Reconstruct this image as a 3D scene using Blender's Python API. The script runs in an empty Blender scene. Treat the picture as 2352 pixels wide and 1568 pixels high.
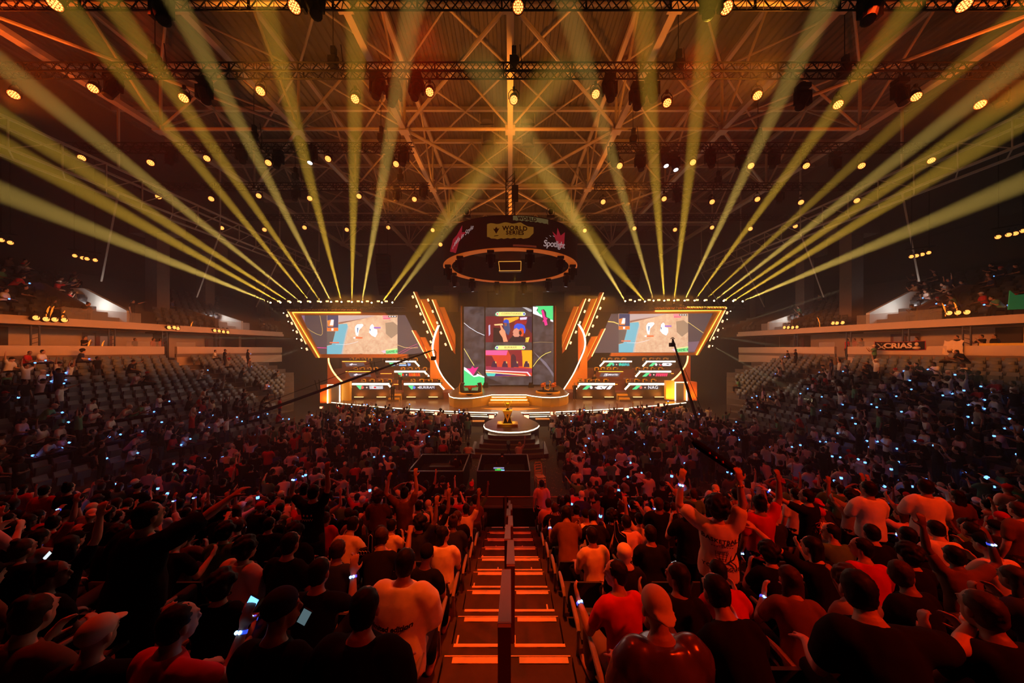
import bpy, math, random
import numpy as np
from mathutils import Vector, Matrix, noise
R_ = random.Random(11)
sc = bpy.context.scene
COL = sc.collection
PI = math.pi
CZ = 6.4            # eye height of the photographer above the arena floor
F = 720.0           # focal length in pixels of the 2352 px frame
CXP, HZ = 1172.0, 802.0


def V(*a):
    return Vector(a)


def P(px, py, Y):
    """point of the hall seen at a pixel, at distance Y from the photographer"""
    return Vector(((px - CXP) / F * Y, Y, CZ - (py - HZ) / F * Y))


ORD = ['zeroth', 'first', 'second', 'third', 'fourth', 'fifth', 'sixth', 'seventh', 'eighth', 'ninth', 'tenth', 'eleventh',
       'twelfth', 'thirteenth', 'fourteenth', 'fifteenth', 'sixteenth', 'seventeenth', 'eighteenth', 'nineteenth', 'twentieth',
       'twenty-first', 'twenty-second', 'twenty-third', 'twenty-fourth', 'twenty-fifth', 'twenty-sixth', 'twenty-seventh',
       'twenty-eighth', 'twenty-ninth', 'thirtieth', 'thirty-first', 'thirty-second', 'thirty-third', 'thirty-fourth',
       'thirty-fifth', 'thirty-sixth', 'thirty-seventh', 'thirty-eighth', 'thirty-ninth', 'fortieth']


# ------------------------------------------------------------------ mesh builder
class MB:
    def __init__(s):
        s.v, s.f, s.mi = [], [], []
        s.cur = 0

    def add(s, vs, fs):
        b = len(s.v)
        s.v.extend([tuple(v) for v in vs])
        s.f.extend([tuple(i + b for i in f) for f in fs])
        s.mi.extend([s.cur] * len(fs))
        return s

    def box(s, c, size, M=None):
        x, y, z = [k / 2 for k in size]
        vs = [Vector((a, b, d)) for a in (-x, x) for b in (-y, y) for d in (-z, z)]
        if M is not None:
            vs = [M @ v for v in vs]
        c = Vector(c)
        return s.add([v + c for v in vs], [(0, 1, 3, 2), (4, 6, 7, 5), (0, 4, 5, 1), (2, 3, 7, 6), (0, 2, 6, 4), (1, 5, 7, 3)])

    def bar(s, p, q, w, h=None, up=(0, 0, 1)):
        p, q = Vector(p), Vector(q)
        h = h or w
        d = q - p
        L = d.length
        if L < 1e-6:
            return s
        d = d / L
        u = Vector(up)
        if abs(d.dot(u)) > .98:
            u = Vector((1, 0, 0)) if abs(d.x) < .9 else Vector((0, 1, 0))
        a = d.cross(u).normalized()
        b = a.cross(d).normalized()
        vs = []
        for t in (p, q):
            for i, j in ((-1, -1), (1, -1), (1, 1), (-1, 1)):
                vs.append(t + a * (i * w / 2) + b * (j * h / 2))
        return s.add(vs, [(3, 2, 1, 0), (4, 5, 6, 7), (0, 1, 5, 4), (1, 2, 6, 5), (2, 3, 7, 6), (3, 0, 4, 7)])

    def rings(s, rs, cap=True):
        n = len(rs[0])
        vs = [v for r in rs for v in r]
        fs = []
        for i in range(len(rs) - 1):
            for j in range(n):
                k = (j + 1) % n
                fs.append((i * n + j, i * n + k, (i + 1) * n + k, (i + 1) * n + j))
        if cap:
            fs.append(tuple(reversed(range(n))))
            fs.append(tuple(range((len(rs) - 1) * n, len(rs) * n)))
        return s.add(vs, fs)

    def path(s, pts, r, n=8, closed=False):
        pts = [Vector(p) for p in pts]
        m = len(pts)
        rs = []
        ref = None
        for i, p in enumerate(pts):
            a = pts[max(i - 1, 0)]
            b = pts[min(i + 1, m - 1)]
            d = (b - a)
            d = d.normalized() if d.length > 1e-9 else Vector((0, 0, 1))
            if ref is None:
                ref = Vector((0, 0, 1)) if abs(d.z) < .9 else Vector((0, 1, 0))
            u = d.cross(ref)
            if u.length < 1e-4:
                u = d.cross(Vector((1, .3, 0)))
            u.normalize()
            w = u.cross(d).normalized()
            ref = w
            rr = r[i] if isinstance(r, (list, tuple)) else r
            rs.append([p + (u * math.cos(2 * PI * k / n) + w * math.sin(2 * PI * k / n)) * rr for k in range(n)])
        return s.rings(rs)

    def tube(s, p, q, r, n=8, r2=None):
        return s.path([p, q], [r, r if r2 is None else r2], n)

    def prism(s, pts, ext):
        pts = [Vector(p) for p in pts]
        e = Vector(ext)
        n = len(pts)
        fs = [tuple(range(n)), tuple(reversed(range(n, 2 * n)))]
        for i in range(n):
            j = (i + 1) % n
            fs.append((i, i + n, j + n, j))
        return s.add(pts + [p + e for p in pts], fs)

    def ell(s, c, r, n=12, m=8, M=None):
        c = Vector(c)
        rs = []
        for i in range(1, m):
            t = PI * i / m
            ring = []
            for k in range(n):
                a = 2 * PI * k / n
                v = Vector((r[0] * math.sin(t) * math.cos(a), r[1] * math.sin(t) * math.sin(a), -r[2] * math.cos(t)))
                ring.append((M @ v if M is not None else v) + c)
            rs.append(ring)
        b = len(s.v)
        s.rings(rs, False)
        lo, hi = Vector((0, 0, -r[2])), Vector((0, 0, r[2]))
        if M is not None:
            lo, hi = M @ lo, M @ hi
        s.v += [tuple(lo + c), tuple(hi + c)]
        L = b + n * (m - 1)
        for k in range(n):
            s.f.append((b + (k + 1) % n, b + k, L))
            e = b + n * (m - 2)
            s.f.append((e + k, e + (k + 1) % n, L + 1))
        s.mi += [s.cur] * (2 * n)
        return s

    def lathe(s, prof, c=(0, 0, 0), n=24, cap=True):
        c = Vector(c)
        return s.rings([[c + Vector((r * math.cos(2 * PI * k / n), r * math.sin(2 * PI * k / n), z)) for k in range(n)] for r, z in prof], cap)

    def mesh(s, name, mats=(), smooth=False):
        me = bpy.data.meshes.new(name)
        me.from_pydata(s.v, [], s.f)
        for m in mats:
            me.materials.append(m)
        if len(mats) > 1:
            me.polygons.foreach_set('material_index', s.mi)
        if smooth:
            me.polygons.foreach_set('use_smooth', [True] * len(s.f))
        me.update()
        return me

    def build(s, name, mat, parent=None, smooth=False):
        mats = list(mat) if isinstance(mat, (list, tuple)) else [mat]
        return link(name, s.mesh(name, mats, smooth), parent)


def link(name, data, parent=None):
    o = bpy.data.objects.new(name, data)
    COL.objects.link(o)
    if parent is not None:
        o.parent = parent
    return o


def tag(o, label=None, cat=None, group=None, kind=None):
    if label:
        o['label'] = label
    if cat:
        o['category'] = cat
    if group:
        o['group'] = group
    if kind:
        o['kind'] = kind
    return o


def thing(name, label, cat, loc=(0, 0, 0), rotz=0.0, group=None):
    o = link(name, None)
    o.location = loc
    o.rotation_euler = (0, 0, rotz)
    return tag(o, label, cat, group)


def struct(name, mb, mat, label=None, smooth=False):
    return tag(mb.build(name, mat, None, smooth), label, None, None, 'structure')


# ------------------------------------------------------------------ materials
MATS = {}


def mat(name, col, rough=.6, metal=0.0, emit=None, es=0.0, var=0.0, vscale=4.0, bump=0.0, sample=False, spec=.5):
    m = bpy.data.materials.new(name)
    m.use_nodes = True
    nt = m.node_tree
    b = nt.nodes['Principled BSDF']
    b.inputs['Base Color'].default_value = (*col, 1)
    b.inputs['Roughness'].default_value = rough
    b.inputs['Metallic'].default_value = metal
    b.inputs['Specular IOR Level'].default_value = spec
    if emit is not None:
        b.inputs['Emission Color'].default_value = (*emit, 1)
        b.inputs['Emission Strength'].default_value = es
    if var or bump:
        tc = nt.nodes.new('ShaderNodeTexCoord')
        nz = nt.nodes.new('ShaderNodeTexNoise')
        nz.inputs['Scale'].default_value = vscale
        nz.inputs['Detail'].default_value = 4
        nt.links.new(tc.outputs['Object'], nz.inputs['Vector'])
        if var:
            mx = nt.nodes.new('ShaderNodeMix')
            mx.data_type = 'RGBA'
            mx.inputs[6].default_value = (*[c * (1 - var) for c in col], 1)
            mx.inputs[7].default_value = (*[min(1, c * (1 + var)) for c in col], 1)
            nt.links.new(nz.outputs['Fac'], mx.inputs[0])
            nt.links.new(mx.outputs[2], b.inputs['Base Color'])
        if bump:
            bp = nt.nodes.new('ShaderNodeBump')
            bp.inputs['Strength'].default_value = bump
            nt.links.new(nz.outputs['Fac'], bp.inputs['Height'])
            nt.links.new(bp.outputs[0], b.inputs['Normal'])
    m.cycles.emission_sampling = 'FRONT' if sample else 'NONE'
    MATS[name] = m
    return m


def glow(name, col, s, sample=False):
    return mat(name, (0.01, 0.01, 0.01), .6, 0, col, s, sample=sample, spec=0.1)


M_conc = mat('concrete', (.10, .085, .08), .85, var=.25, vscale=2)
M_tread = mat('stair_concrete', (.055, .042, .04), .8, var=.35, vscale=6)
M_nose = mat('stair_nosing', (.80, .72, .62), .6, var=.1, vscale=9)
M_paint = mat('balcony_paint', (.55, .47, .42), .7, var=.12, vscale=1.5)
M_paintd = mat('balcony_band', (.20, .15, .13), .75, var=.2)
M_wall = mat('dark_wall', (.045, .035, .032), .9, var=.3, vscale=.6)
M_brick = mat('pillar_brick', (.14, .10, .085), .9, var=.3, vscale=5, bump=.3)
M_floor = mat('arena_floor', (.035, .03, .028), .75, var=.35, vscale=.8)
M_deck = mat('roof_sheet', (.13, .11, .10), .65, .2, var=.2, vscale=.4)
M_steel = mat('roof_steel', (.52, .45, .40), .55, .1, var=.1, vscale=2)
M_black = mat('black_metal', (.007, .006, .006), .6, .0, var=.2, spec=.15)
M_blackm = mat('black_matt', (.007, .006, .006), .9, var=.3, spec=.08)
M_grey = mat('dark_grey_metal', (.06, .055, .055), .45, .4, var=.2)
M_parlens = glow('par_lens_orange', (1, .46, .09), 3.2)
M_parring = mat('par_lens_ring', (.05, .02, .01), .4, emit=(1, .16, .02), es=.7)
M_white_led = glow('white_led', (1, .80, .52), 4.2)
M_warm_led = glow('warm_white_led', (1, .55, .17), 4)
M_yel_led = glow('yellow_led', (1, .52, .06), 3.6)
M_or_led = glow('orange_led', (1, .28, .03), 4.5)
M_blind = glow('blinder_lamp', (1, .45, .22), 3.2)
M_beamlens = glow('beam_lens', (1, .85, .45), 14)
M_coollens = glow('cool_lens', (.85, .9, 1), 4)
M_stage = mat('stage_floor', (.15, .10, .07), .25, var=.12, vscale=1.2)
M_stagef = mat('stage_fascia', (.055, .04, .03), .6, var=.2)
M_orange = mat('orange_panel', (.85, .34, .05), .55, var=.06, vscale=2)
M_orange2 = mat('deep_orange_panel', (.62, .16, .03), .6, var=.08, vscale=2)
M_maroon = mat('maroon_panel', (.16, .05, .04), .55, var=.15, vscale=1.5)
M_gold = mat('gold', (.95, .62, .08), .35, .45)
M_goldy = mat('yellow_paint', (.90, .58, .06), .45, var=.08)
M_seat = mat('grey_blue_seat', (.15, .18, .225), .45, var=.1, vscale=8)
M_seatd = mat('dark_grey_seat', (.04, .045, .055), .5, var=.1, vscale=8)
M_armrest = mat('armrest_plastic', (.28, .26, .23), .5, var=.1)
M_rail = mat('railing_steel', (.30, .26, .23), .4, .7)
M_hrail = mat('handrail_brown', (.14, .06, .045), .45, .2, var=.15)
M_glass = mat('suite_glass', (.45, .43, .42), .15)
_n = M_glass.node_tree
_mx, _tr = _n.nodes.new('ShaderNodeMixShader'), _n.nodes.new('ShaderNodeBsdfTransparent')
_mx.inputs[0].default_value = .28
_n.links.new(_tr.outputs[0], _mx.inputs[1])
_n.links.new(_n.nodes['Principled BSDF'].outputs[0], _mx.inputs[2])
_n.links.new(_mx.outputs[0], _n.nodes['Material Output'].inputs[0])
M_white = mat('white_wall', (.75, .74, .72), .7, var=.06)
M_led_blue = glow('wristband_light', (.10, .30, 1), 4)
M_led_core = glow('wristband_core', (.30, .62, 1), 4)
M_band = mat('wristband_plastic', (.55, .58, .65), .4, emit=(.02, .10, 1), es=.8)
M_phone = glow('phone_screen', (.75, .82, .85), 1.1)
M_screen_grey = mat('screen_slate', (.01, .01, .01), .6, emit=(.105, .074, .080), es=1.1, spec=.1)
M_dark = mat('screen_off', (.012, .009, .009), .5, spec=.2)

SHIRTC = {'black': (.012, .011, .012), 'white': (.80, .78, .74), 'grey': (.28, .27, .27), 'red': (.55, .03, .03),
          'navy': (.03, .04, .10), 'cream': (.72, .62, .48), 'green': (.10, .28, .16), 'pink': (.70, .42, .46),
          'brown': (.16, .09, .06), 'yellow': (.7, .55, .1)}
M_shirt = {k: mat(k + '_fabric', c, .95, var=.12, vscale=14, bump=.15, spec=.08) for k, c in SHIRTC.items()}
M_skin = [mat('skin_' + n, c, .55, var=.06, vscale=12) for n, c in
          (('fair', (.62, .38, .28)), ('tan', (.46, .26, .17)), ('brown', (.27, .14, .09)), ('dark', (.13, .065, .045)))]
M_hair = {k: mat(k + '_hair', c, .6, var=.3, vscale=40, bump=.4, spec=.2) for k, c in
          (('black', (.010, .008, .008)), ('brown', (.05, .028, .018)), ('blond', (.35, .22, .09)), ('blue', (.03, .07, .35)))}
M_trous = {k: mat(k + '_cloth', c, .95, var=.15, vscale=10, spec=.08) for k, c in
           (('dark', (.014, .014, .018)), ('denim', (.05, .07, .12)), ('khaki', (.22, .17, .11)))}


def text(s, size, m, parent, M, name='lettering', ext=.004, align='CENTER', shear=0.0, bold=0.0, space=1.0, wrap=None):
    """raised lettering; M places the text plane (x reads along, z towards the viewer)"""
    c = bpy.data.curves.new(name, 'FONT')
    c.body = s
    c.size = size
    c.align_x = align
    c.align_y = 'CENTER'
    c.extrude = ext
    c.shear = shear
    c.offset = bold
    c.space_character = space
    c.resolution_u = 4
    o = bpy.data.objects.new(name, c)
    COL.objects.link(o)
    bpy.context.view_layer.update()
    me = bpy.data.meshes.new_from_object(o.evaluated_get(bpy.context.evaluated_depsgraph_get()))
    bpy.data.objects.remove(o)
    bpy.data.curves.remove(c)
    me.name = name
    for v in me.vertices:
        v.co = wrap(v.co) if wrap else M @ v.co
    me.materials.clear()
    me.materials.append(m)
    return link(name, me, parent)


def facing(p, sx=1.0):
    """text plane upright, facing the audience, at p"""
    return Matrix.Translation(p) @ Matrix.Rotation(PI / 2, 4, 'X') @ Matrix.Diagonal((sx, 1, 1, 1))


def poly(px, Y, dy=.02):
    """flat panel outlined on the plane at distance Y, with its own thickness"""
    mb = MB()
    pts = [P(x, y, Y) for x, y in px]
    # keep the front (towards -Y) winding
    a = sum((pts[i].x * pts[(i + 1) % len(pts)].z - pts[(i + 1) % len(pts)].x * pts[i].z) for i in range(len(pts)))
    if a < 0:
        pts.reverse()
    mb.prism(pts, (0, dy, 0))
    return mb


def spot(name, p, q, energy, col, size, blend=.5, rad=.15):
    l = bpy.data.lights.new(name, 'SPOT')
    l.energy, l.color, l.spot_size, l.spot_blend, l.shadow_soft_size = energy, col, math.radians(size), blend, rad
    o = link(name, l)
    o.location = p
    o.rotation_euler = (Vector(q) - Vector(p)).to_track_quat('-Z', 'Y').to_euler()
    return o


def area(name, p, q, energy, col, sx, sy, spread=180):
    l = bpy.data.lights.new(name, 'AREA')
    l.energy, l.color, l.shape, l.size, l.size_y = energy, col, 'RECTANGLE', sx, sy
    l.spread = math.radians(spread)
    o = link(name, l)
    o.location = p
    o.rotation_euler = (Vector(q) - Vector(p)).to_track_quat('-Z', 'Y').to_euler()
    return o


def point(name, p, energy, col, rad=.1):
    l = bpy.data.lights.new(name, 'POINT')
    l.energy, l.color, l.shadow_soft_size = energy, col, rad
    o = link(name, l)
    o.location = p
    return o


# ------------------------------------------------------------------ camera and output look
cam = link('camera', bpy.data.cameras.new('camera'))
cam.location = (0, 0, CZ)
cam.rotation_euler = (PI / 2, 0, 0)
cam.data.sensor_width = 36
cam.data.lens = F / 2352 * 36
cam.data.shift_x = (1176 - CXP) / 2352
cam.data.shift_y = (HZ - 784) / 2352
cam.data.clip_start = .05
cam.data.clip_end = 200
sc.camera = cam
sc.view_settings.view_transform = 'Standard'
sc.view_settings.look = 'None'
sc.view_settings.gamma = 1
sc.view_settings.exposure = 0
w = bpy.data.worlds.new('hall_dark')
sc.world = w
w.use_nodes = True
w.node_tree.nodes['Background'].inputs[0].default_value = (.02, .008, .003, 1)
w.node_tree.nodes['Background'].inputs[1].default_value = .04
sc.cycles.volume_bounces = 0
sc.cycles.max_bounces = 5
sc.cycles.diffuse_bounces = 2
sc.cycles.glossy_bounces = 2
# ================================================================== the hall
def wall_x(s, Y):
    return s * (28.5 - .13 * (Y - 17.5))


def wall_Y(px):
    return 30.775 / (abs(px - CXP) / F + .13)


def side_pt(s, Y, out, z):
    """point beside the balcony line: 'out' metres outward from the parapet face"""
    return Vector((wall_x(s, Y) + s * out, Y + .13 * out * 0, z))


fl = MB()
fl.box((0, 25, -.1), (80, 60, .2))
struct('floor', fl, M_floor, 'dark arena floor')
# corrugated roof sheet
DZ = 24.75
mb = MB()
xs, zs = [], []
x = -31.0
while x < 31:
    for dx, dz in ((0, 0), (.20, 0), (.26, .09), (.42, .09)):
        xs.append(x + dx)
        zs.append(DZ + dz)
    x += .48
n = len(xs)
ys = [3, 49]
mb.add([(xs[i], y, zs[i]) for y in ys for i in range(n)], [(i, i + 1, n + i + 1, n + i) for i in range(n - 1)])
mb.add([(xs[0], 3, DZ + .3), (xs[-1], 3, DZ + .3), (xs[-1], 49, DZ + .3), (xs[0], 49, DZ + .3)], [(0, 1, 2, 3)])
struct('ceiling', mb, M_deck, 'ribbed sheet roof deck')
mb = MB()
mb.prism([(-31, 3, DZ), (-40, 3, 17), (-40, 49, 17), (-31, 49, DZ)], (0, 0, .2))
struct('ceiling_left', mb, M_wall)
mb = MB()
mb.prism([(31, 3, DZ), (31, 49, DZ), (40, 49, 17), (40, 3, 17)], (0, 0, .2))
struct('ceiling_right', mb, M_wall)
mb = MB()
mb.box((0, 49.2, 12.4), (80, .3, 25))
struct('wall_back', mb, M_wall)
for s, nm in ((-1, 'left'), (1, 'right')):
    mb = MB()
    mb.box((s * 40, 25, 10), (.3, 50, 20))
    struct('wall_' + nm, mb, M_wall)
def stand_end(inward):
    # the stands are cut off along a line that clears the stage
    return min(33.0, (30.775 - inward) / (.69 + .13))


# side stands (terraces) ------------------------------------------------
JROWS, JD, JH = 13, .86, .37


def side_row(j):
    """row j counted down from the parapet: (offset of the tread middle inward, tread height)"""
    return .25 + JD * (j + .5), 5.45 - JH * (j + 1)


for s, nm in ((-1, 'left'), (1, 'right')):
    mb = MB()
    for j in range(JROWS):
        off, z = side_row(j)
        a, b = off - JD / 2, off + JD / 2
        Y0, Y1 = 7.0, stand_end(b)
        pts = [(wall_x(s, Y0) - s * a, Y0, z), (wall_x(s, Y1) - s * a, Y1, z), (wall_x(s, Y1) - s * b, Y1, z), (wall_x(s, Y0) - s * b, Y0, z)]
        mb.prism(pts, (0, 0, -min(z, 1.2)))
    struct('floor_' + nm + '_stand', mb, M_conc, 'stepped concrete terrace of the side stand')
# aisle steps of the side stands
for s, nm in ((-1, 'left'), (1, 'right')):
    for n_, pxa in enumerate((392, 560)):
        Ya = wall_Y(pxa)
        mb = MB()
        for j in range(JROWS):
            off, z = side_row(j)
            if Ya + .6 > stand_end(off + JD / 2):
                continue
            for h, (o2, dz) in enumerate(((off - .2, .012), (off + .22, -JH / 2 + .0))):
                mb.box((wall_x(s, Ya) - s * (o2 + .1), Ya, z + dz + .01), (.05, 1.1, .03))
        tag(mb.build('step_nosing', M_nose), 'pale step nosings of the %s aisle down the %s side stand' % (('near', 'far')[n_], nm), 'step nosing')
# rear stand ---------------------------------------------------------------
KD, KH, KY = .87, .32, 10.3


def rear_row(k):
    """(Y of the tread middle, tread height)"""
    return KY - KD * (k + .5), .57 + KH * k


mb = MB()
for k in range(14):
    Yc, z = rear_row(k)
    for xa, xb in ((-20, -.72), (.66, 20)):
        mb.box(((xa + xb) / 2, Yc, z - .3), (xb - xa, KD + .3 if False else KD, .6))
    mb.box((-.03, Yc, z - .35), (1.38, KD, .5))
struct('floor_rear_stand', mb, M_tread, 'stepped concrete terrace below the photographer')
# aisle stairs in the rear stand
XA, XB = -.70, .64
st = thing('staircase', 'red-lit concrete aisle stairs with pale nosings going down to the arena floor', 'stairs', (0, 0, 0))
for k in range(14):
    Yc, z = rear_row(k)
    Yf, Yb = Yc + KD / 2, Yc - KD / 2
    for (xa, xb) in ((XA, -.055), (.005, XB)):
        m1 = MB()
        m1.box(((xa + xb) / 2, Yf - KD / 2 + .02, z - .09), (xb - xa, KD - .02, .1 + .08))
        m1.build('tread', M_tread, st)
        m1 = MB()
        m1.box(((xa + xb) / 2, Yb + .16, z + .08), (xb - xa, .30, .16))
        m1.build('tread', M_tread, st)
        m1 = MB()
        m1.box(((xa + xb) / 2 + (.03 if xa < -.1 else .03), Yf - .05, z + .004), (xb - xa - .12, .065, .012))
        m1.box(((xa + xb) / 2, Yf - .006, z + .004), (xb - xa, .012, .014))
        m1.build('nosing', M_nose, st)
        m1 = MB()
        m1.box(((xa + xb) / 2 + .02, Yb + .285, z + .164), (xb - xa - .05, .04, .012))
        sx_ = (xa + .05) if k % 2 else (xb - .08 - .12 * (k % 3))
        m1.box((sx_, Yb + .45, z + .004), (.022, .28, .012))
        m1.build('nosing', M_nose, st)
# handrail segments down the middle of the stairs
for i, k0 in enumerate((8.35, 6.7, 5.2, 3.9, 2.5, 1.3, .2)):
    Y1 = KY - KD * k0
    z1 = .57 + KH * (k0 - .5)
    Yn, Yfr = Y1 - .62, Y1 + .62
    x0 = -.025 + (.03 if i % 2 else -.02)
    h = thing('handrail', 'brown aisle handrail frame, %s up from the foot of the stairs' % ORD[7 - i], 'handrail', (x0, Y1, z1), 0, 'handrails along the stair aisle')
    sl = KH / KD
    zt0, zt1 = .95 + sl * .62, .95 - sl * .62
    a = MB()
    a.bar((0, -.62, zt0), (0, .62, zt1), .105, .05)
    a.build('top_rail', M_hrail, h)
    for yy, zz in ((-.62, zt0), (.62, zt1)):
        a = MB()
        a.bar((0, yy, zz + .02), (0, yy, -.1 - yy * sl), .10, .05, (0, 1, 0))
        a.build('post', M_hrail, h)
    a = MB()
    a.bar((0, -.6, zt0 - .38), (0, .6, zt1 - .38), .05, .04)
    a.build('mid_rail', M_hrail, h)
    a = MB()
    for yy, zz in ((-.62, zt0), (.62, zt1)):
        a.ell((-.04, yy, zz - .4), (.012, .012, .012), 8, 6)
        a.ell((.04, yy, zz - .4), (.012, .012, .012), 8, 6)
    a.build('bolt', M_gold, h)
# front railing of the rear stand, in bays
rx = [-9.6, -8.2, -6.8, -5.45, -4.05, -2.75, -1.5, -.15, 1.15, 2.5, 3.9, 5.3, 6.7, 8.2, 9.7]
for i in range(len(rx) - 1):
    a_, b_ = rx[i] + .04, rx[i + 1] - .04
    side = 'left' if b_ < .2 else 'right'
    num = (7 - i) if i < 7 else (i - 6)
    h = thing('railing_panel', 'steel railing bay at the foot of the rear stand, %s %s of the aisle' % (ORD[num], side), 'railing', ((a_ + b_) / 2, 10.22, .57), 0, 'railing bays at the foot of the rear stand')
    hw = (b_ - a_) / 2
    for nm, zz in (('top_rail', 1.02), ('mid_rail', .72)):
        m1 = MB()
        m1.path([(-hw, 0, zz), (hw, 0, zz)], .022 if zz > 1 else .014, 8)
        m1.build(nm, M_rail, h)
    for xx in (-hw + .02, hw - .02):
        m1 = MB()
        m1.bar((xx, 0, 0), (xx, 0, 1.02), .05)
        m1.build('post', M_black, h)
    m1 = MB()
    m1.box((0, .02, .34), (2 * hw - .06, .012, .6))
    m1.build('infill', M_blackm, h)
# balcony: parapet, suites, upper ledge --------------------------------------
TN = [0]


def trim(mb, m, label=None):
    TN[0] += 1
    return struct('trim_%d' % TN[0], mb, m, label)


def strip(s, Y0, Y1, outs, zz):
    """a straight block along the balcony line between two depths"""
    a, b = outs
    z0, z1 = zz
    m = MB()
    m.prism([(wall_x(s, Y0) + s * a, Y0, z0), (wall_x(s, Y1) + s * a, Y1, z0), (wall_x(s, Y1) + s * b, Y1, z0), (wall_x(s, Y0) + s * b, Y0, z0)], (0, 0, z1 - z0))
    return m


YE = 35.8
for s, nm in ((-1, 'left'), (1, 'right')):
    g0, g1 = (wall_Y(376), wall_Y(405)) if s < 0 else (wall_Y(1948), wall_Y(1918))
    for Y0, Y1 in ((9, g0), (g1, YE)):
        m = strip(s, Y0, Y1, (-.06, .14), (6.02, 6.62))
        trim(m, M_paint, 'pale upper band of the %s balcony parapet' % nm)
        trim(strip(s, Y0, Y1, (0, .14), (5.76, 6.02)), M_paintd)
        trim(strip(s, Y0, Y1, (-.04, .14), (5.0, 5.76)), M_paint)
    trim(strip(s, 9, YE, (.14, 5.2), (5.35, 5.55)), M_conc)          # suite floor
    trim(strip(s, 9, YE, (4.6, 4.8), (5.5, 8.3)), M_paint, 'back wall of the suites')
    trim(strip(s, 9, YE, (.0, 5.2), (7.86, 8.0)), M_paint)          # soffit
    trim(strip(s, 9, YE, (-.25, .25), (7.86, 8.12)), M_paint, 'pale ledge of the upper balcony')
    trim(strip(s, 9, YE, (-.12, .3), (8.12, 8.36)), M_paint)
    m = MB()
    for px in ((94, 268, 388, 508) if s < 0 else (1820, 1940, 2070, 2208)):
        Y = wall_Y(px)
        for dy in (-.17, .17):
            m.bar((wall_x(s, Y) + s * .35, Y + dy, 5.5), (wall_x(s, Y) + s * .35, Y + dy, 7.9), .06)
        for q in range(8):
            m.bar((wall_x(s, Y) + s * .35, Y - .17, 5.6 + q * .28), (wall_x(s, Y) + s * .35, Y + .17, 5.75 + q * .28), .03)
    trim(m, M_grey)
    # dark openings in the suite wall
    for n_, (pa, pb) in enumerate(((120, 178), (470, 500), (590, 640)) if s < 0 else ((1700, 1760), (2132, 2185), (2300, 2340))):
        Ya, Yb = sorted((wall_Y(pa), wall_Y(pb)))
        trim(strip(s, Ya, Yb, (4.5, 4.62), (5.55, 7.85)), M_wall)
    # upper bowl
    m = MB()
    for j in range(12):
        z = 8.3 + .42 * j
        m.prism([(wall_x(s, 9) + s * (.3 + .85 * j), 9, z), (wall_x(s, 40) + s * (.3 + .85 * j), 40, z), (wall_x(s, 40) + s * (1.15 + .85 * j), 40, z), (wall_x(s, 9) + s * (1.15 + .85 * j), 9, z)], (0, 0, -.5))
    struct('floor_%s_upper_stand' % nm, m, M_wall)
# suite doors
DN = [0]
for s, lst in ((-1, ((212, 12), (240, 16), (484, 8), (512, 8))), (1, ((1818, 8), (1836, 8), (2062, 16), (2092, 14)))):
    for px, wpx in lst:
        Y = wall_Y(px) * 1.0
        # the wall stands 4.6 m behind the parapet: find where this sight line meets it
        Y = (30.775 + 4.5) / (abs(px - CXP) / F + .13)
        DN[0] += 1
        ww = 1.0
        m = MB()
        m.box((wall_x(s, Y) + s * 4.55, Y, 6.6), (.08, ww, 2.15))
        d = struct('door_%d' % DN[0], m, M_maroon)
        m = MB()
        m.box((wall_x(s, Y) + s * 4.49, Y, 7.0), (.03, .55, .9))
        m.build('door_window', M_glass, d)
# pillars behind the upper bowl
for i, (px, Y) in enumerate(((362, 27), (472, 33), (606, 40), (1738, 40), (1848, 33), (1955, 27))):
    p0 = P(px, 700, Y)
    m = MB()
    m.box((p0.x, Y, 12), (1.0, 1.0, 8.5))
    m.box((p0.x, Y, 17.0), (3.6, 1.2, 1.6))
    tag(m.build('pillar', M_brick), None, None, None, 'structure')
for i, px in enumerate((1042, 1108, 1236, 1310)):
    m = MB()
    m.box((P(px, 700, 47).x, 47.5, 12), (1.4, 1.2, 9))
    m.box((P(px, 700, 47).x, 47.5, 15.5), (6, 1.3, .8))
    tag(m.build('pillar', M_brick), None, None, None, 'structure')
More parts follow.
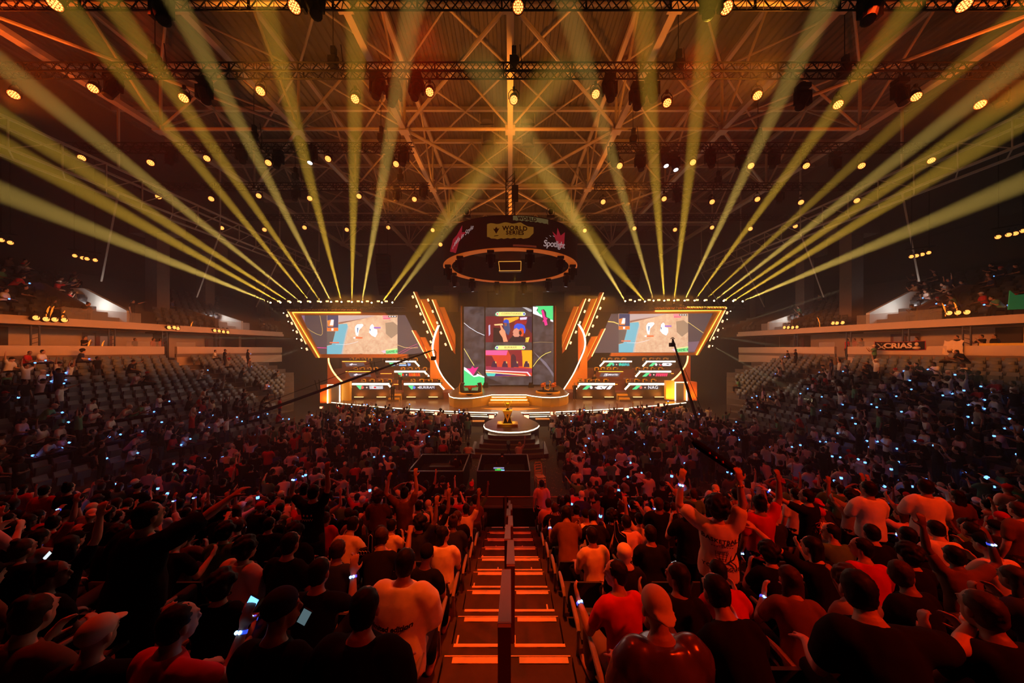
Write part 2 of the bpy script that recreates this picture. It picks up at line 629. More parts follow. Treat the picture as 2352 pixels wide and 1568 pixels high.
# vomitory portals of the upper bowl: sloping white side wall, glass balustrade
M_vom = mat('portal_white', (.8, .8, .78), .6)
for s, pxa, pxb, nm in ((-1, 232, 330, 'larger portal on the left upper stand'), (-1, 515, 578, 'smaller portal on the left upper stand'), (1, 2078, 1962, 'larger portal on the right upper stand'), (1, 1802, 1744, 'smaller portal on the right upper stand')):
    Ya, Yb = wall_Y(pxa), wall_Y(pxb)          # near, far
    big = abs(pxa - pxb) > 80
    v = thing('stand_portal', 'white-walled stairway ' + nm, 'stairway', (wall_x(s, (Ya + Yb) / 2), (Ya + Yb) / 2, 8.36))
    inv = -v.location
    Yp = Yb - .5
    zt = 8.36 + (2.3 if big else 1.7)
    m = MB()
    a0 = Vector((wall_x(s, Yp) + s * .6, Yp, 8.36))
    m.prism([a0 + inv, a0 + inv + V(s * 4.2, 0, 0), a0 + inv + V(s * 4.2, 0, zt - 8.1), a0 + inv + V(s * 3.2, 0, zt - 8.1), a0 + inv + V(0, 0, .9)], (0, .25, 0))
    m.build('side_wall', M_vom, v)
    m = MB()
    a1 = Vector((wall_x(s, Ya) + s * .6, Ya, 8.36))
    m.prism([a1 + inv, a1 + inv + V(s * 4.2, 0, 0), a1 + inv + V(s * 4.2, 0, zt - 8.1), a1 + inv + V(s * 3.2, 0, zt - 8.1), a1 + inv + V(0, 0, .9)], (0, -.25, 0))
    m.build('side_wall', M_brick, v)
    m = MB()
    m.prism([a0 + inv + V(s * 3.6, 0, -.0), a1 + inv + V(s * 3.6, 0, 0), a1 + inv + V(s * 3.6, 0, zt - 8.36), a0 + inv + V(s * 3.6, 0, zt - 8.36)], (s * .2, 0, 0))
    m.build('back_wall', M_vom, v)
    m = MB()
    Yn = Ya - (1.6 if big else .3)
    m.prism([Vector((wall_x(s, Yn) + s * .2, Yn, 8.36)) + inv, Vector((wall_x(s, Yb) + s * .2, Yb, 8.36)) + inv, Vector((wall_x(s, Yb) + s * .2, Yb, 9.1)) + inv, Vector((wall_x(s, Yn) + s * .2, Yn, 9.1)) + inv], (s * .03, 0, 0))
    m.build('glass_balustrade', M_glass, v)
    m = MB()
    m.box(((a0 + a1) / 2 + inv + V(s * 3.5, 0, zt - 8.7)), (.06, abs(Ya - Yb) * .5, .4))
    m.build('exit_sign_box', M_wall, v)
    point('portal_lamp', Vector((wall_x(s, (Ya + Yb) / 2) + s * 2.2, (Ya + Yb) / 2 - .3, 9.6)), 70 if big else 60, (1, .95, .86), .3)
# glass panels and signs on the parapet top
for px0, px1, s, nm in ((292, 372, -1, 'long glass screen on the left parapet before the stair gap'), (407, 450, -1, 'short glass screen on the left parapet past the stair gap'), (1880, 1916, 1, 'short glass screen on the right parapet past the stair gap'), (1951, 2012, 1, 'long glass screen on the right parapet beside the banner')):
    m = strip(s, wall_Y(px0), wall_Y(px1), (.03, .06), (6.62, 7.0))
    tag(m.build('glass_screen', M_glass), nm, 'glass screen')
# ---------------------------------------------------------------- roof steel
GX = [-22.3, -13.5, -6.75, 0, 6.75, 13.5, 22.3]
GY = [5.4, 12.7, 20.0, 27.3, 34.6, 41.9]
ZL, ZU = 20.4, 24.4
gn = {-22.3: 'third left of the centre line', -13.5: 'second left of the centre line', -6.75: 'first left of the centre line', 0: 'on the centre line', 6.75: 'first right of the centre line', 13.5: 'second right of the centre line', 22.3: 'third right of the centre line'}
for X in GX:
    g = thing('roof_girder', 'orange-lit steel roof girder running towards the stage, ' + gn[X], 'girder', (X, 20, ZL), 0, 'long roof girders')
    m = MB()
    m.bar((0, -17, 0), (0, 27, 0), .32 if abs(X) < 20 else .42, .26)
    m.build('bottom_chord', M_steel, g)
    m = MB()
    m.bar((0, -17, ZU - ZL), (0, 27, ZU - ZL), .26, .22)
    m.build('top_chord', M_steel, g)
    for y in GY:
        m = MB()
        m.tube((0, y - 20, 0), (0, y - 20, ZU - ZL), .085, 8)
        m.build('post', M_steel, g)
        for d in (-3.65, 3.65):
            m = MB()
            m.tube((0, y - 20, .1), (0, y - 20 + d, ZU - ZL), .075, 8)
            m.build('diagonal', M_steel, g)
        m = MB()
        m.box((0, y - 20, -.02), (.62, .5, .32))
        m.build('node_plate', M_steel, g)
for i, y in enumerate(GY):
    g = thing('cross_beam', 'orange-lit tubular steel cross beam under the roof, %s from the photographer' % ORD[i + 1], 'cross beam', (0, y, ZL), 0, 'cross beams under the roof')
    for j in range(len(GX) - 1):
        m = MB()
        m.tube((GX[j], 0, .04), (GX[j + 1], 0, .04), .105, 10)
        m.build('tube_bay', M_steel, g)
    for j in range(len(GX) - 1):
        mid = (GX[j] + GX[j + 1]) / 2
        for xx in (GX[j], GX[j + 1]):
            m = MB()
            m.tube((xx, 0, .1), (mid, 0, ZU - ZL), .07, 8)
            m.build('diagonal', M_steel, g)
py_ = [y for y in np.arange(5.4, 46, 3.65)]
for i, y in enumerate(py_):
    m = MB()
    m.bar((-30, y, ZU + .1), (30, y, ZU + .1), .20, .26)
    tag(m.build('roof_purlin', M_steel), 'steel purlin across the roof sheet, %s from the photographer' % ORD[i + 1], 'purlin', 'purlins under the roof sheet')
# bracing between purlins (upper plane) and between nodes (lower plane)
cnt = 0
for i in range(len(py_) - 1):
    for j in range(len(GX) - 1):
        a, b = GX[j], GX[j + 1]
        mid = (a + b) / 2
        ya, yb = py_[i], py_[i + 1]
        for k, (p, q) in enumerate((((a, ya), (mid, yb)), ((b, ya), (mid, yb))) if i % 2 == 0 else (((mid, ya), (a, yb)), ((mid, ya), (b, yb)))):
            cnt += 1
            m = MB()
            m.tube((p[0], p[1], ZU - .1), (q[0], q[1], ZU - .1), .065, 8)
            tag(m.build('roof_brace', M_steel), 'steel brace under roof sheet, %s row from the photographer, %s from left' % (ORD[i + 1], ORD[2 * j + k + 1]), 'brace', 'roof braces')
for yi, pat in ((0, ((-6.75, 12.7, 0, 5.4), (6.75, 12.7, 0, 5.4))), (1, ((-6.75, 20, 0, 12.7), (6.75, 20, 0, 12.7))), (2, ((-6.75, 20, 0, 27.3), (6.75, 20, 0, 27.3), (-13.5, 20, -22.3, 12.7), (13.5, 20, 22.3, 12.7), (-13.5, 20, -22.3, 27.3), (13.5, 20, 22.3, 27.3))), (3, ((0, 27.3, -6.75, 34.6), (0, 27.3, 6.75, 34.6), (-13.5, 27.3, -6.75, 34.6), (13.5, 27.3, 6.75, 34.6)))):
    for x0, y0, x1, y1 in pat:
        m = MB()
        m.tube((x0, y0, ZL + .05), (x1, y1, ZL + .05), .095, 8)
        tag(m.build('roof_brace', M_steel), 'thick roof brace from %s girder at %s cross beam' % (gn[x0].replace(' of the centre line', '').replace('on the centre line', 'centre'), ORD[GY.index(y0) + 1]) + (' leaning right' if x1 > x0 else ' leaning left') + (' forward' if y1 > y0 else ' back'), 'brace')
# side catwalks
for s, nm in ((-1, 'left'), (1, 'right')):
    c = thing('catwalk', 'steel lattice catwalk under the roof along the %s side' % nm, 'catwalk', (s * 25, 25, 16.4))
    for nm2, dx, dz in (('lower_rail', 0, 0), ('lower_rail', s * 1.2, 0), ('upper_rail', 0, 1.5), ('upper_rail', s * 1.2, 1.5)):
        m = MB()
        m.bar((dx, -18, dz), (dx, 16, dz), .12)
        m.build(nm2, M_steel, c)
    m = MB()
    for q in range(18):
        y = -17 + q * 1.9
        m.bar((0, y, 0), (0, y, 1.5), .06)
        m.bar((0, y, 0), (0, y + 1.9, 1.5), .05)
        m.bar((0, y, 0), (s * 1.2, y + .95, 0), .05)
    m.build('lattice', M_steel, c)
    for q in range(5):
        y = -12 + q * 7.0
        m = MB()
        m.bar((0, y, 1.5), (0, y, 8.0), .1)
        m.build('hanger', M_steel, c)
        m = MB()
        m.bar((0, y, 0), (s * 5, y + 3, -5), .09)
        m.build('hanger', M_steel, c)
# ventilation drums under the roof near the centre line
for i, (px, py) in enumerate(((1118, 268), (1212, 268), (1122, 316), (1212, 322))):
    Y = 18.2 * 720 / (HZ - py)
    p0 = P(px, py, Y)
    g = thing('roof_fan', 'round roof ventilator drum %s of the centre girder, %s row' % (('left', 'right')[i % 2], ('nearer', 'farther')[i // 2]), 'ventilator', p0)
    m = MB()
    m.lathe([(.42, -.5), (.45, -.45), (.45, .35), (.3, .5)], (0, 0, 0), 16)
    m.build('drum', M_deck, g)
    m = MB()
    for xx in (-.55, .55):
        m.bar((xx, 0, -.6), (xx, 0, .4), .08)
        m.bar((-.55, 0, -.6), (.55, 0, -.6), .08)
    m.build('bracket', M_steel, g)
# ================================================================== rigging
def truss(name, label, x0, x1, Y, z, b=.40, group=None):
    g = thing(name, label, 'lighting truss', ((x0 + x1) / 2, Y, z), 0, group)
    h = (x1 - x0) / 2
    for dy in (-b / 2, b / 2):
        for dz in (0, b):
            m = MB()
            m.tube((-h, dy, dz), (h, dy, dz), .034, 6)
            m.build('chord', M_black, g)
    m = MB()
    n = max(2, int(round(2 * h / .62)))
    for i in range(n):
        xa, xb = -h + 2 * h * i / n, -h + 2 * h * (i + 1) / n
        xm = (xa + xb) / 2
        for dy in (-b / 2, b / 2):
            m.bar((xa, dy, 0), (xm, dy, b), .032)
            m.bar((xm, dy, b), (xb, dy, 0), .032)
        for dz in (0, b):
            m.bar((xa, -b / 2, dz), (xm, b / 2, dz), .026)
            m.bar((xm, b / 2, dz), (xb, -b / 2, dz), .026)
        if i % 5 == 0:
            m.bar((xa, -b / 2, -.02), (xa, -b / 2, b + .02), .06)
            m.bar((xa, b / 2, -.02), (xa, b / 2, b + .02), .06)
    m.build('lacing', M_black, g)
    return g


TZ = 18.9
truss('lighting_truss', 'nearest black lighting truss at the top edge of the picture', -19, 19, 11.36, TZ)
truss('lighting_truss', 'long black lighting truss spanning the whole hall in front', -25, 25, 14.3, TZ)
for nm, x0, x1, Y, t in (('left second', -28, -6.1, 19.7, 'left half of the second row of black lighting trusses'), ('r', 6.2, 28, 19.7, 'right half of the second row of black lighting trusses'), ('l', -29, -6.3, 24.4, 'left half of the third row of black lighting trusses'), ('r', 6.6, 29, 24.4, 'right half of the third row of black lighting trusses'), ('l', -30, -7.0, 30.1, 'left half of the farthest row of black lighting trusses'), ('r', 7.3, 30, 30.1, 'right half of the farthest row of black lighting trusses')):
    truss('lighting_truss', t, x0, x1, Y, TZ - .05)

# par lights ---------------------------------------------------------------
pm = MB()
pm.lathe([(.10, -.28), (.15, -.24), (.165, -.05), (.165, .10), (.15, .10), (.15, .06)], (0, 0, 0), 14)
PAR_BODY = pm.mesh('par_body', [M_black], True)
pm = MB()
pm.lathe([(.0001, .075), (.148, .075), (.148, .065)], (0, 0, 0), 14)
PAR_GLASS = pm.mesh('par_glass', [M_parring])
pm = MB()
for r, n in ((.0, 1), (.055, 6), (.108, 12)):
    for k in range(n):
        a = 2 * PI * k / n
        pm.lathe([(.0225, .076), (.0225, .084), (.012, .092)], (r * math.cos(a), r * math.sin(a), 0), 8)
PAR_LEDS = pm.mesh('par_leds', [M_parlens])
pm = MB()
pm.path([(-.19, 0, 0), (-.19, 0, .22), (-.1, 0, .34), (.1, 0, .34), (.19, 0, .22), (.19, 0, 0)], .016, 6)
pm.box((0, 0, .38), (.08, .07, .12))
PAR_YOKE = pm.mesh('par_yoke', [M_black])


def par(p, label, group, aim, sc_=1.0):
    g = thing('par_light', label, 'stage light', p, 0, group)
    g.scale = (sc_,) * 3
    d = (Vector(aim) - Vector(p)).normalized()
    rot = d.to_track_quat('Z', 'Y').to_euler()
    b = link('body', PAR_BODY, g)
    b.rotation_euler = rot
    l = link('lens', PAR_GLASS, b)
    l2 = link('led_cluster', PAR_LEDS, b)
    y = link('yoke', PAR_YOKE, g)
    return g


ROWS = (('nearest truss', 11.36, ((128, 8), (677, 14), (1190, 14), (1668, 16), (2213, 10)), 1.35),
        ('long front truss', 14.3, ((33, 216), (215, 202), (423, 224), (599, 208), (816, 226), (987, 210), (1180, 228), (1368, 215), (1532, 235), (1739, 218), (1924, 239), (2103, 221), (2250, 239)), 1.25),
        ('second truss row', 19.7, ((189, 362), (347, 373), (476, 363), (617, 373), (754, 364), (910, 376), (1423, 380), (1591, 372), (1724, 380), (1851, 380), (1978, 380), (2138, 368)), 1.25),
        ('third truss row', 24.4, ((365, 451), (486, 456), (595, 449), (712, 455), (825, 450), (952, 457), (1385, 463), (1525, 456), (1635, 463), (1739, 457), (1839, 464), (1967, 460)), 1.3),
        ('farthest truss row', 30.1, ((510, 523), (608, 527), (700, 522), (797, 527), (892, 522), (994, 528), (1343, 529), (1457, 524), (1550, 527), (1635, 522), (1723, 525), (1826, 519), (1012, 561), (1320, 561)), 1.3))
for nm, Y, lst, s_ in ROWS:
    for i, (px, py) in enumerate(lst):
        p = P(px, py, Y)
        par(p, 'orange glowing par light under the %s, %s from the left' % (nm, ORD[i + 1]), 'orange par lights on the trusses', (p.x * .45, 1.0, 1.0), s_)
# clusters on the balcony ledges
for s, sd, cl in ((-1, 'left', (((81, 730), (104, 733), (124, 734), (146, 735)), ((387, 752), (399, 752), (407, 754)), ((492, 759), (502, 760), (512, 762), (522, 763)))), (1, 'right', (((2182, 719), (2202, 718), (2223, 717)), ((1915, 742), (1924, 742), (1937, 741)), ((1803, 752), (1812, 752), (1822, 752), (1832, 751))))):
    for c, lst in enumerate(cl):
        for i, (px, py) in enumerate(lst):
            Y = wall_Y(px) - .25
            p = P(px, py, Y)
            par(p, 'orange lamp on the %s balcony ledge, %s of the %s cluster' % (sd, ORD[i + 1], ('near', 'middle', 'far')[c]), 'orange lamps on the balcony ledges', (p.x * .3, p.y - 4, p.z + 1.5), 1.0)
for s, sd, lst, Y in ((-1, 'left', ((171, 587), (189, 592), (199, 594), (218, 597)), 21), (-1, 'far left', ((2, 551), (23, 557)), 18), (1, 'right', ((2094, 589), (2106, 587), (2119, 584), (2134, 580)), 21), (1, 'far right', ((2293, 544), (2317, 539), (2333, 536), (2350, 530)), 18)):
    pa, pb = P(*lst[0], Y), P(*lst[-1], Y)
    m = MB()
    m.tube(pa + V(-.4, 0, .45), pb + V(.4, 0, .45), .04, 8)
    m.tube(pa + V(0, 0, .45), (pa.x, Y, 19), .02, 6)
    m.tube(pb + V(0, 0, .45), (pb.x, Y, 19), .02, 6)
    tag(m.build('lamp_batten', M_black), 'black hanging pipe carrying orange lamps over the %s upper stand' % sd, 'pipe')
    for i, (px, py) in enumerate(lst):
        p = P(px, py, Y)
        par(p, 'orange lamp over the %s upper stand, %s from the left' % (sd, ORD[i + 1]), 'orange lamps over the upper stands', (p.x * .5, p.y - 6, p.z - 3), .8)

# moving heads --------------------------------------------------------------
pm = MB()
pm.box((0, 0, .06), (.34, .24, .14))
pm.box((0, 0, .16), (.10, .10, .10))
MH_BASE = pm.mesh('mover_base', [M_black])
pm = MB()
for x in (-.20, .20):
    pm.box((x, 0, -.18), (.07, .14, .40))
pm.box((0, 0, -.02), (.46, .16, .08))
MH_YOKE = pm.mesh('mover_yoke', [M_black])
pm = MB()
pm.lathe([(.07, -.32), (.145, -.26), (.16, -.08), (.15, .12), (.125, .36), (.13, .40), (.11, .41)], (0, 0, 0), 12)
for k in range(6):
    pm.lathe([(.163, -.24 + .03 * k), (.166, -.235 + .03 * k), (.163, -.23 + .03 * k)], (0, 0, 0), 12)
MH_HEAD = pm.mesh('mover_head', [M_black], False)
pm = MB()
pm.lathe([(.0001, .415), (.09, .415), (.10, .41)], (0, 0, 0), 12)
MH_LENS = {k: pm.mesh('mover_lens', [m_]) for k, m_ in (('off', M_dark), ('beam', M_beamlens), ('cool', M_coollens))}


def mover(p, label, group, aim, lens='off', s_=1.0, flip=False):
    """moving head; p is the pivot of its head, base above (or below when it stands)"""
    g = thing('moving_head_light', label, 'stage light', p, 0, group)
    g.scale = (s_, s_, -s_ if flip else s_)
    d = (Vector(aim) - Vector(p)).normalized()
    if flip:
        d.z = -d.z
    b = link('base', MH_BASE, g)
    b.location = (0, 0, .32)
    y = link('yoke', MH_YOKE, g)
    y.location = (0, 0, .22)
    h = link('head', MH_HEAD, g)
    h.rotation_euler = d.to_track_quat('Z', 'Y').to_euler()
    link('lens', MH_LENS[lens], h)
    return g


MROWS = (('nearest truss', 11.36, ((371, 24, -.5), (719, 10, -.4), (1634, 10, .4), (1998, 24, .5)), 1.6),
         ('long front truss', 14.3, ((261, 200, .1), (469, 214, -.5), (867, 202, 0), (905, 218, .1), (956, 204, .05), (1400, 207, 0), (1463, 226, .1), (1497, 208, 0), (1844, 228, .6), (2067, 216, .1), (2297, 222, .5)), 1.45),
         ('second truss row', 19.7, ((394, 364, 0), (554, 358, -.5), (639, 368, 0), (716, 358, 0), (894, 371, 0), (927, 362, 0), (1409, 364, 0), (1470, 374, 0), (1527, 365, 0), (1549, 374, 0), (1631, 367, 0), (1702, 374, 0), (1778, 369, .5), (1918, 374, 0)), 1.4),
         ('third truss row', 24.4, ((912, 449, 0), (973, 443, 0), (1439, 456, 0), (1555, 453, 0), (680, 446, 0), (1790, 452, .3)), 1.4))
for nm, Y, lst, s_ in MROWS:
    for i, (px, py, t) in enumerate(sorted(lst)):
        p = P(px, py, Y)
        mover(p, 'dark moving head light hanging under the %s, %s from the left' % (nm, ORD[i + 1]), 'moving heads under the trusses', (p.x - t * 6 * (1 if p.x < 0 else 1), p.y - 2, p.z - 6), 'cool' if (nm[0] == 's' and i in (3, 8, 9)) else 'off', s_)
# chain hoists
for i, (px, py, Y) in enumerate(((356, 140, 14.3), (765, 143, 14.3), (1179, 143, 14.3), (1558, 150, 14.3), (1940, 163, 14.3), (583, 313, 19.7), (875, 316, 19.7), (1454, 320, 19.7), (1741, 321, 19.7), (678, 405, 24.4), (919, 408, 24.4), (1649, 413, 24.4))):
    p = P(px, py, Y)
    row = {14.3: 'long front truss', 19.7: 'second truss row', 24.4: 'third truss row'}[Y]
    k = {14.3: i, 19.7: i - 5, 24.4: i - 9}[Y]
    g = thing('chain_hoist', 'black chain hoist holding the %s, %s from the left' % (row, ORD[k + 1]), 'hoist', p, 0, 'chain hoists above the trusses')
    m = MB()
    m.box((0, 0, 0), (.34, .3, .42))
    m.ell((.12, 0, .1), (.16, .16, .2), 10, 6)
    m.box((.03, 0, .5), (.2, .2, .35))
    m.build('motor_body', M_black, g)
    m = MB()
    m.tube((0, 0, .6), (0, 0, ZU - p.z), .018, 6)
    m.tube((0, 0, -.2), (0, 0, TZ + .5 - p.z), .02, 6)
    for a_ in (-.5, .5):
        m.tube((0, 0, -.25), (a_ * .6, 0, min(-.4, TZ + .5 - p.z)), .016, 6)
    m.build('chain', M_blackm, g)
    m = MB()
    m.path([(.2, .1, -.1), (.34, .1, -.55), (.42, .12, -.2), (.3, .1, .9)], .02, 6)
    m.build('cable', M_blackm, g)

# ------------------------------------------------------------------ LED ring
RR, RY, RB, RH = 4.6, 22.0, 12.05, 1.78
ring = thing('led_ring_screen', 'dark round LED ring screen hanging over the crowd with a yellow logo patch', 'screen', (0, RY, RB))
M_ringscr = mat('ring_screen', (.012, .008, .008), .5, emit=(.5, .12, .07), es=.012, spec=.2)
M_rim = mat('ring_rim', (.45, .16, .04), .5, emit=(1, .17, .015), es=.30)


def rw(u, v, dr=.01):
    r = RR + dr
    return Vector((r * math.sin(u / RR), -r * math.cos(u / RR), v))


m = MB()
m.lathe([(RR, 0), (RR, RH)], (0, 0, 0), 96, False)
m.build('outer_screen', M_ringscr, ring, True)
m = MB()
m.lathe([(RR - .55, RH), (RR - .55, 0)], (0, 0, 0), 96, False)
m.build('inner_screen', M_dark, ring, True)
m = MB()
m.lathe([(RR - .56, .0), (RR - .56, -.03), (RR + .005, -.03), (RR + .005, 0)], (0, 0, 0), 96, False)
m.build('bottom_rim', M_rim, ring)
m = MB()
m.lathe([(RR, RH), (RR + .02, RH + .02), (RR - .55, RH + .02), (RR - .55, RH)], (0, 0, 0), 96, False)
m.build('top_frame', M_black, ring)
M_patch = glow('ring_patch_yellow', (.40, .155, .016), .38)
M_ptext = mat('ring_patch_text', (.02, .01, .008), .6)
M_red1 = glow('ring_red', (.30, .012, .02), .75)
M_wht1 = glow('ring_pale', (.62, .42, .40), .55)


def ring_poly(name, pts, m_, dr, parent=ring):
    mb_ = MB()
    b = []
    n = len(pts)
    mb_.v = [tuple(rw(u, v, dr)) for u, v in pts]
    mb_.f = [tuple(range(n))]
    mb_.mi = [0]
    return mb_.build(name, m_, parent)


def ring_band(name, top, bot, m_, dr):
    mb_ = MB()
    n = len(top)
    mb_.add([rw(u, v, dr) for u, v in top] + [rw(u, v, dr) for u, v in bot], [(i, n + i, n + i + 1, i + 1) for i in range(n - 1)])
    return mb_.build(name, m_, ring)


us = [-1.32 + 2.64 * i / 22 for i in range(23)]
rj = random.Random(4)
top = [(u, 1.34 + .04 * math.sin(i * .9) + (.02 if i < 17 else -.07 * (i - 16) * .4)) for i, u in enumerate(us)]
bot = [(u, .48 + .05 * (i / 22) + .03 * math.sin(i * 2.1) + (.16 * (4 - i) / 4 if i < 4 else 0) + (.1 * (i - 19) if i > 19 else 0)) for i, u in enumerate(us)]
ring_band('logo_patch', top, bot, M_patch, .012)
ring_band('logo_patch', [(u, 1.76) for u in [.15 + .1 * i for i in range(22)]], [(u, 1.50 - .0 * i + .03 * math.sin(i * 2.3)) for i, u in enumerate([.15 + .1 * i for i in range(22)])], glow('ring_patch_dim', (.10, .07, .025), .8), .012)
for s_, sz, u0, v0, mm in (('WORLD', .33, .26, 1.06, M_ptext), ('SERIES', .30, .26, .81, M_ptext), ('WORLD', .26, .95, 1.62, M_ptext)):
    text(s_, sz, mm, ring, None, ext=.002, bold=.012, space=1.15, wrap=lambda c, a=u0, b=v0: rw(a + c.x * 1.05, b + c.y, .02 + c.z))
ring_poly('caption', [(-.90, .64), (-.66, .66), (-.66, .70), (-.90, .68)], M_ptext, .02)
for k in range(3):
    ring_poly('caption', [(-.16 + .3 * k, .63), (.08 + .3 * k, .64), (.08 + .3 * k, .655), (-.16 + .3 * k, .645)], M_ptext, .02)
# crown emblem of the patch
ring_poly('emblem', [(-.97, 1.10), (-.87, 1.04), (-.78, 1.17), (-.69, 1.04), (-.59, 1.10), (-.78, .78)], M_ptext, .021)
for k in range(4):
    ring_poly('script_stroke', [(-3.95 + .17 * k, .42 + .13 * k), (-3.86 + .17 * k, .62 + .13 * k), (-3.83 + .17 * k, .60 + .13 * k), (-3.90 + .17 * k, .40 + .13 * k)], M_wht1, .02)
# red crown and script lettering right
ring_poly('red_crown', [(2.55, 1.15), (2.88, .98), (2.95, 1.45), (3.22, 1.05), (3.62, 1.35), (3.55, .55), (3.2, .30), (2.85, .62)], M_red1, .012)
text('Spotlight', .52, M_wht1, ring, None, ext=.002, shear=.15, bold=.004, space=.92, wrap=lambda c: rw(2.75 + c.x, .44 + c.y + c.x * .10, .02 + c.z))
for u, v in ((2.0, .48), (2.05, .72), (2.3, .88), (2.55, .92), (2.1, .25)):
    ring_poly('spark', [(u, v), (u + .14, v - .07), (u + .15, v - .03)], M_wht1, .02)
# left: red splash and slanted script
ring_poly('red_splash', [(-4.3, .35), (-3.9, 1.0), (-3.5, 1.15), (-3.0, 1.62), (-3.05, 1.2), (-2.7, 1.15), (-3.3, .7), (-3.6, .1)], M_red1, .012)
for s_, sz, u0, v0 in (('Win in Style', .36, -2.98, .98),):
    text(s_, sz, M_wht1, ring, None, ext=.002, shear=.2, wrap=lambda c, a=u0, b=v0: rw(a + c.x * .9, b + c.y + c.x * .42, .02 + c.z))
ring_band('red_caption', [(u, .17) for u in (.15, .6, 1.1, 1.5)], [(u, .06) for u in (.15, .6, 1.1, 1.5)], glow('ring_red_dim', (.14, .02, .008), .7), .012)
# hanging tower above the ring
tw = thing('hanging_truss_tower', 'short black truss tower from which the LED ring hangs', 'truss', (0, RY, RB + RH))
for dx in (-.3, .3):
    for dy in (-.3, .3):
        m = MB()
        m.tube((dx, dy, -.2), (dx, dy, 4.9), .035, 6)
        m.build('chord', M_black, tw)
m = MB()
for q in range(8):
    z = q * .6
    for dy in (-.3, .3):
        m.bar((-.3, dy, z), (.3, dy, z + .6), .03)
        m.bar((-.3, dy, z), (.3, dy, z), .03)
    for dx in (-.3, .3):
        m.bar((dx, -.3, z), (dx, .3, z + .6), .03)
for a_ in range(6):
    t = a_ * PI / 3 + .3
    m.bar((0, 0, 1.4), (4.2 * math.cos(t), 4.2 * math.sin(t), -.1), .03)
m.build('lacing', M_black, tw)
m = MB()
m.box((.33, -.2, 3.4), (.45, .4, 1.0))
m.build('hoist_motor', M_black, tw)
# centre box with orange edge hanging in the ring
p = P(1171, 611, 22.3)
cb = thing('hanging_monitor', 'dark hanging monitor box with glowing orange edge inside the ring', 'monitor', p)
m = MB()
m.box((0, .25, 0), (1.56, .5, .66))
m.prism([(-.78, 0, .34), (.78, 0, .34), (.74, 0, 1.1), (-.74, 0, 1.1)], (0, .5, 0))
m.build('casing', mat('monitor_casing', (.05, .045, .035), .5), cb)
m = MB()
for a_, b_ in (((-.79, -.34), (.79, -.32)), ((.79, -.32), (.8, .34)), ((.8, .34), (-.8, .32)), ((-.8, .32), (-.72, -.34))):
    m.bar((a_[0], -.02, a_[1]), (b_[0], -.02, b_[1]), .035)
m.build('edge_light', glow('edge_orange', (1, .42, .06), .9), cb)
m = MB()
m.box((0, -.015, 0), (1.46, .02, .58))
m.build('screen', M_dark, cb)
for dx in (-.7, .7):
    m = MB()
    m.tube((dx, .2, 1.05), (dx, .2, 3.0), .02, 6)
    m.build('hanger', M_black, cb)
# spots below and on the ring
for i in range(12):
    a_ = 2 * PI * (i + .5) / 12 - PI / 2
    p = Vector((4.3 * math.cos(a_), RY + 4.3 * math.sin(a_), RB - .55))
    back = math.sin(a_) > .2
    mover(p, 'small moving head light under the LED ring, %s counter-clockwise from the front' % ORD[i + 1], 'moving heads around the LED ring', (p.x * .9, p.y + 1.5, p.z - 5), 'cool' if back else 'off', 1.15)
for i, px in enumerate((1072, 1265, 1022, 1322)):
    p = P(px, 497 if i < 2 else 540, 20 if i < 2 else 22)
    g = thing('hoop_light', 'lamp in a wire hoop on the ring, ' + ('on the left top edge', 'on the right top edge', 'at the left side', 'at the right side')[i], 'stage light', p)
    m = MB()
    m.path([(.26 * math.cos(t), 0, .3 + .3 * math.sin(t)) for t in [2 * PI * q / 16 for q in range(17)]], .02, 6)
    m.box((0, 0, 0), (.5, .2, .1))
    m.build('hoop', M_grey, g)
    m = MB()
    m.ell((0, 0, .3), (.15, .12, .18), 10, 8)
    m.build('lamp_housing', M_black, g)
# line arrays
for s_, px0, nm in ((-1, 880, 'left'), (1, 1455, 'right')):
    g = thing('line_array', 'black hanging curved column of loudspeakers %s of the LED ring' % nm, 'loudspeaker', P(px0, 595, 29.5))
    z, y, ang = 0.0, 0.0, 0.0
    for k in range(11):
        m = MB()
        Rm = Matrix.Rotation(ang, 3, 'X')
        m.box((0, y, z), (1.15, .62, .30), Rm)
        m.box(Vector((0, y, z)) + Rm @ Vector((0, -.315, 0)), (1.05, .02, .24), Rm)
        m.build('cabinet', M_blackm, g)
        ang += .045
        z -= .315 * math.cos(ang)
        y += .315 * math.sin(ang)
    m = MB()
    m.box((0, 0, .35), (1.1, .8, .12))
    m.tube((-.4, 0, .4), (-.4, 0, 5), .02, 6)
    m.tube((.4, 0, .4), (.4, 0, 5), .02, 6)
    m.path([(.6, 0, .4), (.72, .1, -.6), (.5, .3, -2.0)], .03, 6)
    m.build('flying_frame', M_black, g)
# ------------------------------------------------------------------ haze
hz = MB()
hz.box((0, 23.5, 12.35), (60, 31, 24.5))
HAZE = bpy.data.materials.new('haze')
HAZE.use_nodes = True
nt = HAZE.node_tree
nt.nodes.clear()
o_ = nt.nodes.new('ShaderNodeOutputMaterial')
s_ = nt.nodes.new('ShaderNodeVolumeScatter')
s_.inputs['Density'].default_value = .0105
s_.inputs['Anisotropy'].default_value = .05
nt.links.new(s_.outputs[0], o_.inputs['Volume'])
tag(hz.build('haze', HAZE), 'thin stage haze in which the light beams show', 'haze', None, 'stuff')
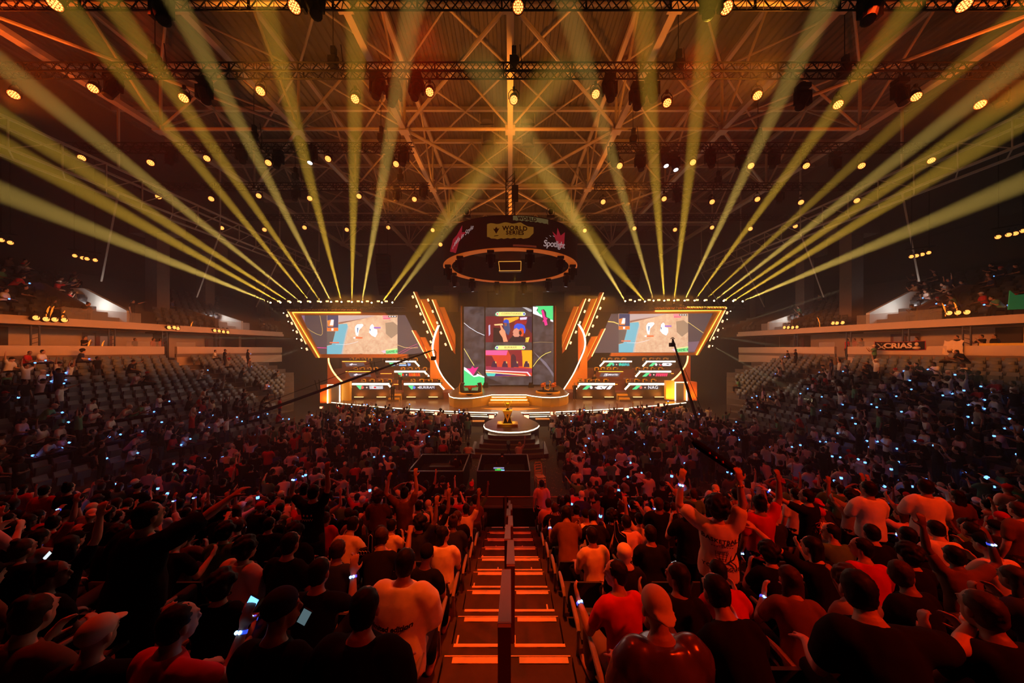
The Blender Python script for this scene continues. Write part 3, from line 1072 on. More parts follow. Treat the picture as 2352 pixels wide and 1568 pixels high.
# ------------------------------------------------------------------ beams
BEAMS = {'left': [(624, 0, 440), (647, 0, 332), (670, 0, 267), (694, 0, 145), (715, 144, 0), (739, 252, 0), (762, 403, 0), (785, 605, 0), (808, 820, 0), (831, 950, 0), (853, 1010, 440), (876, 1157, 316), (900, 1185, 310)],
         'right': [(1437, 1201, 306), (1459, 1290, 380), (1482, 1290, 470), (1502, 1300, 0), (1526, 1475, 0), (1548, 1632, 0), (1571, 1900, 0), (1593, 2100, 0), (1615, 2352, 20), (1637, 2352, 140), (1659, 2352, 210), (1681, 2352, 275), (1703, 2352, 418)]}
DIM = {'left': {10: .0, 11: .8, 12: .5}, 'right': {0: .8, 1: 0, 2: .5, 3: .8, 8: .7}}
for sd, lst in BEAMS.items():
    for i, (a_, bx, by) in enumerate(lst):
        p = P(a_, 696 if sd == 'left' else 693, 33.0)
        q = P(bx, by, 10.5)
        mover(p, 'lit beam light on the truss above the %s screen, %s from the left' % (sd, ORD[i + 1]), 'beam lights above the side screens', q, 'beam', .8, True)
        e = DIM[sd].get(i, 1.0)
        if e:
            d = (q - p).normalized()
            col = (1, .57, .05) if i % 3 else (1, .64, .12)
            spot('beam_lamp', p + d * .4, q, 1.75e6 * e, col, 1.95, .5, .055).data.cycles.max_bounces = 0
for sd, lst in (('left', ((652, 720, 600, 640, 0), (663, 739, 600, 690, .04), (675, 759, 560, 720, .0), (685, 778, 480, 775, .14), (696, 798, 500, 872, .22))), ('right', ((1677, 716, 1740, 620, .03), (1668, 735, 1800, 630, .05), (1656, 755, 2000, 645, .22), (1646, 773, 1760, 790, .1), (1635, 793, 1745, 855, .16)))):
    for i, (a_, ya, bx, by, e) in enumerate(lst):
        p = P(a_, ya, 36.0)
        q = P(bx, by, 27)
        mover(p, 'small beam light beside the slanted edge of the %s screen, %s from the top' % (sd, ORD[i + 1]), 'beam lights beside the side screens', q, 'beam', .5, True)
        if e:
            spot('side_beam_lamp', p + (q - p).normalized() * .3, q, 7e5 * e, (1, .78, .4), 1.8, .5, .05).data.cycles.max_bounces = 0
spot('ring_beam_lamp', P(1175, 622, 24), P(1175, 930, 24.0), 2.2e4, (.9, .75, .02), 1.6, .3, .05)
spot('trophy_fill', (.3, 20.2, 11.5), (-.2, 21.4, 2.4), 11000, (1, .62, .06), 8, .6, .05)  # added spot without a fixture, brightens the gold trophy
for sd, x0, x1, py in (('left', -25.5, -11.2, 700), ('right', 11.6, 25, 697)):
    truss('lighting_truss', 'black truss carrying the beam lights above the %s screen' % sd, x0, x1, 33.4, P(0, py + 14, 33.4).z, .4)
# small amber strobes along the truss above the screens
for sd, lst, py in (('left', (642, 665, 688, 710, 733, 753, 775, 802, 824, 845, 870, 888), 692), ('right', (1447, 1468, 1490, 1512, 1534, 1556, 1578, 1600, 1620, 1664, 1686), 689)):
    for i, px in enumerate(lst):
        p = P(px, py, 33.6)
        m = MB()
        m.box((0, 0, 0), (.34, .2, .2))
        g = thing('strobe_light', 'small amber strobe lamp above the %s screen, %s from the left' % (sd, ORD[i + 1]), 'stage light', p, 0, 'amber strobes above the side screens')
        m.build('casing', M_black, g)
        m = MB()
        m.box((0, -.11, 0), (.30, .02, .15))
        m.build('lamp_face', M_warm_led, g)
# ================================================================== the stage
ZS = 1.24            # stage floor
DS = CZ - ZS


def on(px, py, z):
    """point at height z seen at a pixel"""
    return P(px, py, F * (CZ - z) / (py - HZ))


def front(x):
    return 25.7 + 4.9 * (abs(x) / 17.0) ** 1.6


TL = [on(x, y, ZS) for x, y in ((1144, 945.4), (1143.4, 949), (1140, 954.8), (1130.3, 962.5), (1119.4, 967), (1113, 972), (1111.5, 976.7), (1114.5, 981.5), (1127.9, 986.6), (1143.6, 989.4), (1158, 990.4))]
TR = [on(x, y, ZS) for x, y in ((1171.5, 990.8), (1193, 990.2), (1211.5, 988), (1226, 984), (1234.5, 979.7), (1238, 975.5), (1235.8, 971.5), (1228.5, 967), (1216, 962), (1208, 958), (1199, 950.6), (1195.5, 945.4))]
LF = [V(x, front(x), ZS) for x in np.linspace(-17.6, -1.3, 24)]
RF = [V(x, front(x), ZS) for x in np.linspace(1.15, 17.2, 24)]
edge = LF + TL + TR + RF
sg = thing('stage', 'wide orange-lit stage with curved white-lit front edge and rounded tongue', 'stage', (0, 0, 0))
m = MB()
pts = edge + [V(17.2, 40, ZS), V(-17.6, 40, ZS)]
m.prism([V(p.x, p.y, ZS) for p in pts], (0, 0, -.22))
m.build('deck', M_stage, sg)
m = MB()
inner = [V(p.x, p.y + .12, 0) for p in edge]
n = len(inner)
m.add([V(p.x, p.y, ZS - .22) for p in inner] + [V(p.x, p.y, 0) for p in inner], [(i, n + i, n + i + 1, i + 1) for i in range(n - 1)])
m.build('fascia', M_stagef, sg)
m = MB()
m.path([p + V(0, -.03, -.06) for p in edge], .036, 6)
m.build('edge_light', M_white_led, sg)
for zz, xs in ((1.02, ((-8.7, -1.2), (1.3, 8.6))), (.84, ((-6.6, -1.3), (1.5, 7.0)))):
    for a_, b_ in xs:
        m = MB()
        q = np.linspace(a_, b_, 14)
        for i in range(13):
            if i % 4 == 3:
                m.path([V(q[i], front(q[i]) + .03, zz), V(q[i] + (q[i + 1] - q[i]) * .75, front(q[i + 1]) + .03, zz)], .024, 6)
            else:
                m.path([V(q[i], front(q[i]) + .03, zz), V(q[i + 1], front(q[i + 1]) + .03, zz)], .024, 6)
        m.build('fascia_light', M_white_led, sg)
# steps below the tongue
for i in range(5):
    z = ZS - .20 * (i + 1)
    wd = 1.45 + .26 * i
    y0 = 19.72 - .30 * (i + 1)
    pl = [V(-.05 + wd * math.sin(t), y0 - .35 * math.cos(t) + .35 + .5 * (1 - math.cos(t)) * .3, z) for t in np.linspace(-1.2, 1.2, 15)]
    m = MB()
    m.prism(pl + [V(wd * .93, 21, z), V(-wd * .93 - .1, 21, z)], (0, 0, -.2))
    m.build('step', M_stagef if i % 2 else M_stage, sg)
# raised centre platform
ZP = 2.14
cpl = [(1031, 902.5), (1033, 909), (1042, 912), (1060, 913.4), (1085, 912.6), (1105, 910), (1121, 907), (1129, 905.4), (1209, 905.4), (1222, 908), (1245, 910.8), (1265, 911.5), (1285, 910.4), (1302, 907), (1306, 902.5)]
cp = [on(x, y, ZP) for x, y in cpl]
g = thing('centre_platform', 'raised gold-lit centre platform on the stage with white-lit edge', 'platform', (0, 0, 0))
m = MB()
m.prism([V(p.x, p.y, ZP) for p in cp] + [V(cp[-1].x, 37, ZP), V(cp[0].x, 37, ZP)], (0, 0, -.12))
m.build('deck', mat('centre_floor', (.17, .13, .12), .3, var=.1), g)
m = MB()
n = len(cp)
m.add([V(p.x, p.y + .06, ZP - .1) for p in cp] + [V(p.x, p.y + .06, ZS) for p in cp], [(i, n + i, n + i + 1, i + 1) for i in range(n - 1)])
m.build('fascia', M_goldy, g)
m = MB()
m.path([p + V(0, -.02, -.05) for p in cp], .04, 6)
m.build('edge_light', M_white_led, g)
for k, (z, ya) in enumerate(((1.96, 29.3), (1.76, 28.9), (1.50, 28.5))):
    m = MB()
    xa, xb = P(1127 - 2 * k, 0, 29).x, P(1211 + 2 * k, 0, 29).x
    m.box(((xa + xb) / 2, ya + .4, z - .12), (xb - xa, .8, .24))
    m.build('step', M_goldy, g)
    if k < 2:
        m = MB()
        m.bar((xa + .1, ya - .015, z - .03), (xb - .1, ya - .015, z - .03), .05)
        m.build('step_light', M_white_led, g)
m = MB()
for s in (-1, 1):
    m.prism([V(s * .1, 26.6, ZS + .004), V(s * .6, 26.3, ZS + .004), V(s * 2.6, 27.4, ZS + .004), V(s * .2, 27.7, ZS + .004)], (0, 0, .004))
m.build('floor_emblem', M_goldy, g)
# black back drape of the set
m = MB()
m.box((0, 40.3, 5.6), (44, .15, 11.2))
struct('wall_stage_drape', m, M_blackm, 'black drape behind the stage set')

# ---- centre screens
M_slate = mat('slate_screen', (.01, .01, .01), .6, spec=.1)
nt = M_slate.node_tree
nz = nt.nodes.new('ShaderNodeTexNoise')
nz.inputs['Scale'].default_value = 1.6
nz.inputs['Detail'].default_value = 8
tc = nt.nodes.new('ShaderNodeTexCoord')
rp = nt.nodes.new('ShaderNodeValToRGB')
rp.color_ramp.elements[0].color = (.028, .023, .026, 1)
rp.color_ramp.elements[0].position = .35
rp.color_ramp.elements[1].color = (.085, .070, .078, 1)
rp.color_ramp.elements[1].position = .75
bs = nt.nodes['Principled BSDF']
nt.links.new(tc.outputs['Object'], nz.inputs['Vector'])
nt.links.new(nz.outputs['Fac'], rp.inputs[0])
nt.links.new(rp.outputs[0], bs.inputs['Emission Color'])
bs.inputs['Emission Strength'].default_value = 1.5
E_ = {}


def em(r, g_, b, s=1.0):
    """screen colour from display values 0..255"""
    k = (r, g_, b, s)
    if k not in E_:
        f = lambda c: ((c / 255 + .055) / 1.055) ** 2.4 if c > 10 else c / 255 / 12.92
        E_[k] = glow('screen_colour_%d_%d_%d' % (r, g_, b), (f(r), f(g_), f(b)), s * 1.5)
    return E_[k]


def patch(par_, name, px, Y, m_):
    o = poly(px, Y, .008).build(name, m_, par_)
    return o


def line(par_, name, px, Y, w, m_):
    mb_ = MB()
    mb_.path([P(x, y, Y) for x, y in px], w, 4)
    return mb_.build(name, m_, par_)


YC = 35.9
for nm, a_, lab in (('l', (1065, 1113, 704, 885), 'tall left stage screen with grey slate picture, pink crown and green corner'), ('c', (1114.5, 1222.5, 706, 884), 'tall centre stage screen showing two player camera pictures under yellow name plates'), ('r', (1223.5, 1272, 702, 883), 'tall right stage screen with pink knife on a green corner')):
    x0, x1, y0, y1 = a_
    s = thing('stage_screen', lab, 'screen', (0, 0, 0))
    poly(((x0, y0), (x1, y0), (x1, y1), (x0, y1)), YC, .25).build('display', M_slate, s)
    m = MB()
    for xx in (x0 - .6, x1 + .6):
        m.bar(P(xx, y0 - 1, YC - .02), P(xx, y1 + 3, YC - .02), .10, .06, (0, 1, 0))
    m.build('frame', M_black, s)
    Z = YC - .012
    Z2, Z3, Z4, Z5 = YC - .024, YC - .036, YC - .05, YC - .064
    C1 = lambda x, y: (1050 + x / 6.533, 680 + y / 6.533)
    C = lambda *a: [C1(*p) for p in a]
    if nm == 'l':
        patch(s, 'green_corner', C((100, 1095), (130, 1100), (200, 1160), (260, 1215), (300, 1175), (360, 1205), (410, 1200), (412, 1335), (100, 1340)), Z, em(60, 215, 125))
        patch(s, 'white_tear', C((102, 1062), (150, 1085), (240, 1190), (300, 1160), (345, 1180), (410, 1205), (412, 1225), (330, 1200), (250, 1215), (102, 1105)), Z2, em(235, 235, 240))
        patch(s, 'crown_shadow', C((270, 1190), (325, 1060), (375, 1045), (320, 1140), (285, 1185), (240, 1195)), Z3, em(60, 48, 54))
        patch(s, 'pink_crown', C((138, 1082), (205, 1085), (230, 1048), (258, 1080), (322, 1060), (243, 1185)), Z4, em(225, 40, 130))
        line(s, 'white_streak', C((102, 400), (180, 465), (300, 540), (412, 588)), Z2, .03, em(235, 235, 245))
        line(s, 'yellow_streak', C((102, 785), (150, 865), (205, 960), (255, 1040)), Z2, .032, em(250, 225, 120))
        line(s, 'yellow_streak', C((310, 1130), (380, 1200)), Z5, .02, em(245, 210, 110))
    elif nm == 'r':
        patch(s, 'green_corner', C((1180, 150), (1438, 145), (1440, 385), (1390, 350), (1290, 300), (1190, 240), (1215, 200)), Z, em(60, 215, 125))
        patch(s, 'white_tear', C((1132, 155), (1215, 165), (1190, 215), (1240, 270), (1300, 290), (1290, 330), (1240, 300), (1132, 260)), Z2, em(240, 240, 240))
        patch(s, 'white_tear', C((1390, 345), (1440, 360), (1440, 388), (1395, 372)), Z2, em(240, 240, 240))
        patch(s, 'knife_shadow', C((1262, 205), (1300, 195), (1335, 240), (1340, 310), (1395, 340), (1400, 370), (1360, 380), (1395, 440), (1340, 455), (1300, 440)), Z3, em(45, 42, 50))
        patch(s, 'pink_knife', C((1262, 220), (1285, 200), (1300, 225), (1325, 315), (1360, 335), (1340, 355), (1358, 430), (1318, 442), (1300, 380), (1282, 385), (1285, 365), (1300, 352)), Z4, em(230, 45, 135))
        line(s, 'yellow_streak', C((1140, 1055), (1200, 970), (1260, 905), (1330, 860), (1410, 832)), Z2, .03, em(250, 225, 110))
        line(s, 'gold_streak', C((1140, 698), (1250, 688), (1440, 694)), Z2, .015, em(170, 140, 90))
        patch(s, 'grey_facet', C((1145, 830), (1250, 960), (1380, 1110), (1448, 1220), (1448, 1160), (1330, 990), (1200, 880)), Z, em(112, 104, 116))
    else:
        # upper camera picture
        patch(s, 'camera_picture', C((428, 302), (1124, 302), (1124, 690), (428, 690)), Z, em(105, 22, 38))
        patch(s, 'picture_detail', C((700, 330), (925, 308), (925, 340), (780, 405), (700, 395)), Z2, em(240, 165, 45))
        patch(s, 'picture_detail', C((870, 355), (1050, 370), (1030, 420), (860, 430)), Z2, em(150, 30, 40))
        patch(s, 'picture_detail', C((1060, 310), (1124, 305), (1124, 560), (1030, 470)), Z2, em(28, 22, 55))
        patch(s, 'picture_detail', C((545, 470), (640, 480), (700, 690), (540, 690)), Z2, em(25, 20, 30))
        patch(s, 'picture_detail', C((940, 320), (1050, 312), (1040, 350), (945, 355)), Z3, em(220, 205, 235))
        patch(s, 'far_player', C((690, 420), (780, 400), (800, 500), (770, 590), (740, 560), (700, 500)), Z3, em(38, 70, 110))
        patch(s, 'far_player_cap', C((690, 395), (700, 362), (735, 345), (775, 360), (780, 410), (740, 402)), Z4, em(30, 75, 190))
        patch(s, 'far_player_face', C((705, 400), (745, 402), (745, 445), (715, 450)), Z4, em(150, 80, 60))
        patch(s, 'clapping_hands', C((640, 560), (630, 530), (660, 500), (640, 430), (655, 420), (690, 490), (720, 520), (735, 600), (760, 680), (695, 685), (680, 620)), Z4, em(235, 150, 110))
        patch(s, 'near_player_shirt', C((760, 690), (790, 640), (840, 590), (960, 600), (1060, 640), (1060, 690)), Z3, em(22, 20, 38))
        patch(s, 'near_player_chair', C((1030, 470), (1085, 510), (1090, 620), (1060, 690), (1010, 690), (960, 600)), Z2, em(95, 25, 30))
        patch(s, 'near_player_chair', C((1025, 625), (1088, 612), (1065, 690), (1018, 690)), Z3, em(245, 205, 70))
        patch(s, 'near_player_face', C((850, 500), (900, 470), (945, 500), (950, 580), (920, 610), (860, 610), (835, 580), (845, 555), (832, 540)), Z4, em(215, 140, 115))
        patch(s, 'near_player_cap', C((850, 490), (858, 440), (900, 408), (960, 412), (1010, 440), (1030, 500), (1015, 560), (960, 520), (925, 500), (890, 475)), Z5, em(30, 80, 215))
        patch(s, 'near_player_headset', C((925, 520), (950, 480), (985, 480), (1005, 530), (990, 600), (955, 605), (940, 570)), YC - .078, em(215, 75, 35))
        patch(s, 'near_player_headset', C((930, 525), (958, 515), (972, 560), (945, 590), (925, 560)), YC - .09, em(40, 25, 40))
        patch(s, 'picture_detail', C((470, 440), (495, 425), (498, 570), (475, 600)), Z3, em(190, 180, 210))
        patch(s, 'picture_detail', C((555, 420), (680, 410), (690, 435), (560, 440)), Z2, em(250, 200, 130))
        # lower camera picture
        patch(s, 'camera_picture', C((425, 810), (1126, 810), (1128, 1198), (455, 1202), (428, 1150)), Z, em(205, 60, 40))
        patch(s, 'picture_detail', C((428, 812), (760, 812), (740, 885), (428, 882)), Z2, em(225, 90, 150))
        patch(s, 'picture_detail', C((428, 890), (520, 895), (600, 1050), (428, 1050)), Z2, em(110, 22, 42))
        patch(s, 'picture_detail', C((760, 812), (960, 812), (980, 905), (980, 1050), (840, 1050), (800, 885)), Z2, em(130, 28, 45))
        patch(s, 'picture_detail', C((970, 812), (1126, 812), (1126, 1080), (985, 1060)), Z2, em(250, 165, 30))
        patch(s, 'picture_detail', C((428, 1050), (1126, 1090), (1126, 1150), (428, 1110)), Z3, em(150, 45, 75))
        for x_ in (548, 710, 870, 1035):
            patch(s, 'seated_player', C((x_ - 38, 1062), (x_ - 30, 1020), (x_ - 18, 1000), (x_ - 14, 978), (x_ + 12, 972), (x_ + 40, 985), (x_ + 52, 1066)), Z4, em(58, 30, 58))
            patch(s, 'seated_player', C((x_ + 22, 975), (x_ + 42, 985), (x_ + 40, 1010), (x_ + 24, 1005)), Z5, em(225, 175, 90))
        patch(s, 'standing_figure', C((808, 905), (830, 870), (850, 870), (880, 905), (885, 960), (860, 1000), (850, 1070), (808, 1070), (805, 990)), Z3, em(62, 22, 45))
        patch(s, 'desk_light', C((428, 1105), (1060, 1135), (1110, 1198), (1085, 1198), (1045, 1150), (428, 1122)), Z4, em(250, 215, 225))
        patch(s, 'desk_light', C((428, 1132), (1030, 1180), (1030, 1192), (428, 1146)), Z4, em(255, 235, 170))
        patch(s, 'desk_screen', C((430, 1152), (580, 1160), (560, 1200), (455, 1200)), Z4, em(65, 205, 190))
        patch(s, 'desk_screen', C((580, 1160), (940, 1190), (560, 1200)), Z4, em(60, 40, 110))
        patch(s, 'slate_dark', C((428, 1210), (560, 1262), (680, 1320), (428, 1322)), Z, em(38, 33, 36))
        patch(s, 'slate_tear', C((975, 165), (1040, 168), (1122, 205), (1122, 235), (1080, 230), (1010, 185)), Z, em(170, 168, 172))
        # name plates
        for y_, t_, e1, e2 in ((235, 'CORINTHIANS', (225, 120, 90), (40, 90, 190)), (740, 'BURIRAM', (70, 90, 170), (200, 60, 90))):
            dx = 0 if y_ == 235 else -6
            patch(s, 'name_plate', C((575 + dx, y_ + 25), (600 + dx, y_), (1010 + dx, y_), (1032 + dx, y_ + 28), (1015 + dx, y_ + 60), (600 + dx, y_ + 64), (570 + dx, y_ + 48)), Z2, em(90, 215, 140))
            patch(s, 'name_plate', C((630 + dx, y_ + 2), (985 + dx, y_ + 2), (995 + dx, y_ + 58), (615 + dx, y_ + 62)), Z3, em(250, 232, 130))
            for xx, cc in ((604, e1), (1004, e2)):
                patch(s, 'team_emblem', [C1(xx + dx + 24 * math.cos(t), y_ + 31 + 26 * math.sin(t)) for t in np.linspace(0, 2 * PI, 9)[:-1]], Z4, em(235, 225, 220))
                patch(s, 'team_emblem', [C1(xx + dx + 14 * math.cos(t), y_ + 31 + 15 * math.sin(t)) for t in np.linspace(0, 2 * PI, 9)[:-1]], Z5, em(*cc))
            text(t_, 40 / 6.533 / F * YC, em(50, 38, 30), s, facing(P(*C1((810 if y_ == 235 else 800), y_ + 30), Z4)), ext=.003, space=1.12)
for px in (1060, 1275.5):
    m = MB()
    m.bar(P(px, 702, YC + .3), P(px, 888, YC + .3), .16)
    m.build('screen_mast', mat('mast_red', (.2, .03, .02), .5), None)
    tag(bpy.context.scene.objects[-1] if False else [o for o in COL.objects if o.name.startswith('screen_mast')][-1], 'thin dark red mast beside the tall %s stage screen' % ('left' if px < 1100 else 'right'), 'mast')
for px in (1115, 1220):
    p = on(px, 890, ZP)
    m = MB()
    m.prism([p + V(-.3, 0, 0), p + V(.3, 0, 0), p + V(.22, 0, .42), p + V(-.22, 0, .42)], (0, .4, .1))
    tag(m.build('floor_monitor', M_blackm), 'black wedge loudspeaker at the foot of the %s edge of the centre screen' % ('left' if px < 1150 else 'right'), 'loudspeaker')

# ---- side screens
YS = 38.0
M_sand = mat('game_sand', (.01, .01, .01), .6, spec=.1)
nt = M_sand.node_tree
nz = nt.nodes.new('ShaderNodeTexNoise')
nz.inputs['Scale'].default_value = 2.2
nz.inputs['Detail'].default_value = 9
nz.inputs['Roughness'].default_value = .7
tc = nt.nodes.new('ShaderNodeTexCoord')
rp = nt.nodes.new('ShaderNodeValToRGB')
rp.color_ramp.elements[0].color = (.56, .30, .17, 1)
rp.color_ramp.elements[0].position = .3
rp.color_ramp.elements[1].color = (.88, .58, .37, 1)
rp.color_ramp.elements[1].position = .72
bs = nt.nodes['Principled BSDF']
nt.links.new(tc.outputs['Object'], nz.inputs['Vector'])
nt.links.new(nz.outputs['Fac'], rp.inputs[0])
nt.links.new(rp.outputs[0], bs.inputs['Emission Color'])
bs.inputs['Emission Strength'].default_value = 1.5
for sd, T in (('left', lambda x, y: (640 + x / 7.35, 690 + y / 7.35)), ('right', None)):
    if sd == 'left':
        G = lambda x, y: (751 + (x - 815) / (2005 - 815) * 162, 723.5 + (y - 248) / (905 - 248) * 89.5)
        scr = [(689, 723.5), (930, 723.5), (948, 759), (976, 813), (733, 813)]
        face = [(656, 710.5), (828, 710), (828, 717.5), (884, 717.5), (889, 723.5), (689, 723.5), (733, 813), (935, 813), (935, 821.5), (725, 821.5)]
        l1, l2, l3 = [(659.5, 712), (703, 790)], [(828, 717.6), (671.5, 717.4), (733, 821)], None
    else:
        G = lambda x, y: (1421 + (x - 815) / (2005 - 815) * 159.5, 720 + (y - 248) / (905 - 248) * 89)
        scr = [(1405, 720.5), (1640, 719), (1597, 809.5), (1366, 810), (1391, 753)]
        face = [(1671, 704.5), (1505, 705.5), (1505, 713.5), (1448, 714.5), (1445, 720.5), (1640, 719), (1597, 809.5), (1405, 810), (1402, 818), (1605, 815.5)]
        l1, l2, l3 = [(1669, 706), (1630, 783)], [(1505, 714), (1657, 712.6), (1600, 815)], [(1578, 705), (1667, 705)]
    s = thing('side_screen', 'large slanted %s screen in an orange frame showing a sandy game map marked GAME 4' % sd, 'screen', (0, 0, 0))
    poly(scr, YS, .2).build('display', M_screen_grey, s)
    poly(face, YS - .25, .5).build('orange_frame', M_orange, s)
    wl = .055
    line(s, 'frame_light', l1, YS - .34, wl, M_warm_led)
    line(s, 'frame_light', l2, YS - .34, wl + .015, M_yel_led)
    if l3:
        line(s, 'frame_light', l3, YS - .34, wl, M_yel_led)
    y1, y2, y3, y4 = YS - .012, YS - .024, YS - .036, YS - .05
    gp = lambda *a: [G(*p) for p in a]
    patch(s, 'game_picture', gp((815, 248), (2005, 248), (2005, 905), (815, 905)), y1, M_sand)
    patch(s, 'game_roof', gp((1000, 250), (1660, 250), (1500, 290), (1400, 310), (1010, 370)), y2, em(190, 165, 160))
    patch(s, 'game_wall', gp((1010, 360), (1400, 300), (1500, 292), (1280, 340), (1010, 400)), y2, em(150, 100, 80))
    patch(s, 'game_water', gp((1010, 405), (1155, 390), (1165, 430), (1130, 560), (1095, 720), (1060, 905), (815, 905), (815, 770), (900, 745), (925, 650), (960, 520)), y2, em(105, 178, 195))
    patch(s, 'game_shore', gp((1165, 430), (1180, 450), (1150, 570), (1110, 740), (1085, 905), (1055, 905), (1095, 720), (1130, 560)), y3, em(190, 180, 175))
    patch(s, 'game_rock', gp((815, 520), (955, 520), (925, 650), (895, 745), (815, 760)), y2, em(95, 85, 80))
    patch(s, 'game_hill', gp((1800, 380), (1930, 360), (2005, 420), (2005, 560), (1900, 640), (1810, 560)), y2, em(160, 130, 105))
    patch(s, 'game_minimap', gp((820, 250), (1005, 250), (1005, 460), (820, 460)), y3, em(50, 62, 95))
    patch(s, 'game_minimap', gp((820, 340), (900, 320), (930, 380), (920, 440), (830, 440)), y4, em(225, 130, 60))
    patch(s, 'game_minimap', gp((885, 325), (930, 325), (920, 420), (860, 420)), YS - .062, em(235, 235, 235))
    patch(s, 'game_badge', gp((815, 462), (1005, 462), (1005, 516), (815, 516)), y3, em(245, 115, 40))
    patch(s, 'game_badge', gp((890, 470), (925, 470), (925, 508), (890, 508)), y4, em(250, 245, 240))
    patch(s, 'game_smoke', gp((1290, 450), (1320, 405), (1410, 395), (1430, 420), (1400, 455), (1355, 500), (1340, 600), (1310, 590), (1290, 520)), y3, em(248, 252, 255, 1.15))
    patch(s, 'game_smoke', gp((1545, 430), (1580, 398), (1605, 430), (1610, 480), (1660, 490), (1665, 560), (1630, 620), (1570, 590), (1525, 540)), y3, em(248, 252, 255, 1.15))
    patch(s, 'game_figure', gp((1322, 460), (1345, 460), (1340, 520), (1328, 560)), y4, em(70, 110, 150))
    patch(s, 'game_figure', gp((1535, 478), (1552, 478), (1550, 515), (1537, 515)), y4, em(60, 95, 140))
    patch(s, 'game_tag', gp((1260, 618), (1415, 618), (1415, 642), (1260, 642)), y3, em(240, 110, 55))
    patch(s, 'game_tag', gp((1260, 618), (1295, 618), (1295, 642), (1260, 642)), y4, em(250, 245, 240))
    patch(s, 'game_tag', gp((1605, 448), (1720, 448), (1720, 472), (1605, 472)), y4, em(150, 95, 195))
    patch(s, 'game_tag', gp((860, 702), (1020, 702), (1020, 722), (860, 722)), y4, em(240, 120, 80))
    line(s, 'game_trace', gp((960, 742), (1120, 745), (1250, 720), (1340, 692)), y4, .018, em(235, 235, 245))
    patch(s, 'score_bar', gp((1755, 255), (1850, 255), (1840, 285), (1755, 285)), y3, em(240, 130, 150))
    patch(s, 'score_bar', gp((1850, 255), (1990, 255), (1990, 285), (1850, 285)), y3, em(40, 36, 44))
    patch(s, 'score_bar', gp((1760, 292), (1890, 292), (1880, 315), (1760, 315)), y3, em(240, 90, 130))
    for k in range(3):
        patch(s, 'score_mark', gp((1865 + 42 * k, 262), (1890 + 42 * k, 262), (1890 + 42 * k, 278), (1865 + 42 * k, 278)), y4, em(235, 235, 235))
    patch(s, 'game_number_plate', gp((1805, 830), (2005, 800), (2005, 890), (1810, 902)), y3, em(110, 225, 135))
    patch(s, 'game_number_plate', gp((1805, 830), (2005, 805), (2005, 822), (1805, 848)), y4, em(250, 225, 150))
    patch(s, 'game_number_plate', gp((1725, 855), (1800, 835), (1810, 880), (1780, 890)), y4, em(245, 190, 205))
    text('GAME 4', 58 / 7.35 / F * YS, em(25, 60, 35), s, facing(P(*G(1905, 866), YS - .06)) @ Matrix.Rotation(.06, 4, 'Z'), ext=.004)
    if sd == 'left':
        line(s, 'yellow_streak', [T(*p) for p in ((695, 250), (740, 480), (738, 560), (715, 588), (640, 565), (540, 510), (455, 440))], y1, .03, em(200, 165, 90))
        line(s, 'pink_streak', [T(630, 792), T(808, 800)], y1, .04, em(235, 60, 150))
        line(s, 'yellow_streak', [T(2008, 750), T(2120, 790), T(2230, 800), T(2352, 795)], y1, .03, em(225, 190, 120))
        line(s, 'pink_streak', [T(2008, 895), T(2200, 790), T(2352, 725)], y1, .018, em(220, 60, 130))
        line(s, 'pink_streak', [T(2065, 900), T(2230, 810), T(2352, 770)], y1, .018, em(220, 60, 130))
        patch(s, 'lighter_area', [T(370, 250), T(438, 250), T(445, 430)], y1, em(130, 100, 122))
    else:
        U = lambda x, y: (1160 + x * .2423, 640 + y * .2423)
        line(s, 'yellow_streak', [U(975, 405), U(1030, 410), U(1075, 428)], y1, .06, em(235, 200, 100))
        line(s, 'yellow_streak', [U(1730, 408), U(1890, 520)], y1, .03, em(235, 200, 110))
        patch(s, 'lighter_area', [U(1730, 600), U(1860, 590), U(1800, 690), U(1735, 690)], y1, em(118, 92, 106))

# ---- slanted orange panels with light lines
CL = lambda x, y: (620 + x * .2423, 640 + y * .2423)
CR = lambda x, y: (1160 + x * .2423, 640 + y * .2423)
slabs = {'left': [([(1358, 122), (1393, 122), (1420, 190), (1562, 545), (1545, 560)], [(1362, 125), (1545, 555)], 0, 'tallest'),
                  ([(1422, 193), (1485, 193), (1598, 440), (1560, 500)], [(1424, 197), (1558, 490)], 1, 'broad'),
                  ([(1533, 195), (1572, 195), (1600, 265), (1755, 650), (1755, 715), (1728, 680)], [(1538, 200), (1728, 678)], 0, 'inner long'),
                  ([(1600, 268), (1652, 268), (1757, 530), (1757, 655)], [(1602, 272), (1755, 655)], 1, 'innermost'),
                  ([(1343, 488), (1378, 488), (1415, 550), (1530, 790), (1530, 808), (1483, 752)], [(1347, 490), (1485, 750)], 0, 'lower'),
                  ([(1415, 553), (1470, 553), (1532, 680), (1532, 775)], [(1417, 557), (1528, 770)], 1, 'lower inner')],
         'right': [([(900, 128), (935, 128), (937, 135), (765, 545), (748, 500), (880, 180)], [(933, 132), (765, 548)], 0, 'tallest'),
                   ([(818, 193), (878, 183), (748, 495), (728, 440)], [(876, 185), (746, 492)], 1, 'broad'),
                   ([(738, 190), (770, 187), (578, 670), (543, 708), (543, 650), (700, 262)], [(766, 190), (575, 670)], 0, 'inner long'),
                   ([(652, 262), (700, 262), (541, 655), (541, 535)], [(698, 265), (543, 650)], 1, 'innermost'),
                   ([(915, 475), (953, 470), (822, 738), (772, 795), (772, 770), (880, 548)], [(950, 472), (822, 735)], 0, 'lower'),
                   ([(822, 548), (880, 543), (772, 765), (772, 650)], [(878, 546), (773, 762)], 1, 'lower inner')]}
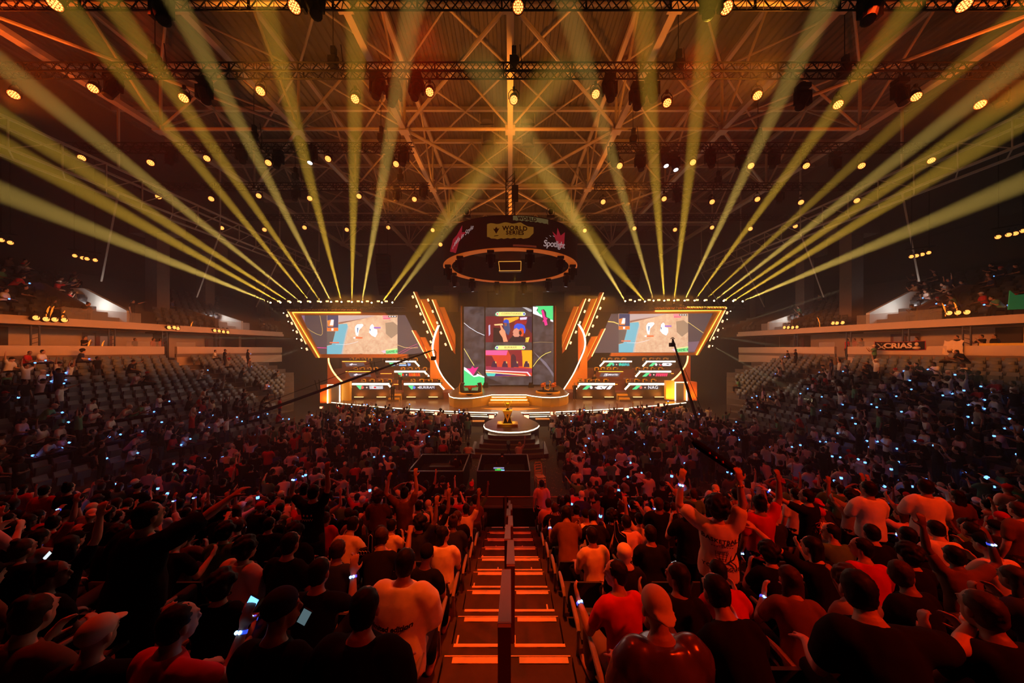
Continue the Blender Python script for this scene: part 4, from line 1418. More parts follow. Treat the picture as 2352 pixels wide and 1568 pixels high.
for sd, lst in slabs.items():
    Cc = CL if sd == 'left' else CR
    for pl, ln, kind, nm in lst:
        s = thing('slanted_panel', '%s slanted orange panel with a glowing edge, beside the %s screen' % (nm, sd), 'panel', (0, 0, 0), 0, 'slanted panels beside the centre screens')
        Yp = 37.0 if kind == 0 else 37.35
        poly([Cc(*p) for p in pl], Yp, .35).build('face', M_orange if kind else M_orange2, s)
        line(s, 'edge_light', [Cc(*p) for p in ln], Yp - .06, .05, M_warm_led if kind == 0 else M_yel_led)
st_l = [(1355, 172), (1390, 262), (1427, 333), (1457, 410), (1493, 505), (1525, 598), (1500, 202), (1543, 310), (1585, 417), (1622, 513), (1665, 622)]
st_r = [(937, 187), (903, 280), (872, 362), (833, 447), (796, 527), (798, 202), (755, 310), (710, 415), (672, 505), (622, 607)]
ol = [(640 + x / 7.35, 690 + y / 7.35) for x, y in ((145, 255), (222, 385), (307, 530), (385, 668), (475, 820))]
orr = [CR(*p) for p in ((2105, 323), (2062, 403), (2020, 487), (1978, 563), (1935, 640))]
for sd, where, lst in (('left', 'inner', [CL(*p) for p in st_l]), ('right', 'inner', [CR(*p) for p in st_r]), ('left', 'outer', ol), ('right', 'outer', orr)):
    for i, (px, py) in enumerate(lst):
        p = P(px, py, 36.7)
        g = thing('strobe_light', 'small tilted amber strobe on the %s slanted edge of the %s screen, %s downwards' % (where, sd, ORD[i + 1]), 'stage light', p, 0, 'tilted amber strobes beside the screens')
        a_ = .42 if (sd == 'left') else -.42
        Rm = Matrix.Rotation(a_, 3, 'Y') if True else None
        m = MB()
        m.box((0, .12, 0), (.26, .2, .40), Rm.transposed() if False else Rm.inverted())
        m.build('casing', M_black, g)
        m = MB()
        m.box((0, 0, 0), (.20, .02, .32), Rm.inverted())
        m.build('lamp_face', M_blind, g)
# ---- curved arches
arcs = {'left': ([(1006.5, 746.6), (999, 765), (994, 785), (993, 802), (998, 824), (1006, 845), (1017, 865), (1031, 882), (1048, 899)], [(754.5, 822), (756, 834), (765, 853), (782, 873), (807, 890)]),
        'right': ([(1330, 744), (1338, 757), (1343, 770), (1345, 787), (1343, 800), (1338, 814), (1320, 853), (1307, 875), (1292, 898)], [(1580, 817), (1578, 831), (1570, 846), (1554, 865), (1530, 884)])}


def smooth_px(pts, n=24):
    out = []
    P_ = [pts[0]] + list(pts) + [pts[-1]]
    for i in range(1, len(P_) - 2):
        for k in range(6):
            t = k / 6
            q = []
            for c in (0, 1):
                a, b, d, e = P_[i - 1][c], P_[i][c], P_[i + 1][c], P_[i + 2][c]
                q.append(.5 * (2 * b + (d - a) * t + (2 * a - 5 * b + 4 * d - e) * t * t + (3 * b - a - 3 * d + e) * t ** 3))
            out.append(tuple(q))
    out.append(pts[-1])
    return out


for sd, (big, small) in arcs.items():
    b_ = smooth_px(big)
    s = thing('arch_wing', 'tall curved orange wing with a double white light line, %s of the centre screens' % sd, 'set piece', (0, 0, 0))
    sgn = -1 if sd == 'left' else 1
    if sd == 'left':
        inner_ = [(1008, 747), (1008, 800), (1034, 868), (1048, 899), (1048, 905), (990, 905), (990, 790)]
    else:
        inner_ = [(1329, 745), (1329, 790), (1305, 868), (1292, 898), (1292, 905), (1347, 905), (1347, 790)]
    Ya = 34.6
    poly([(x, y) for x, y in b_] + ([(1030, 905), (988, 905), (988, 760)] if sd == 'left' else [(1310, 905), (1350, 905), (1350, 760)]), Ya, .3).build('side_face', M_orange, s) if False else None
    face = [p for p in b_] + ([(1012, 899), (1012, 750)] if False else [])
    fx = 1021 if sd == 'left' else 1318
    fp = [(x, y) for x, y in b_] 
    # curved board: inside of the arc up to a straight back edge
    poly(fp + ([(1003, 900), (988, 900), (988, 800)] if sd == 'left' else [(1336, 900), (1349, 900), (1349, 800)]), Ya + .5, .3).build('back_board', M_orange, s)
    poly([q for q in fp if q[1] < 850] + ([(1008, 850), (1008, 748)] if sd == 'left' else [(1328, 850), (1328, 746)]), Ya + .3, .15).build('inner_board', M_orange2, s)
    line(s, 'light_line', b_, Ya, .055, M_white_led)
    line(s, 'light_line', [(x - sgn * 3.2 * (1 - i / len(b_)), y) for i, (x, y) in enumerate(b_)], Ya, .035, M_white_led)
    s = thing('arch_wing', 'smaller curved glowing wing under the outer end of the %s screen' % sd, 'set piece', (0, 0, 0))
    q_ = smooth_px(small)
    line(s, 'light_line', q_, 34.0, .085, M_warm_led)
    if sd == 'left':
        poly(q_ + [(803, 925), (752, 925), (752, 822)], 34.2, .2).build('outer_board', M_orange2, s)
    else:
        poly(q_ + [(1530, 916), (1586, 918), (1586, 817)], 34.2, .2).build('outer_board', M_orange2, s)
# ---- door portals at both ends
for sd, fr, door, wing, blk in (('left', (752.5, 780.5, 883.5, 926), (761, 780, 884, 925), (784, 803, 876, 926), (735, 752, 884, 926)), ('right', (1551, 1577.5, 877.5, 920), (1553, 1570, 880, 918), (1530, 1549, 874, 918), (1582, 1601, 877, 920))):
    s = thing('door_portal', 'glowing white-edged doorway at the %s end of the stage' % sd, 'doorway', (0, 0, 0))
    Yd = 31.2
    x0, x1, y0, y1 = fr
    line(s, 'frame_light', [(x0, y1), (x0, y0), (x1, y0), (x1, y1)], Yd, .07, M_white_led)
    poly(((x0, y0), (x1, y0), (x1, y1), (x0, y1)), Yd + .15, .15).build('portal_back', M_orange, s)
    a, b, c, d = door
    poly(((a, c), (b, c), (b, d), (a, d)), Yd + .08, .05).build('door_leaf', mat('portal_door', (.20, .17, .15), .6), s)
    a, b, c, d = wing
    poly(((a, c), (b, c), (b, d), (a, d)), Yd + .3, .4).build('wing_panel', M_goldy, s)
    a, b, c, d = blk
    poly(((a, c), (b, c), (b, d), (a, d)), Yd + .3, 1.0).build('outer_block', M_orange2, s)
    area('portal_wash', P((wing[0] + wing[1]) / 2, wing[3] - 3, Yd - .2), P((wing[0] + wing[1]) / 2, wing[2] - 8, Yd + .4), 60, (1, .55, .06), .5, .2)
    area('portal_wash', P((blk[0] + blk[1]) / 2, blk[3] - 3, Yd - .2), P((blk[0] + blk[1]) / 2, blk[2] - 10, Yd + .4), 50, (1, .32, .03), .5, .2)
# ---- tiers
tiers = {'left': [((806, 1034), 32.5, 1.95), ((782, 1006), 34.5, 3.10), ((768, 990), 36.5, 4.13)], 'right': [((1306, 1530), 32.5, 1.95), ((1345, 1568), 34.5, 3.10), ((1348, 1580), 36.5, 4.13)]}
for sd, lst in tiers.items():
    for r, ((pa, pb), Y, zt) in enumerate(lst):
        xa, xb = P(pa, 0, Y).x, P(pb, 0, Y).x
        zb = ZS if r == 0 else lst[r - 1][2] - .0
        t = thing('stage_tier', 'dark red stepped platform carrying the %s row of desks, %s side' % (('front', 'middle', 'back')[r], sd), 'platform', ((xa + xb) / 2, Y, ZS))
        m = MB()
        m.box((0, 1.2, (zt - ZS) / 2), (xb - xa, 2.4, zt - ZS))
        m.build('block', M_maroon, t)
        m = MB()
        for k in range(3):
            m.box(((-.3 + .3 * k) * (xb - xa) * .9 + .4, -.02, zt - ZS - .55), (1.3, .03, .05))
        if r:
            m.build('step_light', M_or_led, t)
# steps between the two front desks
for sd, pc in (('left', 910), ('right', 1429)):
    t = thing('riser_steps', 'gold-lit steps between the two front desks on the %s side' % sd, 'steps', P(pc, 0, 31.4).xz.to_3d() if False else V(P(pc, 0, 32).x, 31.0, ZS))
    for k in range(5):
        m = MB()
        m.box((0, .28 * k + .14 * 1, .075 * (k + 1) + .0), (1.05, .28, .15 * (k + 1)))
        m.build('step', M_goldy if k % 2 else M_stage, t)
# ---- player desks
dk = {'left': [(0, 808, 895, 'a', 'on'), (0, 927, 1013, 'b', 'on'), (1, 793, 860, 'e', 'off'), (1, 905, 978, 'c', 'on'), (2, 785, 846, 'f', 'off'), (2, 885, 956, 'd', 'on')],
      'right': [(0, 1329, 1413, 'g', 'on'), (0, 1443, 1527, 'h', 'on'), (1, 1370, 1432, 'i', 'off'), (1, 1467, 1542, 'j', 'on'), (2, 1385, 1452, 'k', 'on'), (2, 1483, 1552, 'l', 'on')]}
M_desk = mat('desk_dark', (.035, .028, .028), .5)
M_deskscreen = glow('desk_screen_dark', (.035, .03, .04), 1)
M_elim = glow('desk_screen_dim', (.13, .09, .10), 1)
lookd = {'a': 'black and white swirl pattern', 'b': 'long white block lettering', 'c': 'red and orange picture', 'd': 'pale blue picture', 'e': 'dim grey panel and thin orange light', 'f': 'dim grey panel and thin orange light', 'g': 'white angular lettering', 'h': 'short white block lettering', 'i': 'dim ELIMINATED lettering', 'j': 'pink slanted lettering', 'k': 'teal picture', 'l': 'white rounded emblem'}
DESKS = []
for sd, lst in dk.items():
    mir = -1 if sd == 'right' else 1
    for (r, pa, pb, key, state) in lst:
        Y = 32.4 + 2 * r
        zt = (1.95, 3.10, 4.13)[r]
        xa, xb = P(pa, 0, Y).x, P(pb, 0, Y).x
        W = xb - xa
        dpos = '%s %s %s desk' % (sd, ('front', 'middle', 'back')[r], 'inner' if key in 'bcdgik' else 'outer')
        d = thing('player_desk', dpos + ' for players, showing ' + lookd[key], 'desk', ((xa + xb) / 2, Y, zt), 0, 'player desks on the stage tiers')
        DESKS.append((d, W, r, sd, key, dpos))
        H = .92
        h = W / 2
        m = MB()
        m.box((0, .42, H - .03), (W, .8, .05))
        m.box((0, .06, H + .05), (W, .06, .16))
        m.build('table_top', M_desk, d)
        m = MB()
        lo = -.65 if r == 0 else -.05
        m.prism([V(-h, .03, H - .06), V(h, .03, H - .06), V(h + mir * .25 if mir > 0 else h, .03, lo), V(-h if mir > 0 else -h - .25, .03, lo)], (0, .06, 0))
        m.build('front_panel', M_maroon if state == 'off' else M_stagef, d)
        m = MB()
        if state == 'on':
            m.box((0, -.01, H - .06), (W * .98, .05, .20 - .02 * r))
            ex = h * .93 * mir
            m.bar((ex, -.01, H - .1), (ex + mir * .48, -.01, H - .62), .17, .05, (0, 1, 0))
            m.build('light_strip', M_white_led, d)
        else:
            m.box((-.1 * mir, -.01, H - .06), (W * .9, .05, .07))
            m.build('light_strip', M_or_led, d)
        # front screen
        m = MB()
        zt_, zb_ = H - .20, H - .62
        sl = .22 * mir
        cx_ = -.12 * mir
        sw = h * .72
        m.prism([V(cx_ - sw, -.0, zt_), V(cx_ + sw, 0, zt_), V(cx_ + sw + sl, 0, zb_), V(cx_ - sw + sl, 0, zb_)], (0, .03, 0))
        fs = m.build('front_screen', M_elim if state == 'off' else M_deskscreen, d)
        zc = (zt_ + zb_) / 2

        def dp(name, pts, m_, k=1):
            mb_ = MB()
            mb_.prism([V(cx_ + a * sw, -.006 * k, zc + b * .2) for a, b in pts], (0, .004, 0))
            return mb_.build(name, m_, fs)
        if state == 'on':
            if mir > 0:
                dp('team_colour', [(-.98, 1), (-.55, 1), (-.62, -.9), (-.72, -1)], em(80, 220, 140))
            else:
                dp('team_colour', [(-.98, 1), (-.62, 1), (-.95, -1), (-1.3, -1)] if False else [(-.85, 1), (-.5, 1), (-.85, -1), (-1.2, -1)], em(80, 220, 140))
            for xx, cc, rr in ((-.52, {'a': (225, 90, 80), 'b': (90, 120, 220), 'c': (220, 50, 30), 'd': (120, 170, 230), 'g': (240, 235, 235), 'h': (220, 100, 80), 'j': (220, 60, 90), 'k': (60, 200, 170), 'l': (240, 240, 240)}[key], .2), (-.2, (235, 200, 180), .11)):
                dp('emblem', [(xx + rr * math.cos(t) * .55, rr * 4 * math.sin(t)) for t in np.linspace(0, 2 * PI, 9)[:-1]], em(*cc), 2)
        F_ = lambda a, b=0: facing(V(cx_ + a * sw, -.02, zc + b))
        if key == 'b':
            text('BURIRAM', .38, em(250, 245, 255), fs, F_(.42), ext=.003)
        elif key == 'h':
            text('NAG', .46, em(245, 242, 245), fs, F_(.4), ext=.003, bold=.004, space=1.1)
        elif key == 'i':
            text('ELIMINATED', .24, em(240, 235, 240), fs, F_(.1), ext=.003, bold=.006)
            for k in range(3):
                dp('slash', [(-.62 + .12 * k, .8), (-.57 + .12 * k, .8), (-.73 + .12 * k, -.8), (-.78 + .12 * k, -.8)], em(240, 235, 240), 2)
        elif key in 'ef':
            dp('arrow_emblem', [(-.5, 0), (-.2, .75), (-.1, .45), (-.12, .2), (.3, .2), (.3, -.1), (-.2, -.1), (-.25, -.6), (-.45, -.3)], em(235, 225, 232), 2)
        elif key == 'a':
            for k in range(4):
                dp('swirl', [(-.05 + .02 * k, .8 - .45 * k), (.25, .95 - .45 * k), (.6, .7 - .42 * k), (.98, .85 - .42 * k), (.98, .6 - .42 * k), (.6, .45 - .42 * k), (.2, .65 - .45 * k), (0, .55 - .45 * k)], em(245, 245, 248), 2)
            dp('red_spot', [(.4 + .1 * math.cos(t), .5 * math.sin(t)) for t in np.linspace(0, 2 * PI, 9)[:-1]], em(215, 50, 60), 3)
        elif key == 'c':
            for k in range(5):
                dp('picture', [(.0 + .2 * k, .9), (.16 + .2 * k, .9), (.2 + .2 * k, -.9), (.0 + .2 * k, -.7)], em(230, 60 + 25 * (k % 3), 25), 2)
        elif key == 'd':
            dp('picture', [(-.05, .9), (.55, .9), (.55, .3), (-.05, .3)], em(225, 200, 160), 2)
            dp('picture', [(-.05, 0), (.6, 0), (.6, -.8), (-.05, -.8)], em(150, 195, 240), 2)
            dp('picture', [(.7, .8), (1.0, .5), (.95, -.7), (.75, -.9)], em(120, 165, 230), 2)
        elif key == 'g':
            dp('letter', [(0, .9), (.45, .9), (.15, 0), (.35, -.9), (-.05, -.9), (-.2, -.3)], em(245, 242, 245), 2)
            dp('letter', [(.25, .5), (.75, .9), (.62, .1), (.5, -.9), (.3, -.5)], em(245, 242, 245), 2)
            dp('letter', [(.85, .9), (1.12, .9), (.9, -.95), (.62, -.95)], em(245, 242, 245), 2)
        elif key == 'j':
            for k in range(6):
                dp('letter', [(.02 + .17 * k, .85), (.15 + .17 * k, .85), (.06 + .17 * k, -.85), (-.07 + .17 * k, -.85)], em(235, 50, 95), 2)
            dp('letter', [(.0, .2), (.9, .3), (.88, -.05), (-.02, -.1)], em(235, 50, 95), 3)
        elif key == 'k':
            for k in range(4):
                dp('picture', [(.0 + .25 * k, .6 - .2 * (k % 2)), (.22 + .25 * k, .95), (.3 + .25 * k, -.4 - .3 * (k % 2)), (.04 + .25 * k, -.9)], em(20, 200 - 15 * k, 165), 2)
        elif key == 'l':
            dp('picture', [(.1, .9), (.8, .9), (.98, .3), (.8, -.8), (.1, -.8), (.0, 0)], em(245, 245, 248), 2)
            dp('picture', [(.45, .4), (.7, .4), (.65, -.1), (.42, 0)], em(40, 36, 44), 3)
            dp('picture', [(-.2, -.1), (.0, -.1), (-.02, -.8), (-.22, -.8)], em(220, 50, 60), 3)
        if r == 0:
            for k, xx in enumerate((-h * .55, h * .62)):
                m = MB()
                m.box((xx, -.25, lo + .12), (1.0 if True else 1, .18, .14))
                m.build('floor_light', M_blackm, d)
                m = MB()
                m.box((xx, -.30, lo + .22), (.92, .10, .05))
                m.build('floor_light_lamp', M_warm_led, d)
                area('desk_uplight', V((xa + xb) / 2 + xx, Y - .35, zt + lo + .3), V((xa + xb) / 2 + xx + .2 * mir, Y + .1, zt + .6), 14, (1, .22, .02), .8, .1)
# ---- trophy on its plinth
pb = on(1165, 979, ZS)
tp = thing('trophy_plinth', 'black and orange faceted plinth on a gold slab at the stage tongue', 'plinth', (pb.x + .02, pb.y + .45, ZS))
m = MB()
m.box((0, 0, .07), (1.40, .95, .14))
m.build('base_slab', M_gold, tp)
m = MB()
m.rings([[V(x * a, y * b, z) for x, y in ((-1, -1), (1, -1), (1, 1), (-1, 1))] for a, b, z in ((.33, .26, .14), (.20, .17, .58), (.30, .24, .94))])
m.build('column', M_black, tp)
m = MB()
m.prism([V(-.29, -.265, .94), V(.28, -.265, .94), V(0, -.28, .24)], (0, .02, 0))
m.build('front_facet', M_orange, tp)
for s in (-1, 1):
    m = MB()
    m.bar((s * .33, -.28, .15), (s * .17, -.22, .60), .035)
    m.build('gold_edge', M_gold, tp)
m = MB()
m.prism([V(-.09, -.285, .80), V(-.03, -.285, .74), V(0, -.285, .80), V(.03, -.285, .74), V(.09, -.285, .80), V(0, -.287, .62)], (0, .004, 0))
m.build('emblem', M_black, tp)
m = MB()
m.box((0, 0, .97), (.66, .52, .07))
m.build('top_slab', M_gold, tp)
tr = thing('trophy', 'gold winged cup standing on the plinth', 'trophy', (tp.location.x, tp.location.y, ZS + 1.005))
m = MB()
m.lathe([(.12, 0), (.12, .04), (.06, .08), (.045, .12)], (0, 0, 0), 16)
m.build('foot', M_black, tr)
m = MB()
m.lathe([(.03, .12), (.05, .18), (.10, .30), (.13, .46), (.12, .48), (.09, .32), (.02, .2)], (0, 0, 0), 20)
m.build('cup', M_gold, tr, True)
for s in (-1, 1):
    m = MB()
    m.path([(s * .03, 0, .14), (s * .12, 0, .26), (s * .22, 0, .42), (s * .27, 0, .62)], [.02, .026, .028, .014], 8)
    m.path([(s * .14, 0, .46), (s * .19, 0, .58), (s * .16, 0, .66)], [.022, .02, .01], 8)
    m.path([(s * .26, 0, .6), (s * .19, 0, .56)], [.016, .012], 8)
    m.build('wing_handle', M_gold, tr, True)
m = MB()
m.ell((0, -.03, .36), (.07, .07, .13), 10, 8)
m.build('core', M_gold, tr, True)
# ---- round set pieces on the centre platform
for px, py, wpx, nm in ((1081, 905, 55, 'left'), (1259, 903, 56, 'right')):
    c = on(px, py, ZP)
    R0 = wpx / 2 / F * c.y
    s = thing('stage_prop', ('round gold-edged podium with two curved dark armchairs and a red gun-like prop' if nm == 'left' else 'round gold-edged podium with two orange engine-like props and a looping yellow hose'), 'prop', (c.x, c.y + .2, ZP))
    m = MB()
    m.lathe([(R0 * .98, 0), (R0, .02), (R0, .17), (R0 * .93, .20), (R0 * .9, .20)], (0, 0, 0), 28)
    m.build('podium', M_goldy, s)
    m = MB()
    m.lathe([(.001, .205), (R0 * .9, .205), (R0 * .9, .19)], (0, 0, 0), 28)
    m.build('podium_top', M_blackm, s)
    if nm == 'left':
        for q in (-1, 1):
            m = MB()
            m.prism([V(q * .85, -.2, .2), V(q * .65, -.2, .25), V(q * .75, -.2, .7), V(q * .62, -.2, 1.02), V(q * .95, -.2, 1.08), V(q * 1.05, -.2, .8), V(q * 1.0, -.2, .25)], (0, .55, 0))
            m.build('armchair', M_grey, s)
            m = MB()
            m.path([(q * 1.03, -.23, .22), (q * 1.08, -.23, .75), (q * .98, -.23, 1.08)], .035, 6)
            m.build('gold_piping', M_goldy, s)
        m = MB()
        m.prism([V(-.6, 0, .72), V(-.1, 0, .78), (.3, 0, .75), (.55, 0, .86), (.55, 0, .66), (.2, 0, .58), (-.55, 0, .6)], (0, .2, 0))
        m.ell((-.1, .1, .48), (.2, .15, .18), 10, 6)
        m.build('red_prop', mat('prop_red', (.55, .07, .03), .45), s)
        m = MB()
        m.tube((-.1, .1, .2), (-.1, .1, .5), .05, 8)
        m.build('prop_stand', M_black, s)
    else:
        for x_ in (-.45, .55):
            m = MB()
            m.ell((x_, 0, .78), (.26, .2, .22), 10, 6)
            m.ell((x_ + .12, -.05, .95), (.14, .12, .10), 8, 6)
            m.tube((x_ - .2, -.1, .6), (x_ + .25, -.1, .7), .08, 8)
            m.build('engine', mat('prop_orange', (.65, .17, .04), .4, .3), s)
            m = MB()
            m.tube((x_, 0, .2), (x_, 0, .62), .06, 8)
            m.build('engine_stand', M_black, s)
        m = MB()
        m.path([(-.35, -.2, .7), (-.3, -.3, .4), (0, -.35, .32), (.18, -.32, .5), (.12, -.3, .85), (.22, -.3, 1.1), (.1, -.3, 1.2)], .045, 8)
        m.build('yellow_hose', M_gold, s)
    m = MB()
    m.prism([V(-.35, -R0 - .02, .14), V(.35, -R0 - .02, .14), V(.12, -R0 - .06, .02), V(-.12, -R0 - .06, .02)], (0, .06, 0))
    m.build('emblem', M_black, s)
# ---- blinder lamps in front of the stage
for i, (px, py) in enumerate(((738, 936), (781, 932), (808, 936), (850, 940), (889, 945), (947, 949), (1004, 950), (1071, 952), (1129, 957), (1209, 957), (1270, 949), (1331, 946), (1390, 946), (1439, 940), (1482, 936), (1520, 930))):
    x = P(px, 0, 26).x
    Yb = front(x) - .55 if not 1100 < px < 1230 else 24.2
    p = P(px, py, Yb)
    g = thing('blinder_lamp', 'glowing orange-white floor lamp in front of the stage edge, %s from the left' % ORD[i + 1], 'stage light', p, 0, 'floor lamps along the stage front')
    big = 1 if px > 900 else .7
    m = MB()
    m.box((0, .08, 0), (.46 * big, .16, .34 * big))
    m.build('casing', M_red_case if 'M_red_case' in globals() else mat('lamp_case_red', (.3, .03, .02), .5), g)
    m = MB()
    m.box((0, -.01, .01), (.38 * big, .03, .24 * big))
    m.build('lamp_face', M_blind, g)
    m = MB()
    m.tube((0, .08, -.15 * big), (0, .08, -p.z), .025, 6)
    m.build('stand', M_black, g)
# tables and camera positions in front of the stage
for px, py in ((1096, 967), (1246, 962), (975, 968)):
    p = on(px, py, .9)
    g = thing('camera_table', 'small yellow-lit table in the pit before the stage, ' + {1096: 'just left of the tongue', 1246: 'just right of the tongue', 975: 'farthest left'}[px], 'table', (p.x, p.y, 0))
    m = MB()
    m.box((0, 0, .9), (1.1, .5, .05))
    m.build('top', M_goldy, g)
    for q in (-.48, .48):
        m = MB()
        m.tube((q, 0, 0), (q, 0, .88), .03, 6)
        m.build('leg', M_black, g)
# ================================================================== people
def ev_mesh(mb, vox, smooth=2, ratio=None, name='m', fac=.5):
    """voxel-join overlapping volumes into one continuous skin"""
    me = mb.mesh('tmp')
    o = link('tmp', me)
    r = o.modifiers.new('r', 'REMESH')
    r.mode = 'VOXEL'
    r.voxel_size = vox
    r.use_smooth_shade = True
    if smooth:
        s = o.modifiers.new('s', 'SMOOTH')
        s.factor = fac
        s.iterations = smooth
    if ratio:
        d = o.modifiers.new('d', 'DECIMATE')
        d.ratio = ratio
    dg = bpy.context.evaluated_depsgraph_get()
    out = bpy.data.meshes.new_from_object(o.evaluated_get(dg))
    out.name = name
    bpy.data.objects.remove(o)
    bpy.data.meshes.remove(me)
    return out


def frame(d, up):
    d = Vector(d).normalized()
    u = Vector(up)
    a = d.cross(u)
    if a.length < .05:
        a = d.cross(Vector((.3, .9, .1)))
    a.normalize()
    return d, a, a.cross(d).normalized()


def limb(mb, pts, rad, n=12):
    mb.path(pts, rad, n)
    for p, r in zip(pts, rad):
        mb.ell(p, (r, r, r), 10, 8)


def hand(mb, w, d, pn, side, curl=.35, spread=.12, detail=True, grip=False):
    """palm, four fingers and a thumb; pn = palm normal, side = +1/-1 thumb side"""
    d, a, b = frame(d, pn)      # d along, a sideways, b ~ palm normal
    if b.dot(Vector(pn)) < 0:
        a, b = -a, -b
    a = a * side
    c = w + d * .05
    M = Matrix((a, b, d)).transposed()
    mb.ell(c, (.043, .019, .060), 12, 8, M)
    mb.ell(w, (.030, .023, .035), 10, 6, M)
    for k, (off, ln) in enumerate(((.030, .068), (.010, .078), (-.010, .072), (-.029, .056))):
        cu = curl * (1 + .15 * k) if not grip else 1.15
        p0 = c + d * .045 + a * off
        d1 = (d + a * (off * spread * 30) + b * cu * .55).normalized()
        d2 = (d1 + b * cu * 1.1).normalized()
        d3 = (d2 + b * cu * .9).normalized()
        p1 = p0 + d1 * ln * .45
        p2 = p1 + d2 * ln * .32
        p3 = p2 + d3 * ln * .25
        limb(mb, [p0, p1, p2, p3], [.0105, .0098, .009, .0075], 8)
    t0 = w + d * .025 + a * .03
    t1 = t0 + (d * .6 + a * .8 + b * .25).normalized() * .042
    t2 = t1 + (d * .85 + a * .35 + b * .4).normalized() * .034
    limb(mb, [t0, t1, t2], [.014, .0118, .009], 8)


def arm_dirs(kind):
    """(upper arm, forearm, hand, palm normal) for the right side (+x)"""
    return {'down': ((.22, -.02, -1), (.06, .22, -1), (.0, .15, -1), (-1, 0, 0)),
            'lap': ((.16, .22, -1), (-.30, .95, -.12), (-.3, .9, -.35), (0, .2, -1)),
            'clap': ((.28, .38, -.85), (-.52, .62, .60), (-.35, .55, .75), (-1, .1, .1)),
            'phone': ((.16, .62, -.62), (-.16, .55, .80), (-.05, .35, .95), (-.3, .9, 0)),
            'raise': ((.42, .12, .90), (.06, .10, 1), (0, .15, 1), (-.2, 1, 0)),
            'raise2': ((.75, .20, .55), (-.12, .16, 1), (-.15, .2, 1), (-.5, .8, 0)),
            'high': ((.30, .05, 1), (-.10, .05, 1), (-.05, .1, 1), (-.2, 1, 0)),
            'point': ((.55, .72, .40), (.30, .85, .45), (.25, .9, .4), (0, 0, -1)),
            'head': ((.85, .30, .45), (-.75, -.05, .55), (-.9, .0, .2), (-.4, 0, -1)),
            'cross': ((.20, .35, -.9), (-.9, .35, .12), (-1, .1, 0), (0, -1, 0)),
            'out': ((.92, .25, -.1), (.75, .6, .1), (.7, .7, .1), (0, 0, -1)),
            'hold': ((.30, .25, -.9), (.05, .85, .45), (0, .8, .6), (-1, 0, 0))}[kind]


class Pose:
    pass


POSES = {}


